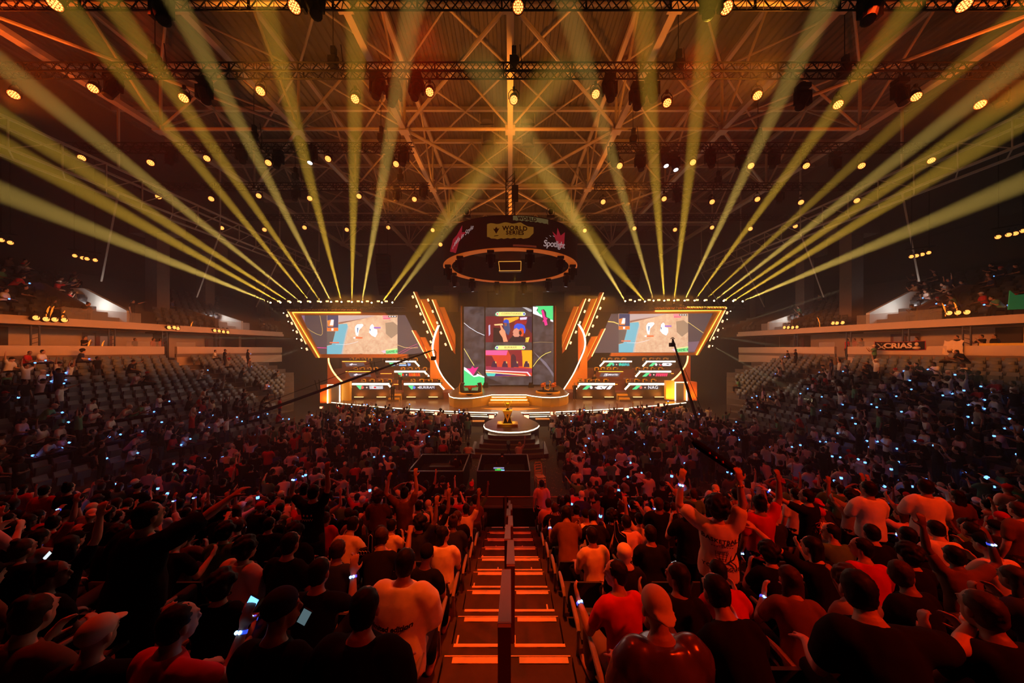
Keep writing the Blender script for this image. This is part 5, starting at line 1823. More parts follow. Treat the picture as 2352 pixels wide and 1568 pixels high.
def make_pose(key, seated, ra, la, lean=0.0, yaw=0.0, build=1.0, tank=False, vox=.0095, ratio=.45, sleeve=.62, loose=0.0, legs=None, grip=''):
    Q = Pose()
    b = MB()
    if seated:
        hip = V(0, -.12, .50)
        chest = hip + V(0, .06 + lean * .28, .36)
        neck = hip + V(0, .10 + lean * .50, .545)
    else:
        hip = V(0, 0, .94)
        chest = hip + V(0, -.005 + lean * .25, .36)
        neck = hip + V(0, -.005 + lean * .45, .545)
    up = (neck - hip).normalized()
    head = neck + up * .135 + V(0, .035, 0)
    W = build
    # torso
    ax = V(1, 0, 0)
    fw = ax.cross(up).normalized() * -1

    def sec(t, rx, ry, dy=0.0, g=0.0):
        c = hip + (neck - hip) * t + fw * 0
        return [c + ax * ((rx * W + g) * math.cos(q)) + V(0, dy, 0) + (up.cross(ax)).normalized() * ((ry * W + g) * math.sin(q)) for q in [2 * PI * k / 20 for k in range(20)]]
    tor = [(-.16, .10, .08), (-.08, .155, .105), (.05, .165, .115), (.25, .145, .105), (.45, .140, .100), (.65, .165, .110), (.82, .175, .105), (.93, .145, .085), (1.0, .075, .065), (1.06, .055, .055)]
    b.rings([sec(*t) for t in tor])
    limb(b, [neck - up * .04, neck + up * .09 + V(0, .015, 0)], [.056, .052])
    # head with face
    Hm = Matrix.Rotation(yaw, 3, 'Z')
    hp = lambda v: head + Hm @ Vector(v)
    b.ell(hp((0, -.005, .03)), (.074, .092, .098), 16, 12, Hm)
    b.ell(hp((0, .022, -.045)), (.056, .066, .075), 14, 10, Hm)
    b.ell(hp((0, .045, -.092)), (.030, .032, .026), 10, 8, Hm)
    b.path([hp((0, .082, .02)), hp((0, .103, -.022)), hp((0, .088, -.036))], [.009, .014, .011], 8)
    b.ell(hp((0, .086, -.066)), (.022, .010, .010), 10, 6, Hm)
    for s in (-1, 1):
        b.ell(hp((s * .075, -.006, -.01)), (.012, .022, .034), 8, 8, Hm)
        b.ell(hp((s * .031, .080, .022)), (.016, .010, .010), 8, 6, Hm)
        b.ell(hp((s * .03, .084, .042)), (.022, .010, .007), 8, 6, Hm)
    # arms
    Q.wrist = {}
    sh_y = fw * 0
    sl = MB()       # sleeves
    for s, kd in ((1, ra), (-1, la)):
        u_, f_, h_, pn = arm_dirs(kd)
        u_, f_, h_, pn = [Vector((s * v[0], v[1], v[2])) for v in (u_, f_, h_, pn)]
        u_, f_, h_ = u_.normalized(), f_.normalized(), h_.normalized()
        raised = max(0, u_.z)
        S = hip + (neck - hip) * (.86 + .06 * raised) + ax * (s * (.178 * W - .02 * raised))
        E = S + u_ * .285
        Wr = E + f_ * .245
        limb(b, [S, S + u_ * .10, E], [.046 * W, .048 * W, .040])
        limb(b, [E, E + f_ * .08, Wr], [.040, .041 * W, .0265])
        hand(b, Wr, h_, pn, -1 if s > 0 else 1, grip=(grip == ('R' if s > 0 else 'L')))
        Q.wrist[s] = (Wr, f_, h_, pn, E)
        if sleeve:
            limb(sl, [S - u_ * .02 - ax * (s * .04), S + u_ * .05, S + u_ * (.285 * sleeve)], [.080 * W + loose * .5, .072 * W + loose, .062 * W + loose * 1.3], 14)
    # legs
    tr = MB()
    for s in (-1, 1):
        if seated:
            H = hip + V(s * .09, .03, -.02)
            K = V(s * .15, .34, .50)
            A = V(s * .14, .33, .09)
        else:
            H = hip + V(s * .088, 0, -.02)
            K = V(s * (.10 if not legs else legs), .03, .50)
            A = V(s * (.11 if not legs else legs * 1.2), -.015, .085)
        limb(b, [H, H + (K - H) * .5, K], [.083 * W, .072 * W, .052])
        limb(b, [K, K + (A - K) * .3, A], [.050, .054, .036])
        limb(b, [A + V(0, -.03, -.045), A + V(0, .10, -.05), A + V(0, .18, -.06)], [.036, .038, .030], 10)
        limb(tr, [H, H + (K - H) * .5, K], [.098 * W, .085 * W, .068], 14)
        limb(tr, [K, K + (A - K) * .35, A + (K - A) * .12], [.067, .066, .056], 14)
    tr.rings([sec(*t, 0, .014) for t in ((-.2, .11, .085), (-.1, .155, .108), (.06, .166, .116), (.16, .150, .108))])
    # shirt
    s_ = MB()
    lo = -.10 if not seated else -.04
    g = .016 + loose
    prof = [(lo, .158, .114), (.05, .158, .114), (.25, .150, .108), (.45, .146, .104), (.65, .164, .110), (.82, .172, .103), (.92, .150, .085), (.985, .098, .072), (1.005, .085, .066)]
    if tank:
        prof = prof[:-3] + [(.86, .14, .09)]
    s_.rings([sec(t[0], t[1], t[2], 0, g * (1.35 if t[0] < .4 else 1) + (loose * .6 if t[0] < .3 else 0)) for t in prof])
    if not tank:
        s_.v, s_.f, s_.mi = s_.v, s_.f, s_.mi
        base = len(s_.v)
        s_.add(sl.v, sl.f)
    Q.raw = (b, s_, tr)
    Q.body = ev_mesh(b, vox, 1, ratio, 'person_body')
    Q.shirt = ev_mesh(s_, .016, 2, .6, 'person_shirt')
    for v in Q.shirt.vertices:
        c_ = v.co
        f_n = noise.noise(V(c_.x * 9, c_.y * 9, c_.z * 5 + c_.x * 4)) + .6 * noise.noise(V(c_.x * 20, c_.y * 20, c_.z * 9 - c_.x * 8))
        v.co = c_ + v.normal * (f_n * .0085)
    Q.trousers = ev_mesh(tr, .018, 2, .6, 'person_trousers')
    Q.lo = [ev_mesh(b, .026, 1, .22, 'far_body'), ev_mesh(s_, .03, 1, .3, 'far_shirt'), ev_mesh(tr, .034, 1, .25, 'far_trousers')]
    Q.head, Q.yaw, Q.seated, Q.neck, Q.hip, Q.up = head, yaw, seated, neck, hip, up
    for me in (Q.body, Q.shirt, Q.trousers):
        me.materials.clear()
        me.materials.append(M_skin[1])
    # wristband
    Q.band, Q.leds = {}, {}
    for s in (1, -1):
        Wr, f_, h_, pn, E = Q.wrist[s]
        m = MB()
        c = Wr - f_ * .025
        d, a, bb = frame(f_, pn)
        m.path([c - f_ * .011, c + f_ * .011], [.0335, .0335], 14)
        me = m.mesh('wristband', [M_band])
        Q.band[s] = me
        m = MB()
        tocam = V(0, -1, .35)
        side = (tocam - f_ * tocam.dot(f_)).normalized()
        t2 = f_.cross(side)
        for k in (-1, 1):
            q = c + (side * math.cos(.42 * k) + t2 * math.sin(.42 * k)) * .034
            m.ell(q, (.0125, .0125, .0125), 8, 6)
        Q.leds[s] = m.mesh('wristband_lights', [M_led_core])
    POSES[key] = Q
    return Q


def bump(me, amp, sc_):
    for v in me.vertices:
        n_ = noise.noise(v.co * sc_)
        v.co += v.co.normalized() * (n_ * amp)
    return me


HAIRS = {}


def mk_hair():
    def base(m, k=1.0):
        m.ell((0, -.022, .045), (.084 * k, .092 * k, .092 * k), 18, 12)
        m.ell((0, -.045, -.005), (.078 * k, .064 * k, .085), 14, 10)
    m = MB()
    base(m)
    HAIRS['short'] = bump(ev_mesh(m, .012, 1, .7, 'short_hair'), .006, 60)
    m = MB()
    base(m, 1.05)
    m.rings([[V(x * .084 * k, -.06 + y * .045 - dy, z) for x, y in [(math.cos(t), math.sin(t)) for t in np.linspace(0, 2 * PI, 15)[:-1]]] for k, dy, z in ((.9, 0, .08), (1.1, .0, 0), (1.15, .01, -.12), (1.0, .03, -.22), (.7, .035, -.32))])
    HAIRS['long'] = bump(ev_mesh(m, .014, 1, .7, 'long_hair'), .008, 28)
    m = MB()
    base(m, 1.06)
    rr = random.Random(3)
    for k in range(70):
        t, p = rr.uniform(0, 2 * PI), rr.uniform(.0, 1.75)
        q = V(math.sin(p) * math.cos(t) * .092, -.028 + math.sin(p) * math.sin(t) * .1, .04 + math.cos(p) * .098)
        if q.y < .06:
            m.ell(q, (.026, .026, .026), 7, 5)
    HAIRS['curly'] = ev_mesh(m, .010, 1, .7, 'curly_hair')
    for v in HAIRS['curly'].vertices:
        v.co *= 1.14
    m = MB()
    base(m, 1.0)
    m.ell((0, -.06, .135), (.04, .04, .035), 10, 8)
    HAIRS['bun'] = bump(ev_mesh(m, .012, 1, .7, 'bun_hair'), .005, 50)
    for nm, s in (('cap', 1), ('cap_back', -1)):
        m = MB()
        m.ell((0, -.012, .052), (.086, .100, .088), 18, 12)
        m.ell((0, .085 * s - .01, .055), (.066, .085, .012), 14, 8, Matrix.Rotation(-.25 * s, 3, 'X'))
        HAIRS[nm] = ev_mesh(m, .009, 1, .7, nm)
    m = MB()
    m.ell((0, -.012, .052), (.087, .101, .092), 18, 12)
    m.lathe([(.09, .02), (.094, .025), (.094, .05), (.09, .055)], (0, -.01, 0), 20)
    HAIRS['beanie'] = ev_mesh(m, .010, 1, .7, 'beanie')
    m = MB()
    m.ell((0, -.03, .0), (.080, .075, .115), 16, 12)
    m.ell((0, -.03, .06), (.088, .095, .085), 16, 12)
    m.ell((0, -.06, -.13), (.11, .07, .06), 12, 8)
    HAIRS['hood'] = ev_mesh(m, .014, 2, .7, 'hood')
    for me in HAIRS.values():
        me.materials.clear()
        me.materials.append(M_hair['black'])


mk_hair()
for args in (('sit_lap', True, 'lap', 'lap'), ('sit_clap', True, 'clap', 'clap', .15), ('sit_phone', True, 'phone', 'lap', .05, -.2, 1.0, False), ('sit_raise', True, 'raise', 'lap', .05, .2),
             ('sit_cheer', True, 'raise2', 'raise', .0), ('sit_lean', True, 'hold', 'hold', .55), ('sit_point', True, 'lap', 'point', .1, .3), ('sit_turn', True, 'lap', 'hold', .1, .9), ('sit_turn2', True, 'lap', 'lap', .1, -.9),
             ('stand_down', False, 'down', 'down', 0.0, .1), ('stand_clap', False, 'clap', 'clap', .05), ('stand_cheer', False, 'high', 'raise2'), ('stand_raise', False, 'raise', 'down', 0, -.2),
             ('stand_phone', False, 'phone', 'phone', 0, 0), ('stand_head', False, 'head', 'head', 0, 0), ('stand_point', False, 'down', 'point', .05, .3), ('stand_cross', False, 'cross', 'cross')):
    make_pose(*args)

PCOUNT = [0]


def person(pose, loc, rz, shirt, skin, hair, hcol, trous, label, group=None, band=None, s=1.0, cat='person', shirt_mat=None):
    Q = POSES[pose]
    o = thing('person', label, cat, loc, rz, group)
    o.scale = (s, s, s)

    def part(nm, me, mt):
        c = link(nm, me, o)
        c.material_slots[0].link = 'OBJECT'
        c.material_slots[0].material = mt
        return c
    part('body', Q.body, M_skin[skin])
    part('shirt', Q.shirt, shirt_mat or M_shirt[shirt])
    part('trousers', Q.trousers, M_trous[trous])
    if hair in HAIRS:
        h = part('hair' if hair in ('short', 'long', 'curly', 'bun') else hair.split('_')[0], HAIRS[hair], hcol)
        h.location = Q.head
        h.rotation_euler = (0, 0, Q.yaw)
    if band:
        c = link('wristband', Q.band[band], o)
        link('light', Q.leds[band], c)
    PCOUNT[0] += 1
    return o


HEADCAPS = ('cap', 'cap_back', 'beanie')


def rnd_look(R, pale=.34):
    r = R.random()
    shirt = R.choice(('white', 'white', 'cream', 'white', 'grey', 'pink')) if r < pale else R.choice(('black', 'black', 'black', 'black', 'navy', 'red', 'brown', 'black', 'green'))
    hair = R.choice(('short', 'short', 'short', 'short', 'long', 'curly', 'bun', 'cap', 'cap_back', 'long'))
    hc = M_hair[R.choice(('black', 'black', 'black', 'brown'))] if hair not in HEADCAPS else M_shirt[R.choice(('black', 'white', 'red', 'black', 'cream'))]
    return shirt, R.choice((0, 1, 1, 2, 2, 3)), hair, hc, R.choice(('dark', 'dark', 'denim', 'dark'))


POSE_W = {'sit_lap': 'sitting with hands in the lap', 'sit_clap': 'sitting and clapping', 'sit_phone': 'sitting with one hand held up in front', 'sit_raise': 'sitting with the right arm raised', 'sit_cheer': 'sitting with both arms up', 'sit_lean': 'sitting and leaning forward', 'sit_point': 'sitting and pointing with the left arm', 'sit_turn': 'sitting and turned left', 'sit_turn2': 'sitting and turned right',
          'stand_down': 'standing with arms down', 'stand_clap': 'standing and clapping', 'stand_cheer': 'standing with both arms up', 'stand_raise': 'standing with the right arm up', 'stand_phone': 'standing with both hands held up', 'stand_head': 'standing with hands on the head', 'stand_point': 'standing and pointing', 'stand_cross': 'standing with arms crossed'}
# custom poses of the people nearest the photographer
make_pose('hero_ball', False, 'high', 'raise2', .0, 0, .95, False, .0085, .6, .66, .016, None, 'R')
make_pose('hero_point', False, 'point', 'down', .15, -.2, 1.1, False, .009, .5, .8, .02)
make_pose('hero_out', True, 'out', 'lap', .25, -.3, 1.1, False, .009, .5, .6, .012)
make_pose('hero_sit', True, 'lap', 'lap', .10, 0, 1.12, False, .009, .5, .75, .022)
make_pose('hero_tank', True, 'lap', 'clap', .05, 0, .95, True, .009, .5, 0)
make_pose('hero_stand', False, 'cross', 'hold', .04, .3, .95, False, .009, .5, .72, .010)
make_pose('hero_wide', False, 'hold', 'hold', .06, -.1, .96, False, .009, .5, .72, .012)
POSE_W.update({'hero_ball': 'standing with both arms up', 'hero_sit': 'sitting'})
M_satin = mat('satin_jacket', (.16, .09, .14), .25, .35, var=.2, vscale=9, bump=.5)
RROWS = list(range(0, 10))
HERO = [
    # row, x, pose, shirt, skin, hair, hair colour, trousers, scale, turn, band, label
    (9, -.95, 'hero_sit', 'black', 1, 'short', M_hair['black'], 'dark', 1.06, 0, None, 'person with sleek black hair and black shirt sitting nearest left of the stairs'),
    (8, -.98, 'hero_sit', 'white', 1, 'short', M_hair['black'], 'denim', 1.08, -.05, -1, 'person in white tee with black lettering on the back, sitting beside the stairs'),
    (9, -1.50, 'sit_turn2', 'black', 2, 'beanie', M_shirt['navy'], 'dark', 1.05, 0, None, 'person in dark blue-rimmed beanie and black shirt, bottom left of the stairs'),
    (7, -2.62, 'sit_lap', 'black', 1, 'short', M_hair['black'], 'dark', 1.08, -.1, None, 'broad person in plain black tee with short hair, left middle foreground'),
    (7, -3.20, 'hero_sit', 'cream', 1, 'curly', M_hair['black'], 'denim', 1.0, -.25, None, 'curly-haired person in pale jersey with a name lettered across the back'),
    (8, -1.75, 'sit_phone', 'black', 1, 'short', M_hair['black'], 'dark', 1.03, .1, 1, 'person in black with glowing wristband on a raised forearm, left of the white lettered tee'),
    (8, -3.4, 'hero_point', 'black', 1, 'short', M_hair['black'], 'dark', 1.05, -.1, None, 'standing person in black top stretching an arm towards the stage, bottom left'),
    (9, -2.15, 'sit_phone', 'red', 1, 'short', M_hair['black'], 'dark', 1.0, -.2, 1, 'person in red and black UP jersey holding a glowing phone up, bottom left'),
    (5, -3.42, 'stand_cheer', 'black', 1, 'short', M_hair['black'], 'denim', 1.07, 0, -1, 'person in black tee standing with both fists up, left of the stairs'),
    (6, -1.92, 'hero_tank', 'cream', 1, 'long', M_hair['black'], 'dark', 1.0, -.05, None, 'long-haired person in pale tank top sitting left of the stairs'),
    (6, -2.5, 'sit_lean', 'cream', 1, 'short', M_hair['black'], 'dark', 1.0, -.1, None, 'person in pale tee with a shoulder strap beside the pale tank top'),
    (6, -.98, 'sit_turn2', 'white', 1, 'long', M_hair['black'], 'dark', .98, .1, 1, 'long-haired person in orange-lit pale tee right at the left edge of the stairs'),
    (3, -1.55, 'sit_lap', 'white', 1, 'short', M_hair['black'], 'dark', 1.0, 0, None, 'person in white tee with a round back print near the foot of the stairs'),
    (3, -1.02, 'sit_raise', 'cream', 2, 'short', M_hair['black'], 'dark', 1.0, 0, None, 'person in cream tee with one hand raised high near the foot of the stairs'),
    (9, .96, 'hero_sit', 'satin', 1, 'cap_back', M_shirt['cream'], 'dark', 1.06, .05, None, 'person in beige backwards cap and shiny satin jacket right of the stairs'),
    (8, 1.0, 'sit_turn', 'red', 1, 'short', M_hair['black'], 'khaki', 1.0, .2, -1, 'person in red tee leaning towards the stairs, in front of the beige cap'),
    (7, 2.45, 'hero_ball', 'cream', 1, 'curly', M_hair['black'], 'dark', 1.05, -.36, -1, 'tall curly-haired person in oversized BASKETBALL tee standing with both arms up'),
    (5, 6.25, 'hero_stand', 'white', 2, 'short', M_hair['black'], 'dark', 1.1, -.2, None, 'standing person in plain pale tee, left one of the two broad backs on the right'),
    (5, 7.25, 'hero_wide', 'white', 2, 'short', M_hair['black'], 'dark', 1.12, -.35, 1, 'standing person in plain pale tee with elbows out, right one of the two broad backs'),
    (5, 5.2, 'stand_point', 'black', 1, 'short', M_hair['black'], 'dark', 1.02, .4, -1, 'person in black tee with printed back and raised arm, left of the two broad backs'),
    (4, 5.75, 'stand_down', 'white', 1, 'short', M_hair['black'], 'dark', 1.0, .0, -1, 'standing person in wrinkled white tee between the railing and the black printed tee'),
    (4, 4.55, 'stand_phone', 'grey', 1, 'short', M_hair['black'], 'dark', 1.0, 0, None, 'person in striped grey tee lifting both hands behind the BASKETBALL tee'),
    (0, .98, 'stand_down', 'pink', 1, 'short', M_hair['black'], 'dark', 1.0, 0, None, 'person in pinkish white tee standing at the foot of the stairs beside the railing'),
    (9, 2.35, 'hero_out', 'black', 1, 'short', M_hair['black'], 'dark', 1.1, -.2, None, 'person in black with a big bare arm reaching out to the right, bottom right'),
    (9, 1.55, 'sit_lean', 'black', 1, 'short', M_hair['black'], 'dark', 1.0, .1, 1, 'person in black with glowing wristband right of the satin jacket, bottom edge'),
    (8, 2.05, 'sit_lean', 'red', 0, 'short', M_hair['black'], 'dark', .9, -.1, None, 'small person in red tee with a broad black band, below the BASKETBALL tee'),
    (7, 1.35, 'sit_lap', 'black', 1, 'hood', M_shirt['cream'], 'dark', .98, 0, None, 'person with a pale bandana around the head sitting right of the stairs'),
    (6, 1.2, 'sit_lap', 'cream', 1, 'short', M_hair['black'], 'dark', 1.0, .2, None, 'person in pale top with a headband sitting right of the stairs'),
]


def backwrap(rx, ry, z0, dy=.0):
    return lambda c: Vector((c.x, -ry * math.sqrt(max(.05, 1 - (c.x / rx) ** 2)) + dy - c.z - .006, z0 + c.y))


M_ink = mat('black_ink', (.015, .012, .012), .8)
M_inkp = mat('pale_ink', (.7, .6, .55), .8)
HPOS = {}
for (k, x, pose, sh, sk, hr, hc, tr_, s, rz, band, lab) in HERO:
    Yc, z = rear_row(k)
    o = person(pose, (x, Yc - .08, z), rz, 'black' if sh == 'satin' else sh, sk, hr, hc, tr_, lab, None, band, s, 'person', M_satin if sh == 'satin' else None)
    HPOS.setdefault(k, []).append((x, .62 if pose[:4] == 'hero' and 'sit' not in pose else .47))
    Q = POSES[pose]
    yb = Q.hip.y
    if 'oversized BASKETBALL' in lab:
        f_ = lambda z0: backwrap(.215, .155, z0)
        text('BASKETBALL', .058, M_ink, o, None, 'shirt_print', .001, bold=.002, space=1.15, wrap=lambda c: f_(1.345)(V(c.x, c.y - .9 * c.x * c.x * -1 - .0, c.z)))
        m = MB()
        for q in range(9):
            m.path([f_(1.29)(V(-.1 + .024 * q, 0, 0)), f_(1.29)(V(-.086 + .024 * q, .004, 0))], .004, 4)
        m.build('shirt_print', M_ink, o)
        text('YOUR LEGUE', .052, M_ink, o, None, 'shirt_print', .001, bold=.001, space=1.2, wrap=lambda c: f_(1.06)(c))
        m = MB()
        for q in range(7):
            t = q / 6
            m.path([f_(0)(V(-.06 + .12 * t, 1.24, 0)), f_(0)(V(-.05 + .1 * t + (.01 if q % 2 else -.01), 1.19, 0)), f_(0)(V(-.035 + .07 * t, 1.14, 0))], .0025, 4)
        for zz in (1.24, 1.215, 1.19, 1.165, 1.14):
            m.path([f_(0)(V(-.065 + (1.24 - zz) * .25 + .013 * i * (1 - (1.24 - zz) * 3), zz, 0)) for i in range(10)], .0025, 4)
        m.path([f_(0)(V(.05, 1.13, 0)), f_(0)(V(.11, 1.17, 0)), f_(0)(V(.14, 1.24, 0))], .006, 5)
        m.path([f_(0)(V(.08, 1.15, 0)), f_(0)(V(.13, 1.11, 0)), f_(0)(V(.14, 1.08, 0))], .006, 5)
        m.build('shirt_print', M_ink, o)
        # raised stick-shaped balloon and watch
        Wr, ff, hh, pn, E = Q.wrist[1]
        m = MB()
        c = Wr - ff * .04
        for q in range(9):
            t = 2 * PI * q / 9
            d_, a_, b_ = frame(ff, pn)
            m.ell(c + (a_ * math.cos(t) + b_ * math.sin(t)) * .034, (.009, .009, .011), 6, 5)
        m.build('bracelet', M_gold, o)
        stick0 = Vector((x, Yc - .08, z)) + Wr * s + hh * .09 + V(.0, .03, .02)
        g = thing('cheering_stick', 'dark inflatable cheering stick held high by the BASKETBALL tee wearer', 'cheering stick', stick0)
        m = MB()
        dr = V(-.62, .30, .45).normalized()
        m.path([dr * -.1, dr * -.05, dr * .2, dr * .45, dr * .5], [.02, .045, .05, .05, .02], 12)
        m.build('balloon', M_blackm, g)
        m = MB()
        for q in (.12, .2, .28):
            m.path([dr * q + V(-.03, -.05, 0), dr * (q + .04) + V(.0, -.055, .0)], .012, 5)
        m.build('print', mat('stick_print', (.5, .1, .06), .6), g)
    elif 'lettering on the back, sitting beside' in lab:
        f_ = lambda z0: (lambda c: backwrap(.20, .165, z0, yb + .05)(c))
        for i, (t_, zz, sz) in enumerate((('limited edition', .90, .055), ('i make', .84, .045), ('plus pla', .78, .045), ('would', .72, .05))):
            text(t_, sz, M_ink, o, None, 'shirt_print', .001, bold=.002, shear=.2, wrap=f_(zz))
    elif 'name lettered' in lab:
        text('RONALDO', .06, M_ink, o, None, 'shirt_print', .001, bold=.001, shear=.15, wrap=backwrap(.20, .165, .88, yb + .06))
    elif 'UP jersey' in lab:
        text('UP', .16, M_inkp, o, None, 'shirt_print', .001, bold=.002, wrap=backwrap(.20, .145, .90, yb + .06))
    elif 'printed back' in lab:
        m = MB()
        rr = random.Random(5)
        f_ = backwrap(.19, .145, 0)
        for q in range(14):
            a_ = V(rr.uniform(-.09, .09), rr.uniform(1.12, 1.3), 0)
            m.path([f_(a_), f_(a_ + V(rr.uniform(-.04, .04), rr.uniform(-.06, .06), 0)), f_(a_ + V(rr.uniform(-.05, .05), rr.uniform(-.08, .02), 0))], .004, 4)
        m.build('shirt_print', mat('red_print', (.55, .10, .06), .8), o)
    elif 'striped grey' in lab:
        m = MB()
        f_ = backwrap(.18, .14, 0)
        for q in range(7):
            m.path([f_(V(xx, 1.05 + .055 * q, 0)) for xx in np.linspace(-.13, .13, 7)], .006, 4)
        m.build('shirt_stripes', M_shirt['white'], o)
    elif 'round back print' in lab:
        m = MB()
        f_ = backwrap(.18, .14, 0, yb + .05)
        m.path([f_(V(.07 * math.cos(t), .84 + .07 * math.sin(t), 0)) for t in np.linspace(0, 2 * PI, 20)], .005, 4)
        m.build('shirt_print', M_ink, o)
    elif 'black band' in lab:
        m = MB()
        m.ell((0, yb + .05, .80), (.185, .150, .05), 16, 8)
        m.build('shirt_band', M_shirt['black'], o)
    elif 'fists up' in lab:
        m = MB()
        f_ = backwrap(.19, .14, 1.26)
        for q in range(5):
            m.path([f_(V(-.09 + .035 * q, .02, 0)), f_(V(-.075 + .035 * q, -.015, 0)), f_(V(-.062 + .035 * q, .018, 0))], .004, 4)
        for a_ in (-.06, .0, .06):
            m.ell(f_(V(a_, .07, 0)), (.014, .004, .018), 8, 6)
        m.build('shirt_print', M_inkp, o)
    if 'holding a glowing phone' in lab:
        Wr, ff, hh, pn, E = Q.wrist[1]
        pw = Vector((x, Yc - .08, z)) + Matrix.Rotation(rz, 3, 'Z') @ ((Wr + hh * .11 + pn * .03) * s)
        g = thing('phone', 'phone with bright bluish screen in the raised hand, bottom left', 'phone', pw)
        m = MB()
        m.box((0, 0, 0), (.075, .010, .15), Matrix.Rotation(.5, 3, 'Y'))
        m.build('casing', M_black, g)
        m = MB()
        m.box((0, -.006, 0), (.066, .003, .135), Matrix.Rotation(.5, 3, 'Y'))
        m.build('screen', glow('phone_screen_blue', (.15, .45, 1), 2.2), g)

# ---- seats of the rear stand and their people -------------------------------
sm = MB()
sm.box((0, -.10, .43), (.44, .42, .05))
sm.box((0, -.10, .39), (.36, .34, .04))
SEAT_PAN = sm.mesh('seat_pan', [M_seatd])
sm = MB()
sm.prism([V(-.22, -.37, .42), V(.22, -.37, .42), V(.23, -.41, .70), V(.20, -.44, .86), V(-.20, -.44, .86), V(-.23, -.41, .70)], (0, -.035, .005))
SEAT_BACK = sm.mesh('seat_back', [M_seatd])
sm = MB()
sm.path([V(0, -.40, .62), V(0, -.30, .655), V(0, -.1, .66), V(0, .03, .645)], [.02, .026, .026, .02], 8)
sm.bar((0, -.36, .62), (0, -.30, .06), .03)
SEAT_ARM = sm.mesh('seat_arm', [M_armrest])
sm = MB()
sm.bar((-.15, -.2, .4), (-.15, -.3, .0), .04)
sm.bar((.15, -.2, .4), (.15, -.3, .0), .04)
SEAT_LEG = sm.mesh('seat_bracket', [M_black])


def mesh_arrays(me):
    n = len(me.vertices)
    v = np.empty(n * 3, np.float32)
    me.vertices.foreach_get('co', v)
    ln = np.empty(len(me.polygons), np.int32)
    me.polygons.foreach_get('loop_total', ln)
    li = np.empty(len(me.loops), np.int32)
    me.loops.foreach_get('vertex_index', li)
    return v.reshape(-1, 3), ln, li


class Mass:
    """many far copies joined in one uncountable mass"""

    def __init__(s):
        s.V, s.L, s.I, s.M, s.n = [], [], [], [], 0
        s.mats = []

    def add(s, arr, M, m):
        v, ln, li = arr
        A = np.array(M, np.float32)
        s.V.append(v @ A[:3, :3].T + A[:3, 3])
        s.L.append(ln)
        s.I.append(li + s.n)
        if m not in s.mats:
            s.mats.append(m)
        s.M.append(np.full(len(ln), s.mats.index(m), np.int32))
        s.n += len(v)

    def build(s, name):
        v = np.concatenate(s.V)
        ln = np.concatenate(s.L)
        li = np.concatenate(s.I)
        me = bpy.data.meshes.new(name)
        me.vertices.add(len(v))
        me.vertices.foreach_set('co', v.ravel())
        me.loops.add(len(li))
        me.loops.foreach_set('vertex_index', li)
        me.polygons.add(len(ln))
        st_ = np.concatenate(([0], np.cumsum(ln)[:-1])).astype(np.int32)
        me.polygons.foreach_set('loop_start', st_)
        for m in s.mats:
            me.materials.append(m)
        me.polygons.foreach_set('material_index', np.concatenate(s.M))
        me.polygons.foreach_set('use_smooth', np.ones(len(ln), bool))
        me.update(calc_edges=True)
        me.validate()
        return link(name, me)


LO = {k: [mesh_arrays(me) for me in q.lo] for k, q in POSES.items()}


def lo_of(me, ratio):
    o = link('tmp', me.copy())
    d = o.modifiers.new('d', 'DECIMATE')
    d.ratio = ratio
    out = bpy.data.meshes.new_from_object(o.evaluated_get(bpy.context.evaluated_depsgraph_get()))
    bpy.data.objects.remove(o)
    return mesh_arrays(out)


LOH = {k: lo_of(me, .12) for k, me in HAIRS.items()}
LOB = {}
for k, q in POSES.items():
    LOB[k] = {}
    for s in (1, -1):
        m = MB()
        Wr, f_ = q.wrist[s][:2]
        m.path([Wr - f_ * .055, Wr - f_ * .05, Wr + f_ * .005, Wr + f_ * .01], [.03, .042, .042, .03], 6)
        LOB[k][s] = mesh_arrays(m.mesh('far_band'))
crowd = Mass()
R = random.Random(21)


def far_person(pose, loc, rz, look, band, s):
    shirt, sk, hr, hc, tr_ = look
    M = Matrix.Translation(loc) @ Matrix.Rotation(rz, 4, 'Z') @ Matrix.Scale(s, 4)
    for arr, m in zip(LO[pose], (M_skin[sk], M_shirt[shirt], M_trous[tr_])):
        crowd.add(arr, M, m)
    Q = POSES[pose]
    if hr in LOH:
        crowd.add(LOH[hr], M @ Matrix.Translation(Q.head) @ Matrix.Rotation(Q.yaw, 4, 'Z'), hc)
    if band:
        crowd.add(LOB[pose][band], M, M_led_blue)


SITP = ['sit_lap'] * 5 + ['sit_clap'] * 3 + ['sit_phone'] * 2 + ['sit_raise', 'sit_cheer', 'sit_lean', 'sit_lean', 'sit_point', 'sit_turn', 'sit_turn2']
STNP = ['stand_down'] * 4 + ['stand_clap'] * 3 + ['stand_cheer'] * 2 + ['stand_raise'] * 2 + ['stand_phone'] * 2 + ['stand_head', 'stand_point', 'stand_cross']
SHN = {'black': 'black', 'white': 'white', 'cream': 'cream', 'grey': 'grey', 'pink': 'pinkish', 'navy': 'navy', 'red': 'red', 'brown': 'brown', 'green': 'green'}
HRN = {'short': 'short-haired', 'long': 'long-haired', 'curly': 'curly-haired', 'bun': 'bun-haired', 'cap': 'capped', 'cap_back': 'backwards-capped', 'beanie': 'beanie-wearing'}
n_ind = 0
seatc = 0
far_seats = Mass()
SB_, SP_, SA_ = mesh_arrays(SEAT_BACK), mesh_arrays(SEAT_PAN), mesh_arrays(SEAT_ARM)
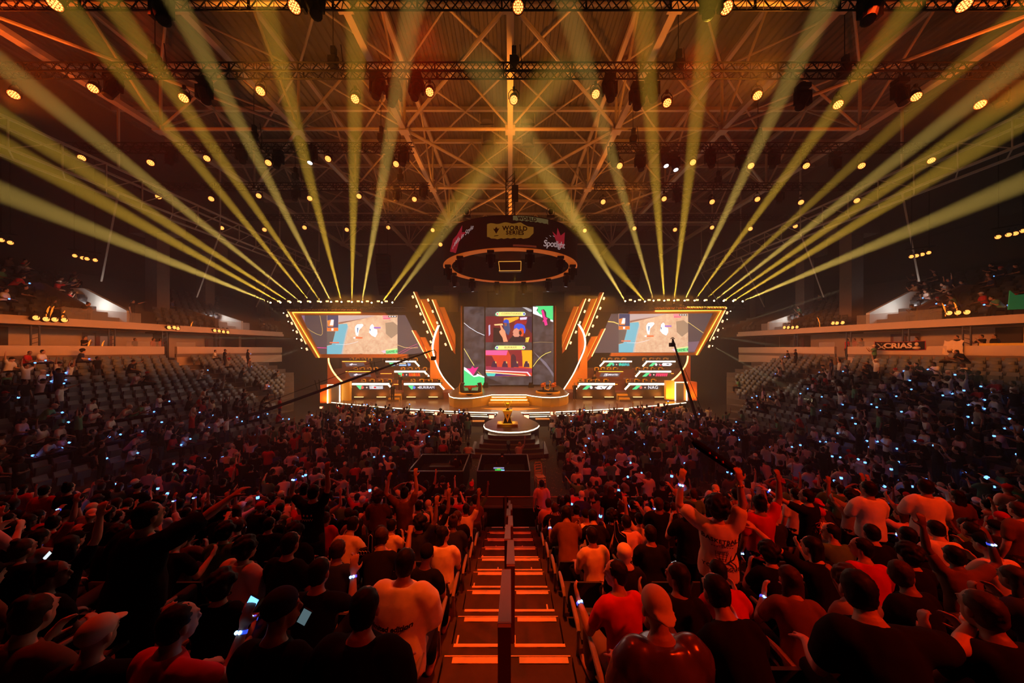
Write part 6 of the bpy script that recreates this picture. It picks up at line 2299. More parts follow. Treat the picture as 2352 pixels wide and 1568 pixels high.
for k in RROWS[::-1]:
    Yc, z = rear_row(k)
    lim = 1.68 * (Yc + .3) + .2
    for side in (-1, 1):
        xs0 = .99 if side > 0 else -1.03
        i = 0
        while True:
            x = xs0 + side * .535 * i
            i += 1
            if abs(x) > min(lim, 16.5):
                break
            # seat
            if 3 <= k and abs(x) < 4.5 and seatc < 120:
                seatc += 1
                g = thing('stadium_seat', 'dark stadium seat, %s row above the railing, %s %s of the stairs' % (ORD[k + 1], ORD[i], 'right' if side > 0 else 'left'), 'seat', (x, Yc - .08, z), 0, 'dark seats of the rear stand')
                link('backrest', SEAT_BACK, g)
                link('seat_pan', SEAT_PAN, g)
                link('bracket', SEAT_LEG, g)
                for q in (-.2675, .2675):
                    if q > 0 or i == 1 or side > 0:
                        a = link('armrest', SEAT_ARM, g)
                        a.location = (q, 0, 0)
            else:
                M = Matrix.Translation((x, Yc - .08, z))
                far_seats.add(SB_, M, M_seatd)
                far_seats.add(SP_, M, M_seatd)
            if any(abs(x - hx) < hw for hx, hw in HPOS.get(k, [])):
                continue
            if R.random() > (.90 if k > 1 else .82):
                continue
            stand = R.random() < (.06 if abs(x) < 4 else .16)
            pose = R.choice(STNP if stand else SITP)
            look = rnd_look(R, .24 if k < 6 else .13)
            band = R.choice((1, -1)) if R.random() < .28 else None
            s = R.uniform(.94, 1.04)
            rz = R.uniform(-.18, .18) - x * .018
            loc = V(x + R.uniform(-.03, .03), Yc - .08, z)
            if k >= 3 and n_ind < 214:
                n_ind += 1
                person(pose, loc, rz, look[0], look[1], look[2], look[3], look[4],
                       '%s person, %s top, %s, %s row above railing, %s seat %s of stairs' % (HRN[look[2]].replace('-haired', ' hair').replace('backwards-capped', 'capped').replace('beanie-wearing', 'beanie'), SHN[look[0]], POSE_W[pose].split(' ')[0], ORD[k + 1], ORD[i], 'right' if side > 0 else 'left'),
                       'audience seated in the rear stand', band, s)
            else:
                far_person(pose, loc, rz, look, band, s)
# ---- side stands
sm = MB()
sm.prism([V(-.215, .02, .40), V(.215, .02, .40), V(.225, -.07, .66), V(.20, -.10, .84), V(-.20, -.10, .84), V(-.225, -.07, .66)], (0, -.05, .005))
sm.box((0, .02, .48), (.42, .09, .34), Matrix.Rotation(-.15, 3, 'X'))
sm.box((0, -.06, .2), (.1, .08, .4))
SEAT1 = sm.mesh('stadium_seat', [M_seat])
S1 = mesh_arrays(SEAT1)
empties = []
for s in (-1, 1):
    sd = 'left' if s < 0 else 'right'
    aisles = [wall_Y(392), wall_Y(560)]
    for j in range(JROWS):
        off, z = side_row(j)
        Y = 9.0
        q = 0
        while Y < min(31.5, stand_end(off + JD / 2) - .9):
            Y += .53
            if any(abs(Y - a) < .75 for a in aisles):
                continue
            x = wall_x(s, Y) - s * off
            if abs(x) / Y > 1.78:
                continue
            q += 1
            px = CXP + F * x / Y
            u = abs(px - CXP)
            if s < 0:
                p = (.10 if j < 4 else .14 if j < 8 else .40 if j < 10 else .75)
                if px < 160:
                    p = max(p, .18 if j < 3 else .55)
                if px > 520:
                    p = min(p, .06 if j < 9 else .3)
            else:
                p = (.10 if j < 2 else .5 if j < 5 else .74)
                if px < 1850:
                    p = .03 if j < 8 else .4
                elif px < 1960:
                    p = min(p, .15 if j < 3 else .7)
            rz = -s * -PI / 2
            if R.random() < p:
                stand = R.random() < .22
                pose = R.choice(STNP if stand else SITP)
                far_person(pose, V(x, Y, z), -s * -1 * (PI / 2) * .8 + R.uniform(-.2, .2) if False else s * R.uniform(.75, 1.35), rnd_look(R, .34), R.choice((1, -1)) if R.random() < (.3 if s < 0 else .45) else None, R.uniform(.93, 1.04))
            elif True:
                empties.append((Y, s, j, q, x, z))
empties.sort(key=lambda e: abs(e[4]) + e[0])
for n_, (Y, s, j, q, x, z) in enumerate(empties):
    if n_ < 180:
        o = link('stadium_seat', SEAT1)
        o.location = (x, Y, z)
        o.rotation_euler = (0, 0, s * PI / 2 - s * .13 * 0)
        tag(o, 'empty grey-blue seat, %s row below the %s balcony, %s from the near end' % (ORD[j + 1], 'left' if s < 0 else 'right', ORD[min(q, 40)]), 'seat', 'empty grey seats of the side stands')
    else:
        far_seats.add(S1, Matrix.Translation((x, Y, z)) @ Matrix.Rotation(s * PI / 2, 4, 'Z'), M_seat)
o = far_seats.build('far_seats')
tag(o, 'rows of further grey stadium seats in the stands', 'seats', None, 'stuff')
# upper bowl: dark seats and a few people
upper = Mass()
for s in (-1, 1):
    for j in range(9):
        Y = 12.0
        while Y < 36:
            Y += .6
            x = wall_x(s, Y) + s * (.75 + .85 * j)
            if abs(x) / Y > 1.75:
                continue
            px = CXP + F * x / Y
            if any(a < px < b for a, b in ((190, 345), (500, 600), (1735, 1815), (1945, 2095))):
                continue
            z = 8.3 + .42 * j
            if R.random() < (.35 if abs(px - CXP) > 850 else .03):
                far_person(R.choice(SITP), V(x, Y, z), s * 1.1, rnd_look(R, .2), R.choice((1, -1)) if R.random() < .25 else None, 1)
            else:
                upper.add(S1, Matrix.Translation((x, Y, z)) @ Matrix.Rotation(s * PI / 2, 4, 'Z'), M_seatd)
o = upper.build('upper_seats')
tag(o, 'dim rows of seats in the upper stands', 'seats', None, 'stuff')

# ---- the floor crowd
TONG = [(p.x, p.y) for p in TL + TR]
nfl = 0
seatd = MB()


def blocked(x, y):
    if -4.75 < x < 1.15 and 13.1 < y < 16.4:
        return True
    if 1.0 < x < 2.6 and 10.3 < y < 24:          # dark aisle right of the mixing position
        return True
    if -1.2 < x < 1.1 and y < 13.3:
        return True
    if -2.9 < x < 2.8 and y > 16.2 - (0 if abs(x) < 1.6 else -1.5):
        return True
    if y > front(x) - (1.5 if abs(x) < 10 else 1.0):
        return True
    if 6.2 < x < 9.5 and 12.0 < y < 15.5:        # bare patch of floor on the right
        return R.random() < .75
    return False


y = 11.0
row = 0
while y < 29:
    row += 1
    xl = wall_x(-1, y) + JD * JROWS + .9
    xr = wall_x(1, y) - JD * JROWS - .9
    x = xl
    while x < xr:
        x += R.uniform(.50, .78)
        xx, yy = x, y + R.uniform(-.2, .2)
        if blocked(xx, yy) or abs(xx) / yy > 1.8:
            continue
        dens = .80 if abs(xx) > 2 else .55
        if y < 14 and xx < 0:
            dens *= .85
        if R.random() > dens:
            continue
        stand = R.random() < (.42 if y > 17 else .30)
        pose = R.choice(STNP if stand else SITP)
        far_person(pose, V(xx, yy, 0), R.uniform(-.25, .25) + (-.02 * xx), rnd_look(R, .36), R.choice((1, -1)) if R.random() < .42 else None, R.uniform(.94, 1.04))
        nfl += 1
        if not stand:
            seatd.box((xx, yy - .14, .43), (.42, .4, .03))
            seatd.box((xx, yy - .36, .66), (.42, .03, .36))
            for a_ in (-.18, .18):
                for b_ in (-.3, .04):
                    seatd.bar((xx + a_, yy + b_, 0), (xx + a_, yy + b_, .42), .025)
    y += R.uniform(.72, .9)
tag(seatd.build('floor_chairs', M_black), 'dark chairs among the crowd on the arena floor', 'chairs', None, 'stuff')
print('floor people', nfl, 'individuals', PCOUNT[0])
# ---- a few people who stand out in the far crowd
FAR = [
    (958, 1052, 16.0, 'stand_head', 'white', 'short', 'person in white hoodie with hands behind the head beside the mixing position', 1),
    (735, 1058, 15.5, 'stand_clap', 'cream', 'short', 'person in cream tee standing alone in the left floor crowd', None),
    (772, 1012, 19.0, 'stand_down', 'white', 'short', 'person in white tee with a dark strap across the back on the left floor', 1),
    (705, 1022, 18.5, 'stand_down', 'cream', 'short', 'person in cream top with bare forearms in the left floor crowd', None),
    (832, 965, 24.0, 'stand_cheer', 'white', 'short', 'person in white tee with arms up close to the stage, left part', None),
    (797, 992, 21.0, 'stand_raise', 'white', 'short', 'person in white tee left of centre close to the stage', None),
    (1018, 962, 24.0, 'stand_down', 'cream', 'short', 'person in cream tee standing in front of the stage lights left of the tongue', None),
    (1054, 965, 23.8, 'stand_down', 'red', 'short', 'person in red shirt standing in front of the stage lights left of the tongue', None),
    (1558, 1012, 18.0, 'stand_down', 'red', 'short', 'person in red tee with pale sash standing alone on the bare right floor', None),
    (1498, 995, 20.0, 'stand_down', 'white', 'short', 'person in white tee standing by the right crane foot', None),
    (1416, 970, 24.0, 'stand_down', 'white', 'short', 'person in white tee right of the tongue near the stage', None),
    (1330, 1085, 13.6, 'stand_cheer', 'cream', 'short', 'person in cream tee with both arms stretched up right of the aisle', 1),
    (1465, 945, 26.0, 'stand_cheer', 'red', 'short', 'person in red tee with arms up at the right stage edge', None),
    (1428, 1140, 11.6, 'sit_clap', 'red', 'short', 'person in red printed tee behind the railing right of the aisle, right of a pair', None),
    (1395, 1140, 11.7, 'sit_lap', 'red', 'short', 'person in red printed tee behind the railing right of the aisle, left of a pair', None),
]
for px, py, Y, pose, sh, hr, lab, band in FAR:
    p = P(px, py, Y)
    person(pose, (p.x, Y, 0.0), 0, sh, 1, hr, M_hair['black'], 'dark', lab, None, band, 1.0)
# ---- players on the tiers, with their chairs
cm = MB()
cm.prism([V(-.25, -.27, .50), V(.25, -.27, .50), V(.28, -.33, .9), V(.20, -.38, 1.28), V(-.20, -.38, 1.28), V(-.28, -.33, .9)], (0, -.08, 0))
CH_BACK = cm.mesh('chair_back', [M_black])
cm = MB()
cm.box((-.2, -.30, 1.05), (.10, .05, .36))
cm.box((.2, -.30, 1.05), (.10, .05, .36))
cm.box((0, -.30, 1.22), (.3, .04, .10))
CH_YEL = cm.mesh('chair_wing', [mat('chair_yellow', (.95, .68, .06), .5)])
cm = MB()
cm.box((0, -.05, .45), (.5, .5, .10))
CH_SEAT = cm.mesh('chair_seat', [M_black])
cm = MB()
cm.tube((0, -.05, .1), (0, -.05, .42), .035, 8)
for t in range(5):
    a_ = 2 * PI * t / 5
    cm.bar((0, -.05, .08), (.28 * math.cos(a_), -.05 + .28 * math.sin(a_), .04), .05)
CH_BASE = cm.mesh('chair_base', [M_black])
pn_ = 0
PO = ['leftmost', 'second from the left', 'third from the left', 'rightmost']
for d, W, r, sd, key, dl in DESKS:
    for k in range(4):
        x = d.location.x + (-.36 + .24 * k) * W
        loc = V(x, d.location.y + 1.15, d.location.z)
        g = thing('gaming_chair', 'black and yellow gaming chair, %s behind the %s' % (PO[k], dl), 'chair', loc, PI, 'gaming chairs on the tiers')
        link('backrest', CH_BACK, g)
        link('headrest_wing', CH_YEL, g)
        link('seat', CH_SEAT, g)
        link('base', CH_BASE, g)
        if sd == 'left' and key in 'ef' and k == 3 or (key == 'i' and k == 0):
            continue
        Rk = random.Random(pn_)
        pn_ += 1
        hair = Rk.choice(('short', 'short', 'cap', 'short'))
        col = M_hair['blue'] if (key == 'a' and k > 1) else M_hair['black'] if hair == 'short' else M_shirt[Rk.choice(('black', 'navy', 'white'))]
        person('sit_lean' if k % 2 else 'sit_lap', loc, PI + Rk.uniform(-.15, .15), Rk.choice(('black', 'navy', 'black', 'grey')), Rk.choice((1, 1, 2)), hair, col, 'dark',
               'player seated %s at the %s' % (PO[k], dl), 'players at the desks', None, 1.0)
for px, py, Y, z, pose, lab in ((1062 - 160, 905, 31.2, ZS, 'stand_down', 'person in dark clothes standing on the steps between the left front desks'), (919, 882, 33.6, ZS + .7, 'stand_down', 'person in dark clothes standing beside the left outer front desk'), (981, 862, 34.0, 1.95, 'stand_cross', 'person in dark clothes standing behind the left inner front desk'), (884, 815, 37.9, 4.13, 'stand_down', 'person standing behind the back row of desks, left side'), (1428, 812, 38.0, 4.13, 'stand_down', 'person standing behind the right outer back desk'), (829, 818, 37.9, 4.13, 'stand_head', 'person with raised elbows standing behind the left outer back desk'), (1505, 815, 38.0, 4.13, 'stand_cross', 'person with folded arms standing behind the right outer desks at the back'), (1365, 862, 34.0, 1.95, 'stand_cross', 'person with folded arms standing behind the right inner front desk'), (1320, 880, 32.0, ZS, 'stand_phone', 'camera operator standing beside the right arch on the stage')):
    p = P(px, py, Y)
    person(pose, (p.x, Y, z), PI, 'black', 1, 'short', M_hair['black'], 'dark', lab, None, None, 1.0)
# people on the balconies
for px, Y0, out, pose, sh, lab, z in ((193, 0, 1.2, 'stand_clap', 'black', 'person in dark tee leaning at the left balcony front under the ledge', 5.55), (310, 0, 2.2, 'stand_down', 'black', 'person in black standing deep in the left suite', 5.55), (352, 0, 1.2, 'stand_down', 'red', 'person in red tee behind the left glass screen, nearer', 5.55), (369, 0, .8, 'stand_down', 'red', 'person in red tee beside the stair gap of the left balcony', 5.55),
                                      (1946, 0, .8, 'stand_down', 'red', 'person in red tee beside the stair gap of the right balcony', 5.55), (1963, 0, 1.0, 'stand_down', 'red', 'person in red tee behind the right glass screen', 5.55), (1980, 0, 1.2, 'stand_clap', 'black', 'person in black behind the right glass screen next to the red tee', 5.55), (2106, 0, 2.6, 'stand_down', 'red', 'person in red top standing before the right suite door', 5.55), (2198, 0, .8, 'stand_down', 'black', 'person in black standing right of the hanging cloth on the right balcony', 5.55), (2255, 0, .8, 'stand_phone', 'black', 'person in black holding up a hand on the right balcony', 5.55), (2285, 0, .9, 'stand_down', 'black', 'person in black at the far right of the right balcony', 5.55),
                                      (303, 0, .6, 'stand_point', 'black', 'person in black pointing on the left upper ledge before the white portal', 8.36)):
    s = -1 if px < CXP else 1
    Y = wall_Y(px) if out < 3 else wall_Y(px)
    Y = (30.775 + out) / (abs(px - CXP) / F + .13)
    person(pose, (wall_x(s, Y) + s * out, Y, z), s * 1.2, sh, 1, 'short', M_hair['black'], 'dark', lab)
# banner with CRIAS on the right parapet
Ya, Yb = wall_Y(2130), wall_Y(2011)
pa, pbb = V(wall_x(1, Yb) - .08, Yb, 6.98), V(wall_x(1, Ya) - .08, Ya, 6.98)
dirn = (pbb - pa)
Lb = dirn.length
dirn.normalize()
bn = thing('banner', 'black banner with red border and pale lettering hung over the right parapet', 'banner', pa)
nrm = V(-1, -.13, 0).normalized()
BM = Matrix(((dirn.x, 0, nrm.x, 0), (dirn.y, 0, nrm.y, 0), (dirn.z, 1, nrm.z, 0), (0, 0, 0, 1)))


def bw(c):
    u, v = c.x, c.y
    return dirn * u + V(0, 0, v - .05 * math.sin(PI * u / Lb)) + nrm * (.02 * math.sin(u * 3) + c.z + .01)


m = MB()
nn = 18
m.add([bw(V(Lb * i / nn, 0, 0)) for i in range(nn + 1)] + [bw(V(Lb * i / nn, -.62, 0)) for i in range(nn + 1)], [(i + 1, i, nn + 1 + i, nn + 2 + i) for i in range(nn)])
m.build('cloth', M_shirt['black'], bn)
M_bred = mat('banner_red', (.5, .03, .02), .8)
M_bpale = mat('banner_pale', (.75, .62, .5), .8)
m = MB()
for v in (-.01, -.61):
    m.path([bw(V(Lb * i / nn, v, .005)) for i in range(nn + 1)], .014, 5)
for u in (.02, Lb - .02):
    m.path([bw(V(u, 0, .005)), bw(V(u, -.6, .005))], .014, 5)
m.build('border', M_bred, bn)
text('CRIAS', .50, M_bpale, bn, None, bold=.02, space=1.0, wrap=lambda c: bw(V(Lb * .48 + c.x * 1.1, -.29 + c.y, .008 + c.z)))
text('RJ', .2, M_bred, bn, None, wrap=lambda c: bw(V(Lb * .52 + c.x * 1.1, -.46 + c.y, .016 + c.z))) if False else None
m = MB()
u0 = Lb * .16
for a_, b_ in (((-.28, -.12), (.2, -.52)), ((.28, -.12), (-.2, -.52))):
    m.path([bw(V(u0 + a_[0], a_[1], .01)), bw(V(u0 + (a_[0] + b_[0]) / 2, (a_[1] + b_[1]) / 2 - .04, .01)), bw(V(u0 + b_[0], b_[1], .01))], [.012, .03, .036], 6)
for a_ in (-.16, 0, .16):
    m.ell(bw(V(u0 + a_, -.14 - abs(a_) * .3, .01)), (.03, .03, .03), 8, 6)
m.build('crossed_blades', M_bpale, bn)
# plain pale bust on the right of the banner
m = MB()
u1 = Lb * .84
m.ell(bw(V(u1, -.2, .0)), (.1, .1, .13), 12, 8)
m.ell(bw(V(u1, -.46, .0)), (.2, .2, .11), 12, 8)
m.build('bust_print', M_bpale, bn)
# cloths hung over the parapets
for px, lab, m_ in ((2193, 'pale crumpled cloth hanging over the right parapet', M_shirt['cream']),):
    Y = wall_Y(px)
    m = MB()
    rr = random.Random(8)
    cols = 8
    vs = []
    for i in range(cols + 1):
        for k in range(5):
            vs.append((wall_x(1, Y) - .07 - .05 * math.sin(i * 2.1 + k) - .02 * k, Y - .45 + .9 * i / cols + rr.uniform(-.03, .03), 6.95 - .22 * k + .05 * math.sin(i * 1.7)))
    m.add(vs, [(i * 5 + k, i * 5 + k + 1, (i + 1) * 5 + k + 1, (i + 1) * 5 + k) for i in range(cols) for k in range(4)])
    o = m.build('hanging_cloth', m_, None, True)
    tag(o, lab, 'cloth')
Y = wall_Y(2300)
m = MB()
m.prism([(wall_x(1, Y + .8), Y + .8, 6.62), (wall_x(1, Y - .8), Y - .8, 6.62), (wall_x(1, Y - .8) + .2, Y - .8, 6.62), (wall_x(1, Y + .8) + .2, Y + .8, 6.62)], (0, 0, .14))
tag(m.build('folded_banner', M_shirt['yellow']), 'folded yellow cloth lying on the right parapet', 'cloth')
p = P(2345, 690, 17.2)
m = MB()
m.prism([p + V(-.7, 0, -.5), p + V(.6, 0, -.45), p + V(.6, 0, .4), p + V(-.3, 0, .3), p + V(-.6, 0, .55)], (0, .03, 0))
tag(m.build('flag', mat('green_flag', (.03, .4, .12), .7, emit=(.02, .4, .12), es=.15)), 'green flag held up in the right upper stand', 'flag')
# flame-shaped lamp arms on the ledges, their amber light put in as glow
M_arm_glow = glow('amber_streak', (1, .22, .015), 1.3)
for i, (px, py) in enumerate(((110, 712), (120, 712), (145, 722), (440, 745), (205, 788), (236, 790), (1880, 735), (2168, 705), (2195, 703))):
    Y = wall_Y(px)
    p = P(px, py, Y)
    m = MB()
    sx = 1 if px < CXP else -1
    m.path([p + V(-.1 * sx, 0, -.28), p + V(-.02 * sx, 0, -.05), p + V(.02 * sx, 0, .1), p + V(.12 * sx, 0, .24)], [.02, .04, .03, .015], 6)
    m.tube(p + V(-.1 * sx, 0, -.28), p + V(-.1 * sx, 0, -.6), .02, 6)
    tag(m.build('glowing_lamp_arm', M_arm_glow), 'curved amber glow stick on the %s balcony, %s from the left overall' % ('left' if px < CXP else 'right', ORD[i + 1]), 'glow stick', 'amber glow sticks along the balconies')
# paper signs in the right crowd
for px, py, Y, w_, h_, t_, lab in ((1968, 982, 18.0, .95, .55, None, 'blank brown cardboard sign held up in the right crowd'), (2045, 1000, 17.0, .9, .4, None, 'pale sheet held up in the right crowd'), (1846, 955, 21.0, .9, .5, 'FE', 'dark cloth with FE lettering hung in the right crowd, left of the number 10'), (1880, 962, 21.0, .6, .5, '10', 'dark cloth with number 10 hung in the right crowd')):
    p = P(px, py, Y)
    g = thing('sign', lab, 'sign', p, .15)
    m = MB()
    m.box((0, 0, 0), (w_, .02, h_), Matrix.Rotation(.12, 3, 'Y'))
    m.build('sheet', M_shirt['black'] if t_ else mat('cardboard', (.42, .27, .17), .8), g)
    if t_:
        text(t_, h_ * .9, M_bpale, g, facing(V(0, -.012, 0)) @ Matrix.Rotation(-.12, 4, 'Z'), ext=.003, bold=.01)
# foam finger with printed outline, hand fan and other things held up
p = P(842, 1275, 3.9)
g = thing('foam_hand', 'dark foam hand with pale outlined pointing finger among the left foreground', 'foam hand', p)
m = MB()
m.prism([V(-.11, 0, -.12), V(.10, 0, -.12), V(.11, 0, .02), V(.07, 0, .07), V(.075, 0, .24), V(.05, 0, .27), V(.03, 0, .24), V(.02, 0, .08), V(-.1, 0, .06), V(-.12, 0, -.02)], (0, .05, 0))
m.build('foam', M_shirt['black'], g)
m = MB()
m.path([V(.02, -.004, .06), V(.03, -.004, .24), V(.05, -.004, .265), V(.072, -.004, .24), V(.068, -.004, -.05)], .004, 5)
for k in range(4):
    c = V(-.085 + .035 * k, -.004, .03)
    m.path([c + V(.018 * math.cos(t), 0, .026 * math.sin(t)) for t in np.linspace(0, 2 * PI, 12)], .004, 5)
m.build('outline', M_inkp, g)
p = P(1425, 1230, 5.2)
g = thing('foam_hand', 'dark foam hand with pale outlined finger right of the stairs', 'foam hand', p)
m = MB()
m.prism([V(-.12, 0, -.2), V(.12, 0, -.2), V(.1, 0, 0), V(-.02, 0, .06), V(-.06, 0, .24), V(-.1, 0, .24), V(-.09, 0, .0)], (0, .05, 0))
m.build('foam', M_shirt['black'], g)
m = MB()
m.path([V(.08, -.004, -.02), V(-.02, -.004, .06), V(-.06, -.004, .24), V(-.1, -.004, .235), V(-.09, -.004, .0), V(-.02, -.004, -.15)], .004, 5)
m.build('outline', M_inkp, g)
for px, py, Y, w_, h_, t, lab in ((1550, 1298, 4.3, .075, .13, .35, 'phone with bright keypad screen right of the stairs'), (110, 1275, 4.5, .05, .15, .75, 'phone with pale screen held at the far left'), (700, 1415, 2.3, .07, .12, .5, 'phone with dim grey screen below the glowing wristband, bottom left')):
    p = P(px, py, Y)
    g = thing('phone', lab, 'phone', p, .0)
    Rm = Matrix.Rotation(t if px < 1000 else -t, 3, 'Y')
    m = MB()
    m.box((0, 0, 0), (w_, .01, h_), Rm)
    m.build('casing', M_black, g)
    m = MB()
    m.box((0, -.006, 0), (w_ * .9, .003, h_ * .92), Rm)
    m.build('screen', M_phone if px != 700 else glow('phone_dim', (.10, .16, .18), .8), g)
    if px == 1550:
        m = MB()
        for a_ in range(4):
            for b_ in range(5):
                m.box(Rm @ V(-.025 + .0165 * a_, -.009, -.045 + .02 * b_), (.010, .002, .012), Rm)
        m.build('keys', M_black, g)
# ---- mixing position in the middle of the floor
for xa, xb, nm in ((-4.4, -2.05, 'left'), (-1.43, .85, 'right')):
    xc = (xa + xb) / 2
    g = thing('control_booth', 'black barrier enclosure of the %s bay of the mixing position' % nm, 'booth', (xc, 14.6, 0))
    h = (xb - xa) / 2
    for q, (p0, p1) in enumerate((((-h, -1.05), (h, -1.05)), ((-h, 1.1), (h, 1.1)), ((-h, -1.05), (-h, 1.1)), ((h, -1.05), (h, 1.1)))):
        m = MB()
        m.bar((p0[0], p0[1], .56), (p1[0], p1[1], .56), .03, 1.1, (0, 0, 1))
        m.build('panel', M_blackm, g)
        m = MB()
        m.bar((p0[0], p0[1], 1.13), (p1[0], p1[1], 1.13), .05, .04)
        m.build('top_rail', M_rail, g)
    m = MB()
    m.bar((-h, -1.10, .05), (h, -1.10, .05), .03)
    m.build('foot_rail', M_rail, g)
    t = thing('control_desk', 'black control desk inside the %s bay of the mixing position' % nm, 'desk', (xc, 15.0, 0))
    m = MB()
    m.box((0, 0, .74), (h * 1.7, .8, .06))
    m.build('top', M_black, t)
    m = MB()
    for q in (-1, 1):
        m.box((q * h * .75, 0, .36), (.06, .7, .7))
    m.build('leg', M_black, t)
    m = MB()
    if nm == 'right':
        for k, (c_, w_) in enumerate(((em(120, 120, 160), .5), (em(150, 150, 40), .16), (em(30, 180, 60), .34))):
            m2 = MB()
            m2.box((-.25, -.2 - .12 * k, .80), (w_, .04, .05))
            m2.build('status_light', c_, t)
        m.box((-.05, -.5, .8), (.14, .04, .05))
        m.build('status_light', M_led_blue, t)
    else:
        m.box((0, 0, .82), (1.2, .5, .1))
        m.build('console', M_grey, t)
for x, y, lab, rz in ((-2.6, 14.9, 'person in black crew shirt working in the left bay of the mixing position', 0.2), (-.4, 15.3, 'operator with red-lit hair sitting in the right bay of the mixing position', 0), (-2.9, 16.9, 'camera operator in black standing behind the mixing position', 0), (.5, 17.2, 'person with blond hair and raised hand behind the mixing position', -.3)):
    person('sit_lean' if y < 16 else ('stand_phone' if x < 0 else 'sit_raise'), (x, y, 0), rz, 'black' if x < .4 else 'cream', 1, 'short' if x < .4 else 'long', M_hair['black' if x < .4 else 'blond'], 'dark', lab)
for x, y, lab in ((-.1, 17.0, 'black video camera on a tripod behind the mixing position'), (-3.0, 17.3, 'black video camera beside the left bay of the mixing position')):
    g = thing('video_camera', lab, 'camera', (x, y, 0))
    for t in range(3):
        m = MB()
        m.tube((0, 0, 1.1), (.4 * math.cos(t * 2.1), .4 * math.sin(t * 2.1), 0), .025, 6)
        m.build('tripod_leg', M_black, g)
    m = MB()
    m.box((0, 0, 1.25), (.2, .45, .22))
    m.tube((0, .2, 1.25), (0, .48, 1.25), .08, 10)
    m.box((0, -.3, 1.3), (.12, .2, .12))
    m.build('body', M_black, g)
# yellow-lit stacked chairs
p = on(1238, 1105, .4)
g = thing('chair_stack', 'leaning stack of folded pale yellow chairs beside the mixing position', 'chairs', (p.x, p.y, 0), .3)
for k in range(3):
    m = MB()
    o_ = V(.02 * k, .07 * k, .09 * k)
    m.path([o_ + V(-.2, 0, .0), o_ + V(-.18, .08, .9), o_ + V(-.12, .1, 1.0), o_ + V(.12, .1, 1.0), o_ + V(.18, .08, .9), o_ + V(.2, 0, .0)], .022, 6)
    m.path([o_ + V(-.2, -.36, 0), o_ + V(-.19, -.33, .46), o_ + V(.19, -.33, .46), o_ + V(.2, -.36, 0)], .02, 6)
    for zz in (.46, .62, .78):
        m.bar(o_ + V(-.19, .05, zz), o_ + V(.19, .05, zz), .03)
    m.box(o_ + V(0, -.14, .46), (.38, .38, .03))
    m.build('chair_frame', mat('chair_cream', (.75, .55, .22), .5) if k == 0 else MATS['chair_cream'], g)
# barrier posts of the aisle
for i, (px, py) in enumerate(((1252, 1100), (1248, 1035), (1076, 990), (1064, 1000), (1268, 985), (1110, 1020))):
    p = on(px, py, .0) if False else on(px, py, .5)
    m = MB()
    m.tube((p.x, p.y, 0), (p.x, p.y, 1.05), .025, 8)
    m.lathe([(.16, 0), (.16, .02), (.03, .04)], (p.x, p.y, 0), 12)
    tag(m.build('barrier_post', M_rail), 'thin steel barrier post by the aisle before the tongue, %s from the near end' % ORD[i + 1], 'post', 'barrier posts by the aisle')
# confetti lying on the bare floor
cf = MB()
rr = random.Random(2)
for k in range(900):
    x_, y_ = (rr.uniform(1.1, 2.6), rr.uniform(10.6, 23)) if k < 420 else (rr.uniform(6.0, 9.6), rr.uniform(11.8, 15.8)) if k < 680 else (rr.uniform(-4.2, -1.5), rr.uniform(16.5, 20))
    cf.box((x_, y_, .005), (.05, .03, .006), Matrix.Rotation(rr.uniform(0, 3), 3, 'Z'))
tag(cf.build('confetti', mat('confetti_paper', (.35, .22, .16), .8)), 'scattered paper confetti on the dark arena floor', 'confetti', None, 'stuff')
# ---- camera cranes
tip, ful, tail = P(988, 806, 27), P(600, 946, 21.5), P(500, 972, 20)
g = thing('camera_crane', 'long black camera crane reaching from the left crowd to the stage', 'camera crane', (ful.x, ful.y, 0))
o_ = Vector((ful.x, ful.y, 0))
m = MB()
dcr = (tip - tail).normalized()
for dz, r_ in ((0, .10), (.0, .10)):
    m.path([tail - o_, ful - o_, tip - o_], [.10, .12, .075], 6)
m.path([ful + V(0, 0, .5) - o_, ful + dcr * 7 + V(0, 0, .9) - o_, tip - o_], .02, 5)
m.path([tail - o_, ful + V(0, 0, .5) - o_], .02, 5)
for k in (3.5, 7.5):
    c_ = ful + dcr * k - o_
    m.path([c_, c_ + V(-.25, 0, .9)], .025, 5)
    m.path([c_ + V(.2, 0, 0), c_ + V(.05, 0, .95)], .025, 5)
m.build('arm', M_black, g)
m = MB()
for k in range(26):
    c_ = ful + dcr * (1 + .47 * k) - o_
    m.box(c_ + V(0, -.11, .02), (.12, .02, .05))
m.build('arm_bolt', M_rail, g)
m = MB()
m.tube((0, 0, 0), (0, 0, ful.z), .08, 8)
for t in range(3):
    m.tube((0, 0, .9), (.8 * math.cos(t * 2.1), .8 * math.sin(t * 2.1), 0), .04, 6)
m.build('column', M_black, g)
m = MB()
m.box(tail - o_, (.5, .4, .5))
m.build('counterweight', M_black, g)
t_ = tip - o_
m = MB()
m.path([t_, t_ + V(.35, 0, .1), t_ + V(.5, 0, -.1), t_ + V(.5, 0, -.65)], .04, 6)
m.box(t_ + V(.28, 0, -.62), (.32, .4, .34))
m.tube(t_ + V(.28, -.2, -.62), t_ + V(.28, -.42, -.62), .09, 10)
m.build('camera_head', M_black, g)
tip, ful = P(1545, 778, 24), P(1612, 1003, 18.5)
foot = V(ful.x, ful.y, 0)
g = thing('camera_crane', 'black camera crane rising steeply from the right crowd in front of the right screen', 'camera crane', foot)
m = MB()
tl = ful + (ful - tip) * .18
m.path([tl - foot, ful - foot, tip - foot], [.10, .11, .06], 6)
m.path([ful + V(.5, 0, .4) - foot, tip + V(.1, 0, -.4) - foot], .018, 5)
m.path([tl + V(.5, 0, .3) - foot, tip + V(.15, 0, -1.2) - foot], .015, 5)
m.build('arm', M_black, g)
m = MB()
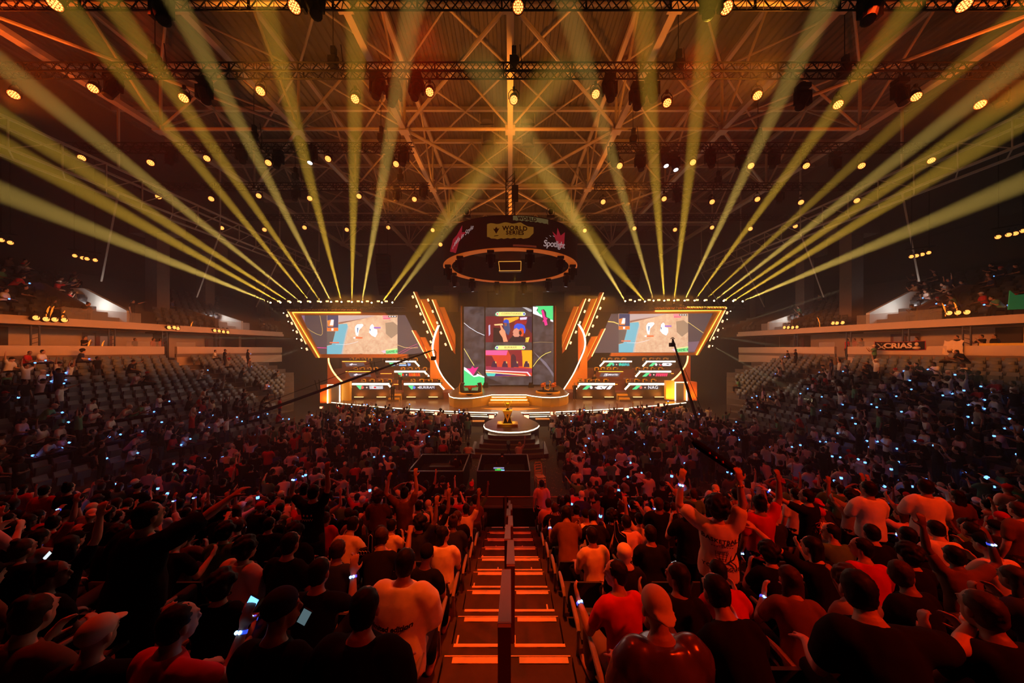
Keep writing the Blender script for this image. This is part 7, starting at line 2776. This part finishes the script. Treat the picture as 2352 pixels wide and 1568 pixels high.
m.tube((0, 0, 0), (0, 0, ful.z), .08, 8)
for t in range(3):
    m.tube((0, 0, .9), (.7 * math.cos(t * 2.1), .7 * math.sin(t * 2.1), 0), .035, 6)
m.build('column', M_black, g)
t_ = tip - foot
m = MB()
m.path([t_ + V(-.15, 0, 0), t_ + V(0, 0, .12), t_ + V(.15, 0, 0)], .03, 6)
m.box(t_ + V(-.05, 0, -.45), (.3, .36, .3))
m.tube(t_ + V(-.05, -.2, -.45), t_ + V(-.05, -.4, -.45), .08, 10)
m.tube(t_, t_ + V(-.05, 0, -.4), .04, 6)
m.build('camera_head', M_black, g)
m = MB()
m.box(tl - foot, (.4, .35, .4))
m.build('counterweight', M_black, g)

o = crowd.build('far_crowd')
tag(o, 'dense crowd of fans filling the arena floor and the side stands', 'crowd', None, 'stuff')
print('individual people', PCOUNT[0], 'crowd verts', crowd.n)
# ================================================================== light
ORG = (1, .30, .045)
RED = (1, .055, .008)
# red wash over the rear stand from trusses above the audience
DR = (1, .022, .001)
spot('red_wash', (.3, 5.5, 19), (0, 4.8, 2), 9000, (1, .085, .004), 21, .6, .35)
spot('red_wash', (9, -1.5, 14), (4.5, 4.5, 2.2), 5200, (1, .030, .001), 58, .8, .4)
spot('red_wash', (-3, 11.0, 18), (-3, 6.0, 2.0), 2600, DR, 60, .8, .4)
spot('red_wash', (7, 12.0, 18), (6, 7, 1.5), 1800, DR, 70, .8, .4)
spot('red_wash', (-14, 8.0, 17), (-9, 8, 2.0), 1800, DR, 80, .8, .4)
# orange-red wash over the floor crowd from the long front truss
for x in (-13, -4.5, 4.5, 13):
    spot('floor_wash', (x, 11, 18.5), (x * 1.05, 17, 0), 1200, (1, .045, .004), 80, .8, .4)
spot('floor_wash', (0, 17, 18.5), (0, 22, 0), 900, (1, .14, .02), 75, .8, .4)
# amber light on the balconies
for s in (-1, 1):
    area('balcony_wash', (s * 19, 22, 8.6), (s * 28, 24, 6.9), 270, (1, .21, .03), 16, .4, 60)
    area('suite_lamps', (s * 30.5, 20, 7.8), (s * 30.5, 20, 5), 26, (1, .22, .03), 16, .6)
    # light of the big side screens on the hall
    area('screen_light', (s * 14.6, 37.4, 8.4), (s * 17, 24, 3), 260, (1, .80, .66), 8, 4, 160)
    spot('roof_side_wash', (s * 21, 13, 16.5), (s * 19, 15, 24), 1500, (1, .13, .008), 150, .9, .4).data.cycles.max_bounces = 0
# up-light on the roof steel
for x, y, e in ((-11, 13, 3000), (11, 13, 3000), (-10, 24, 2200), (10, 24, 2200), (0, 17, 2400), (0, 30, 1800)):
    spot('roof_wash', (x, y, 17.2), (x * .5, y + 2, 24), e * .62, (1, .25, .018), 150, .9, .4).data.cycles.max_bounces = 0
# stage wash
for x in (-14, -7, 7, 14):
    area('stage_wash', (x, 27, 11.0), (x, 33.5, 2.0), 700, (1, .30, .028), 4, .6, 140)
area('stage_wash', (0, 25, 11.5), (0, 29, 1.5), 380, (1, .40, .045), 5, .6, 140)
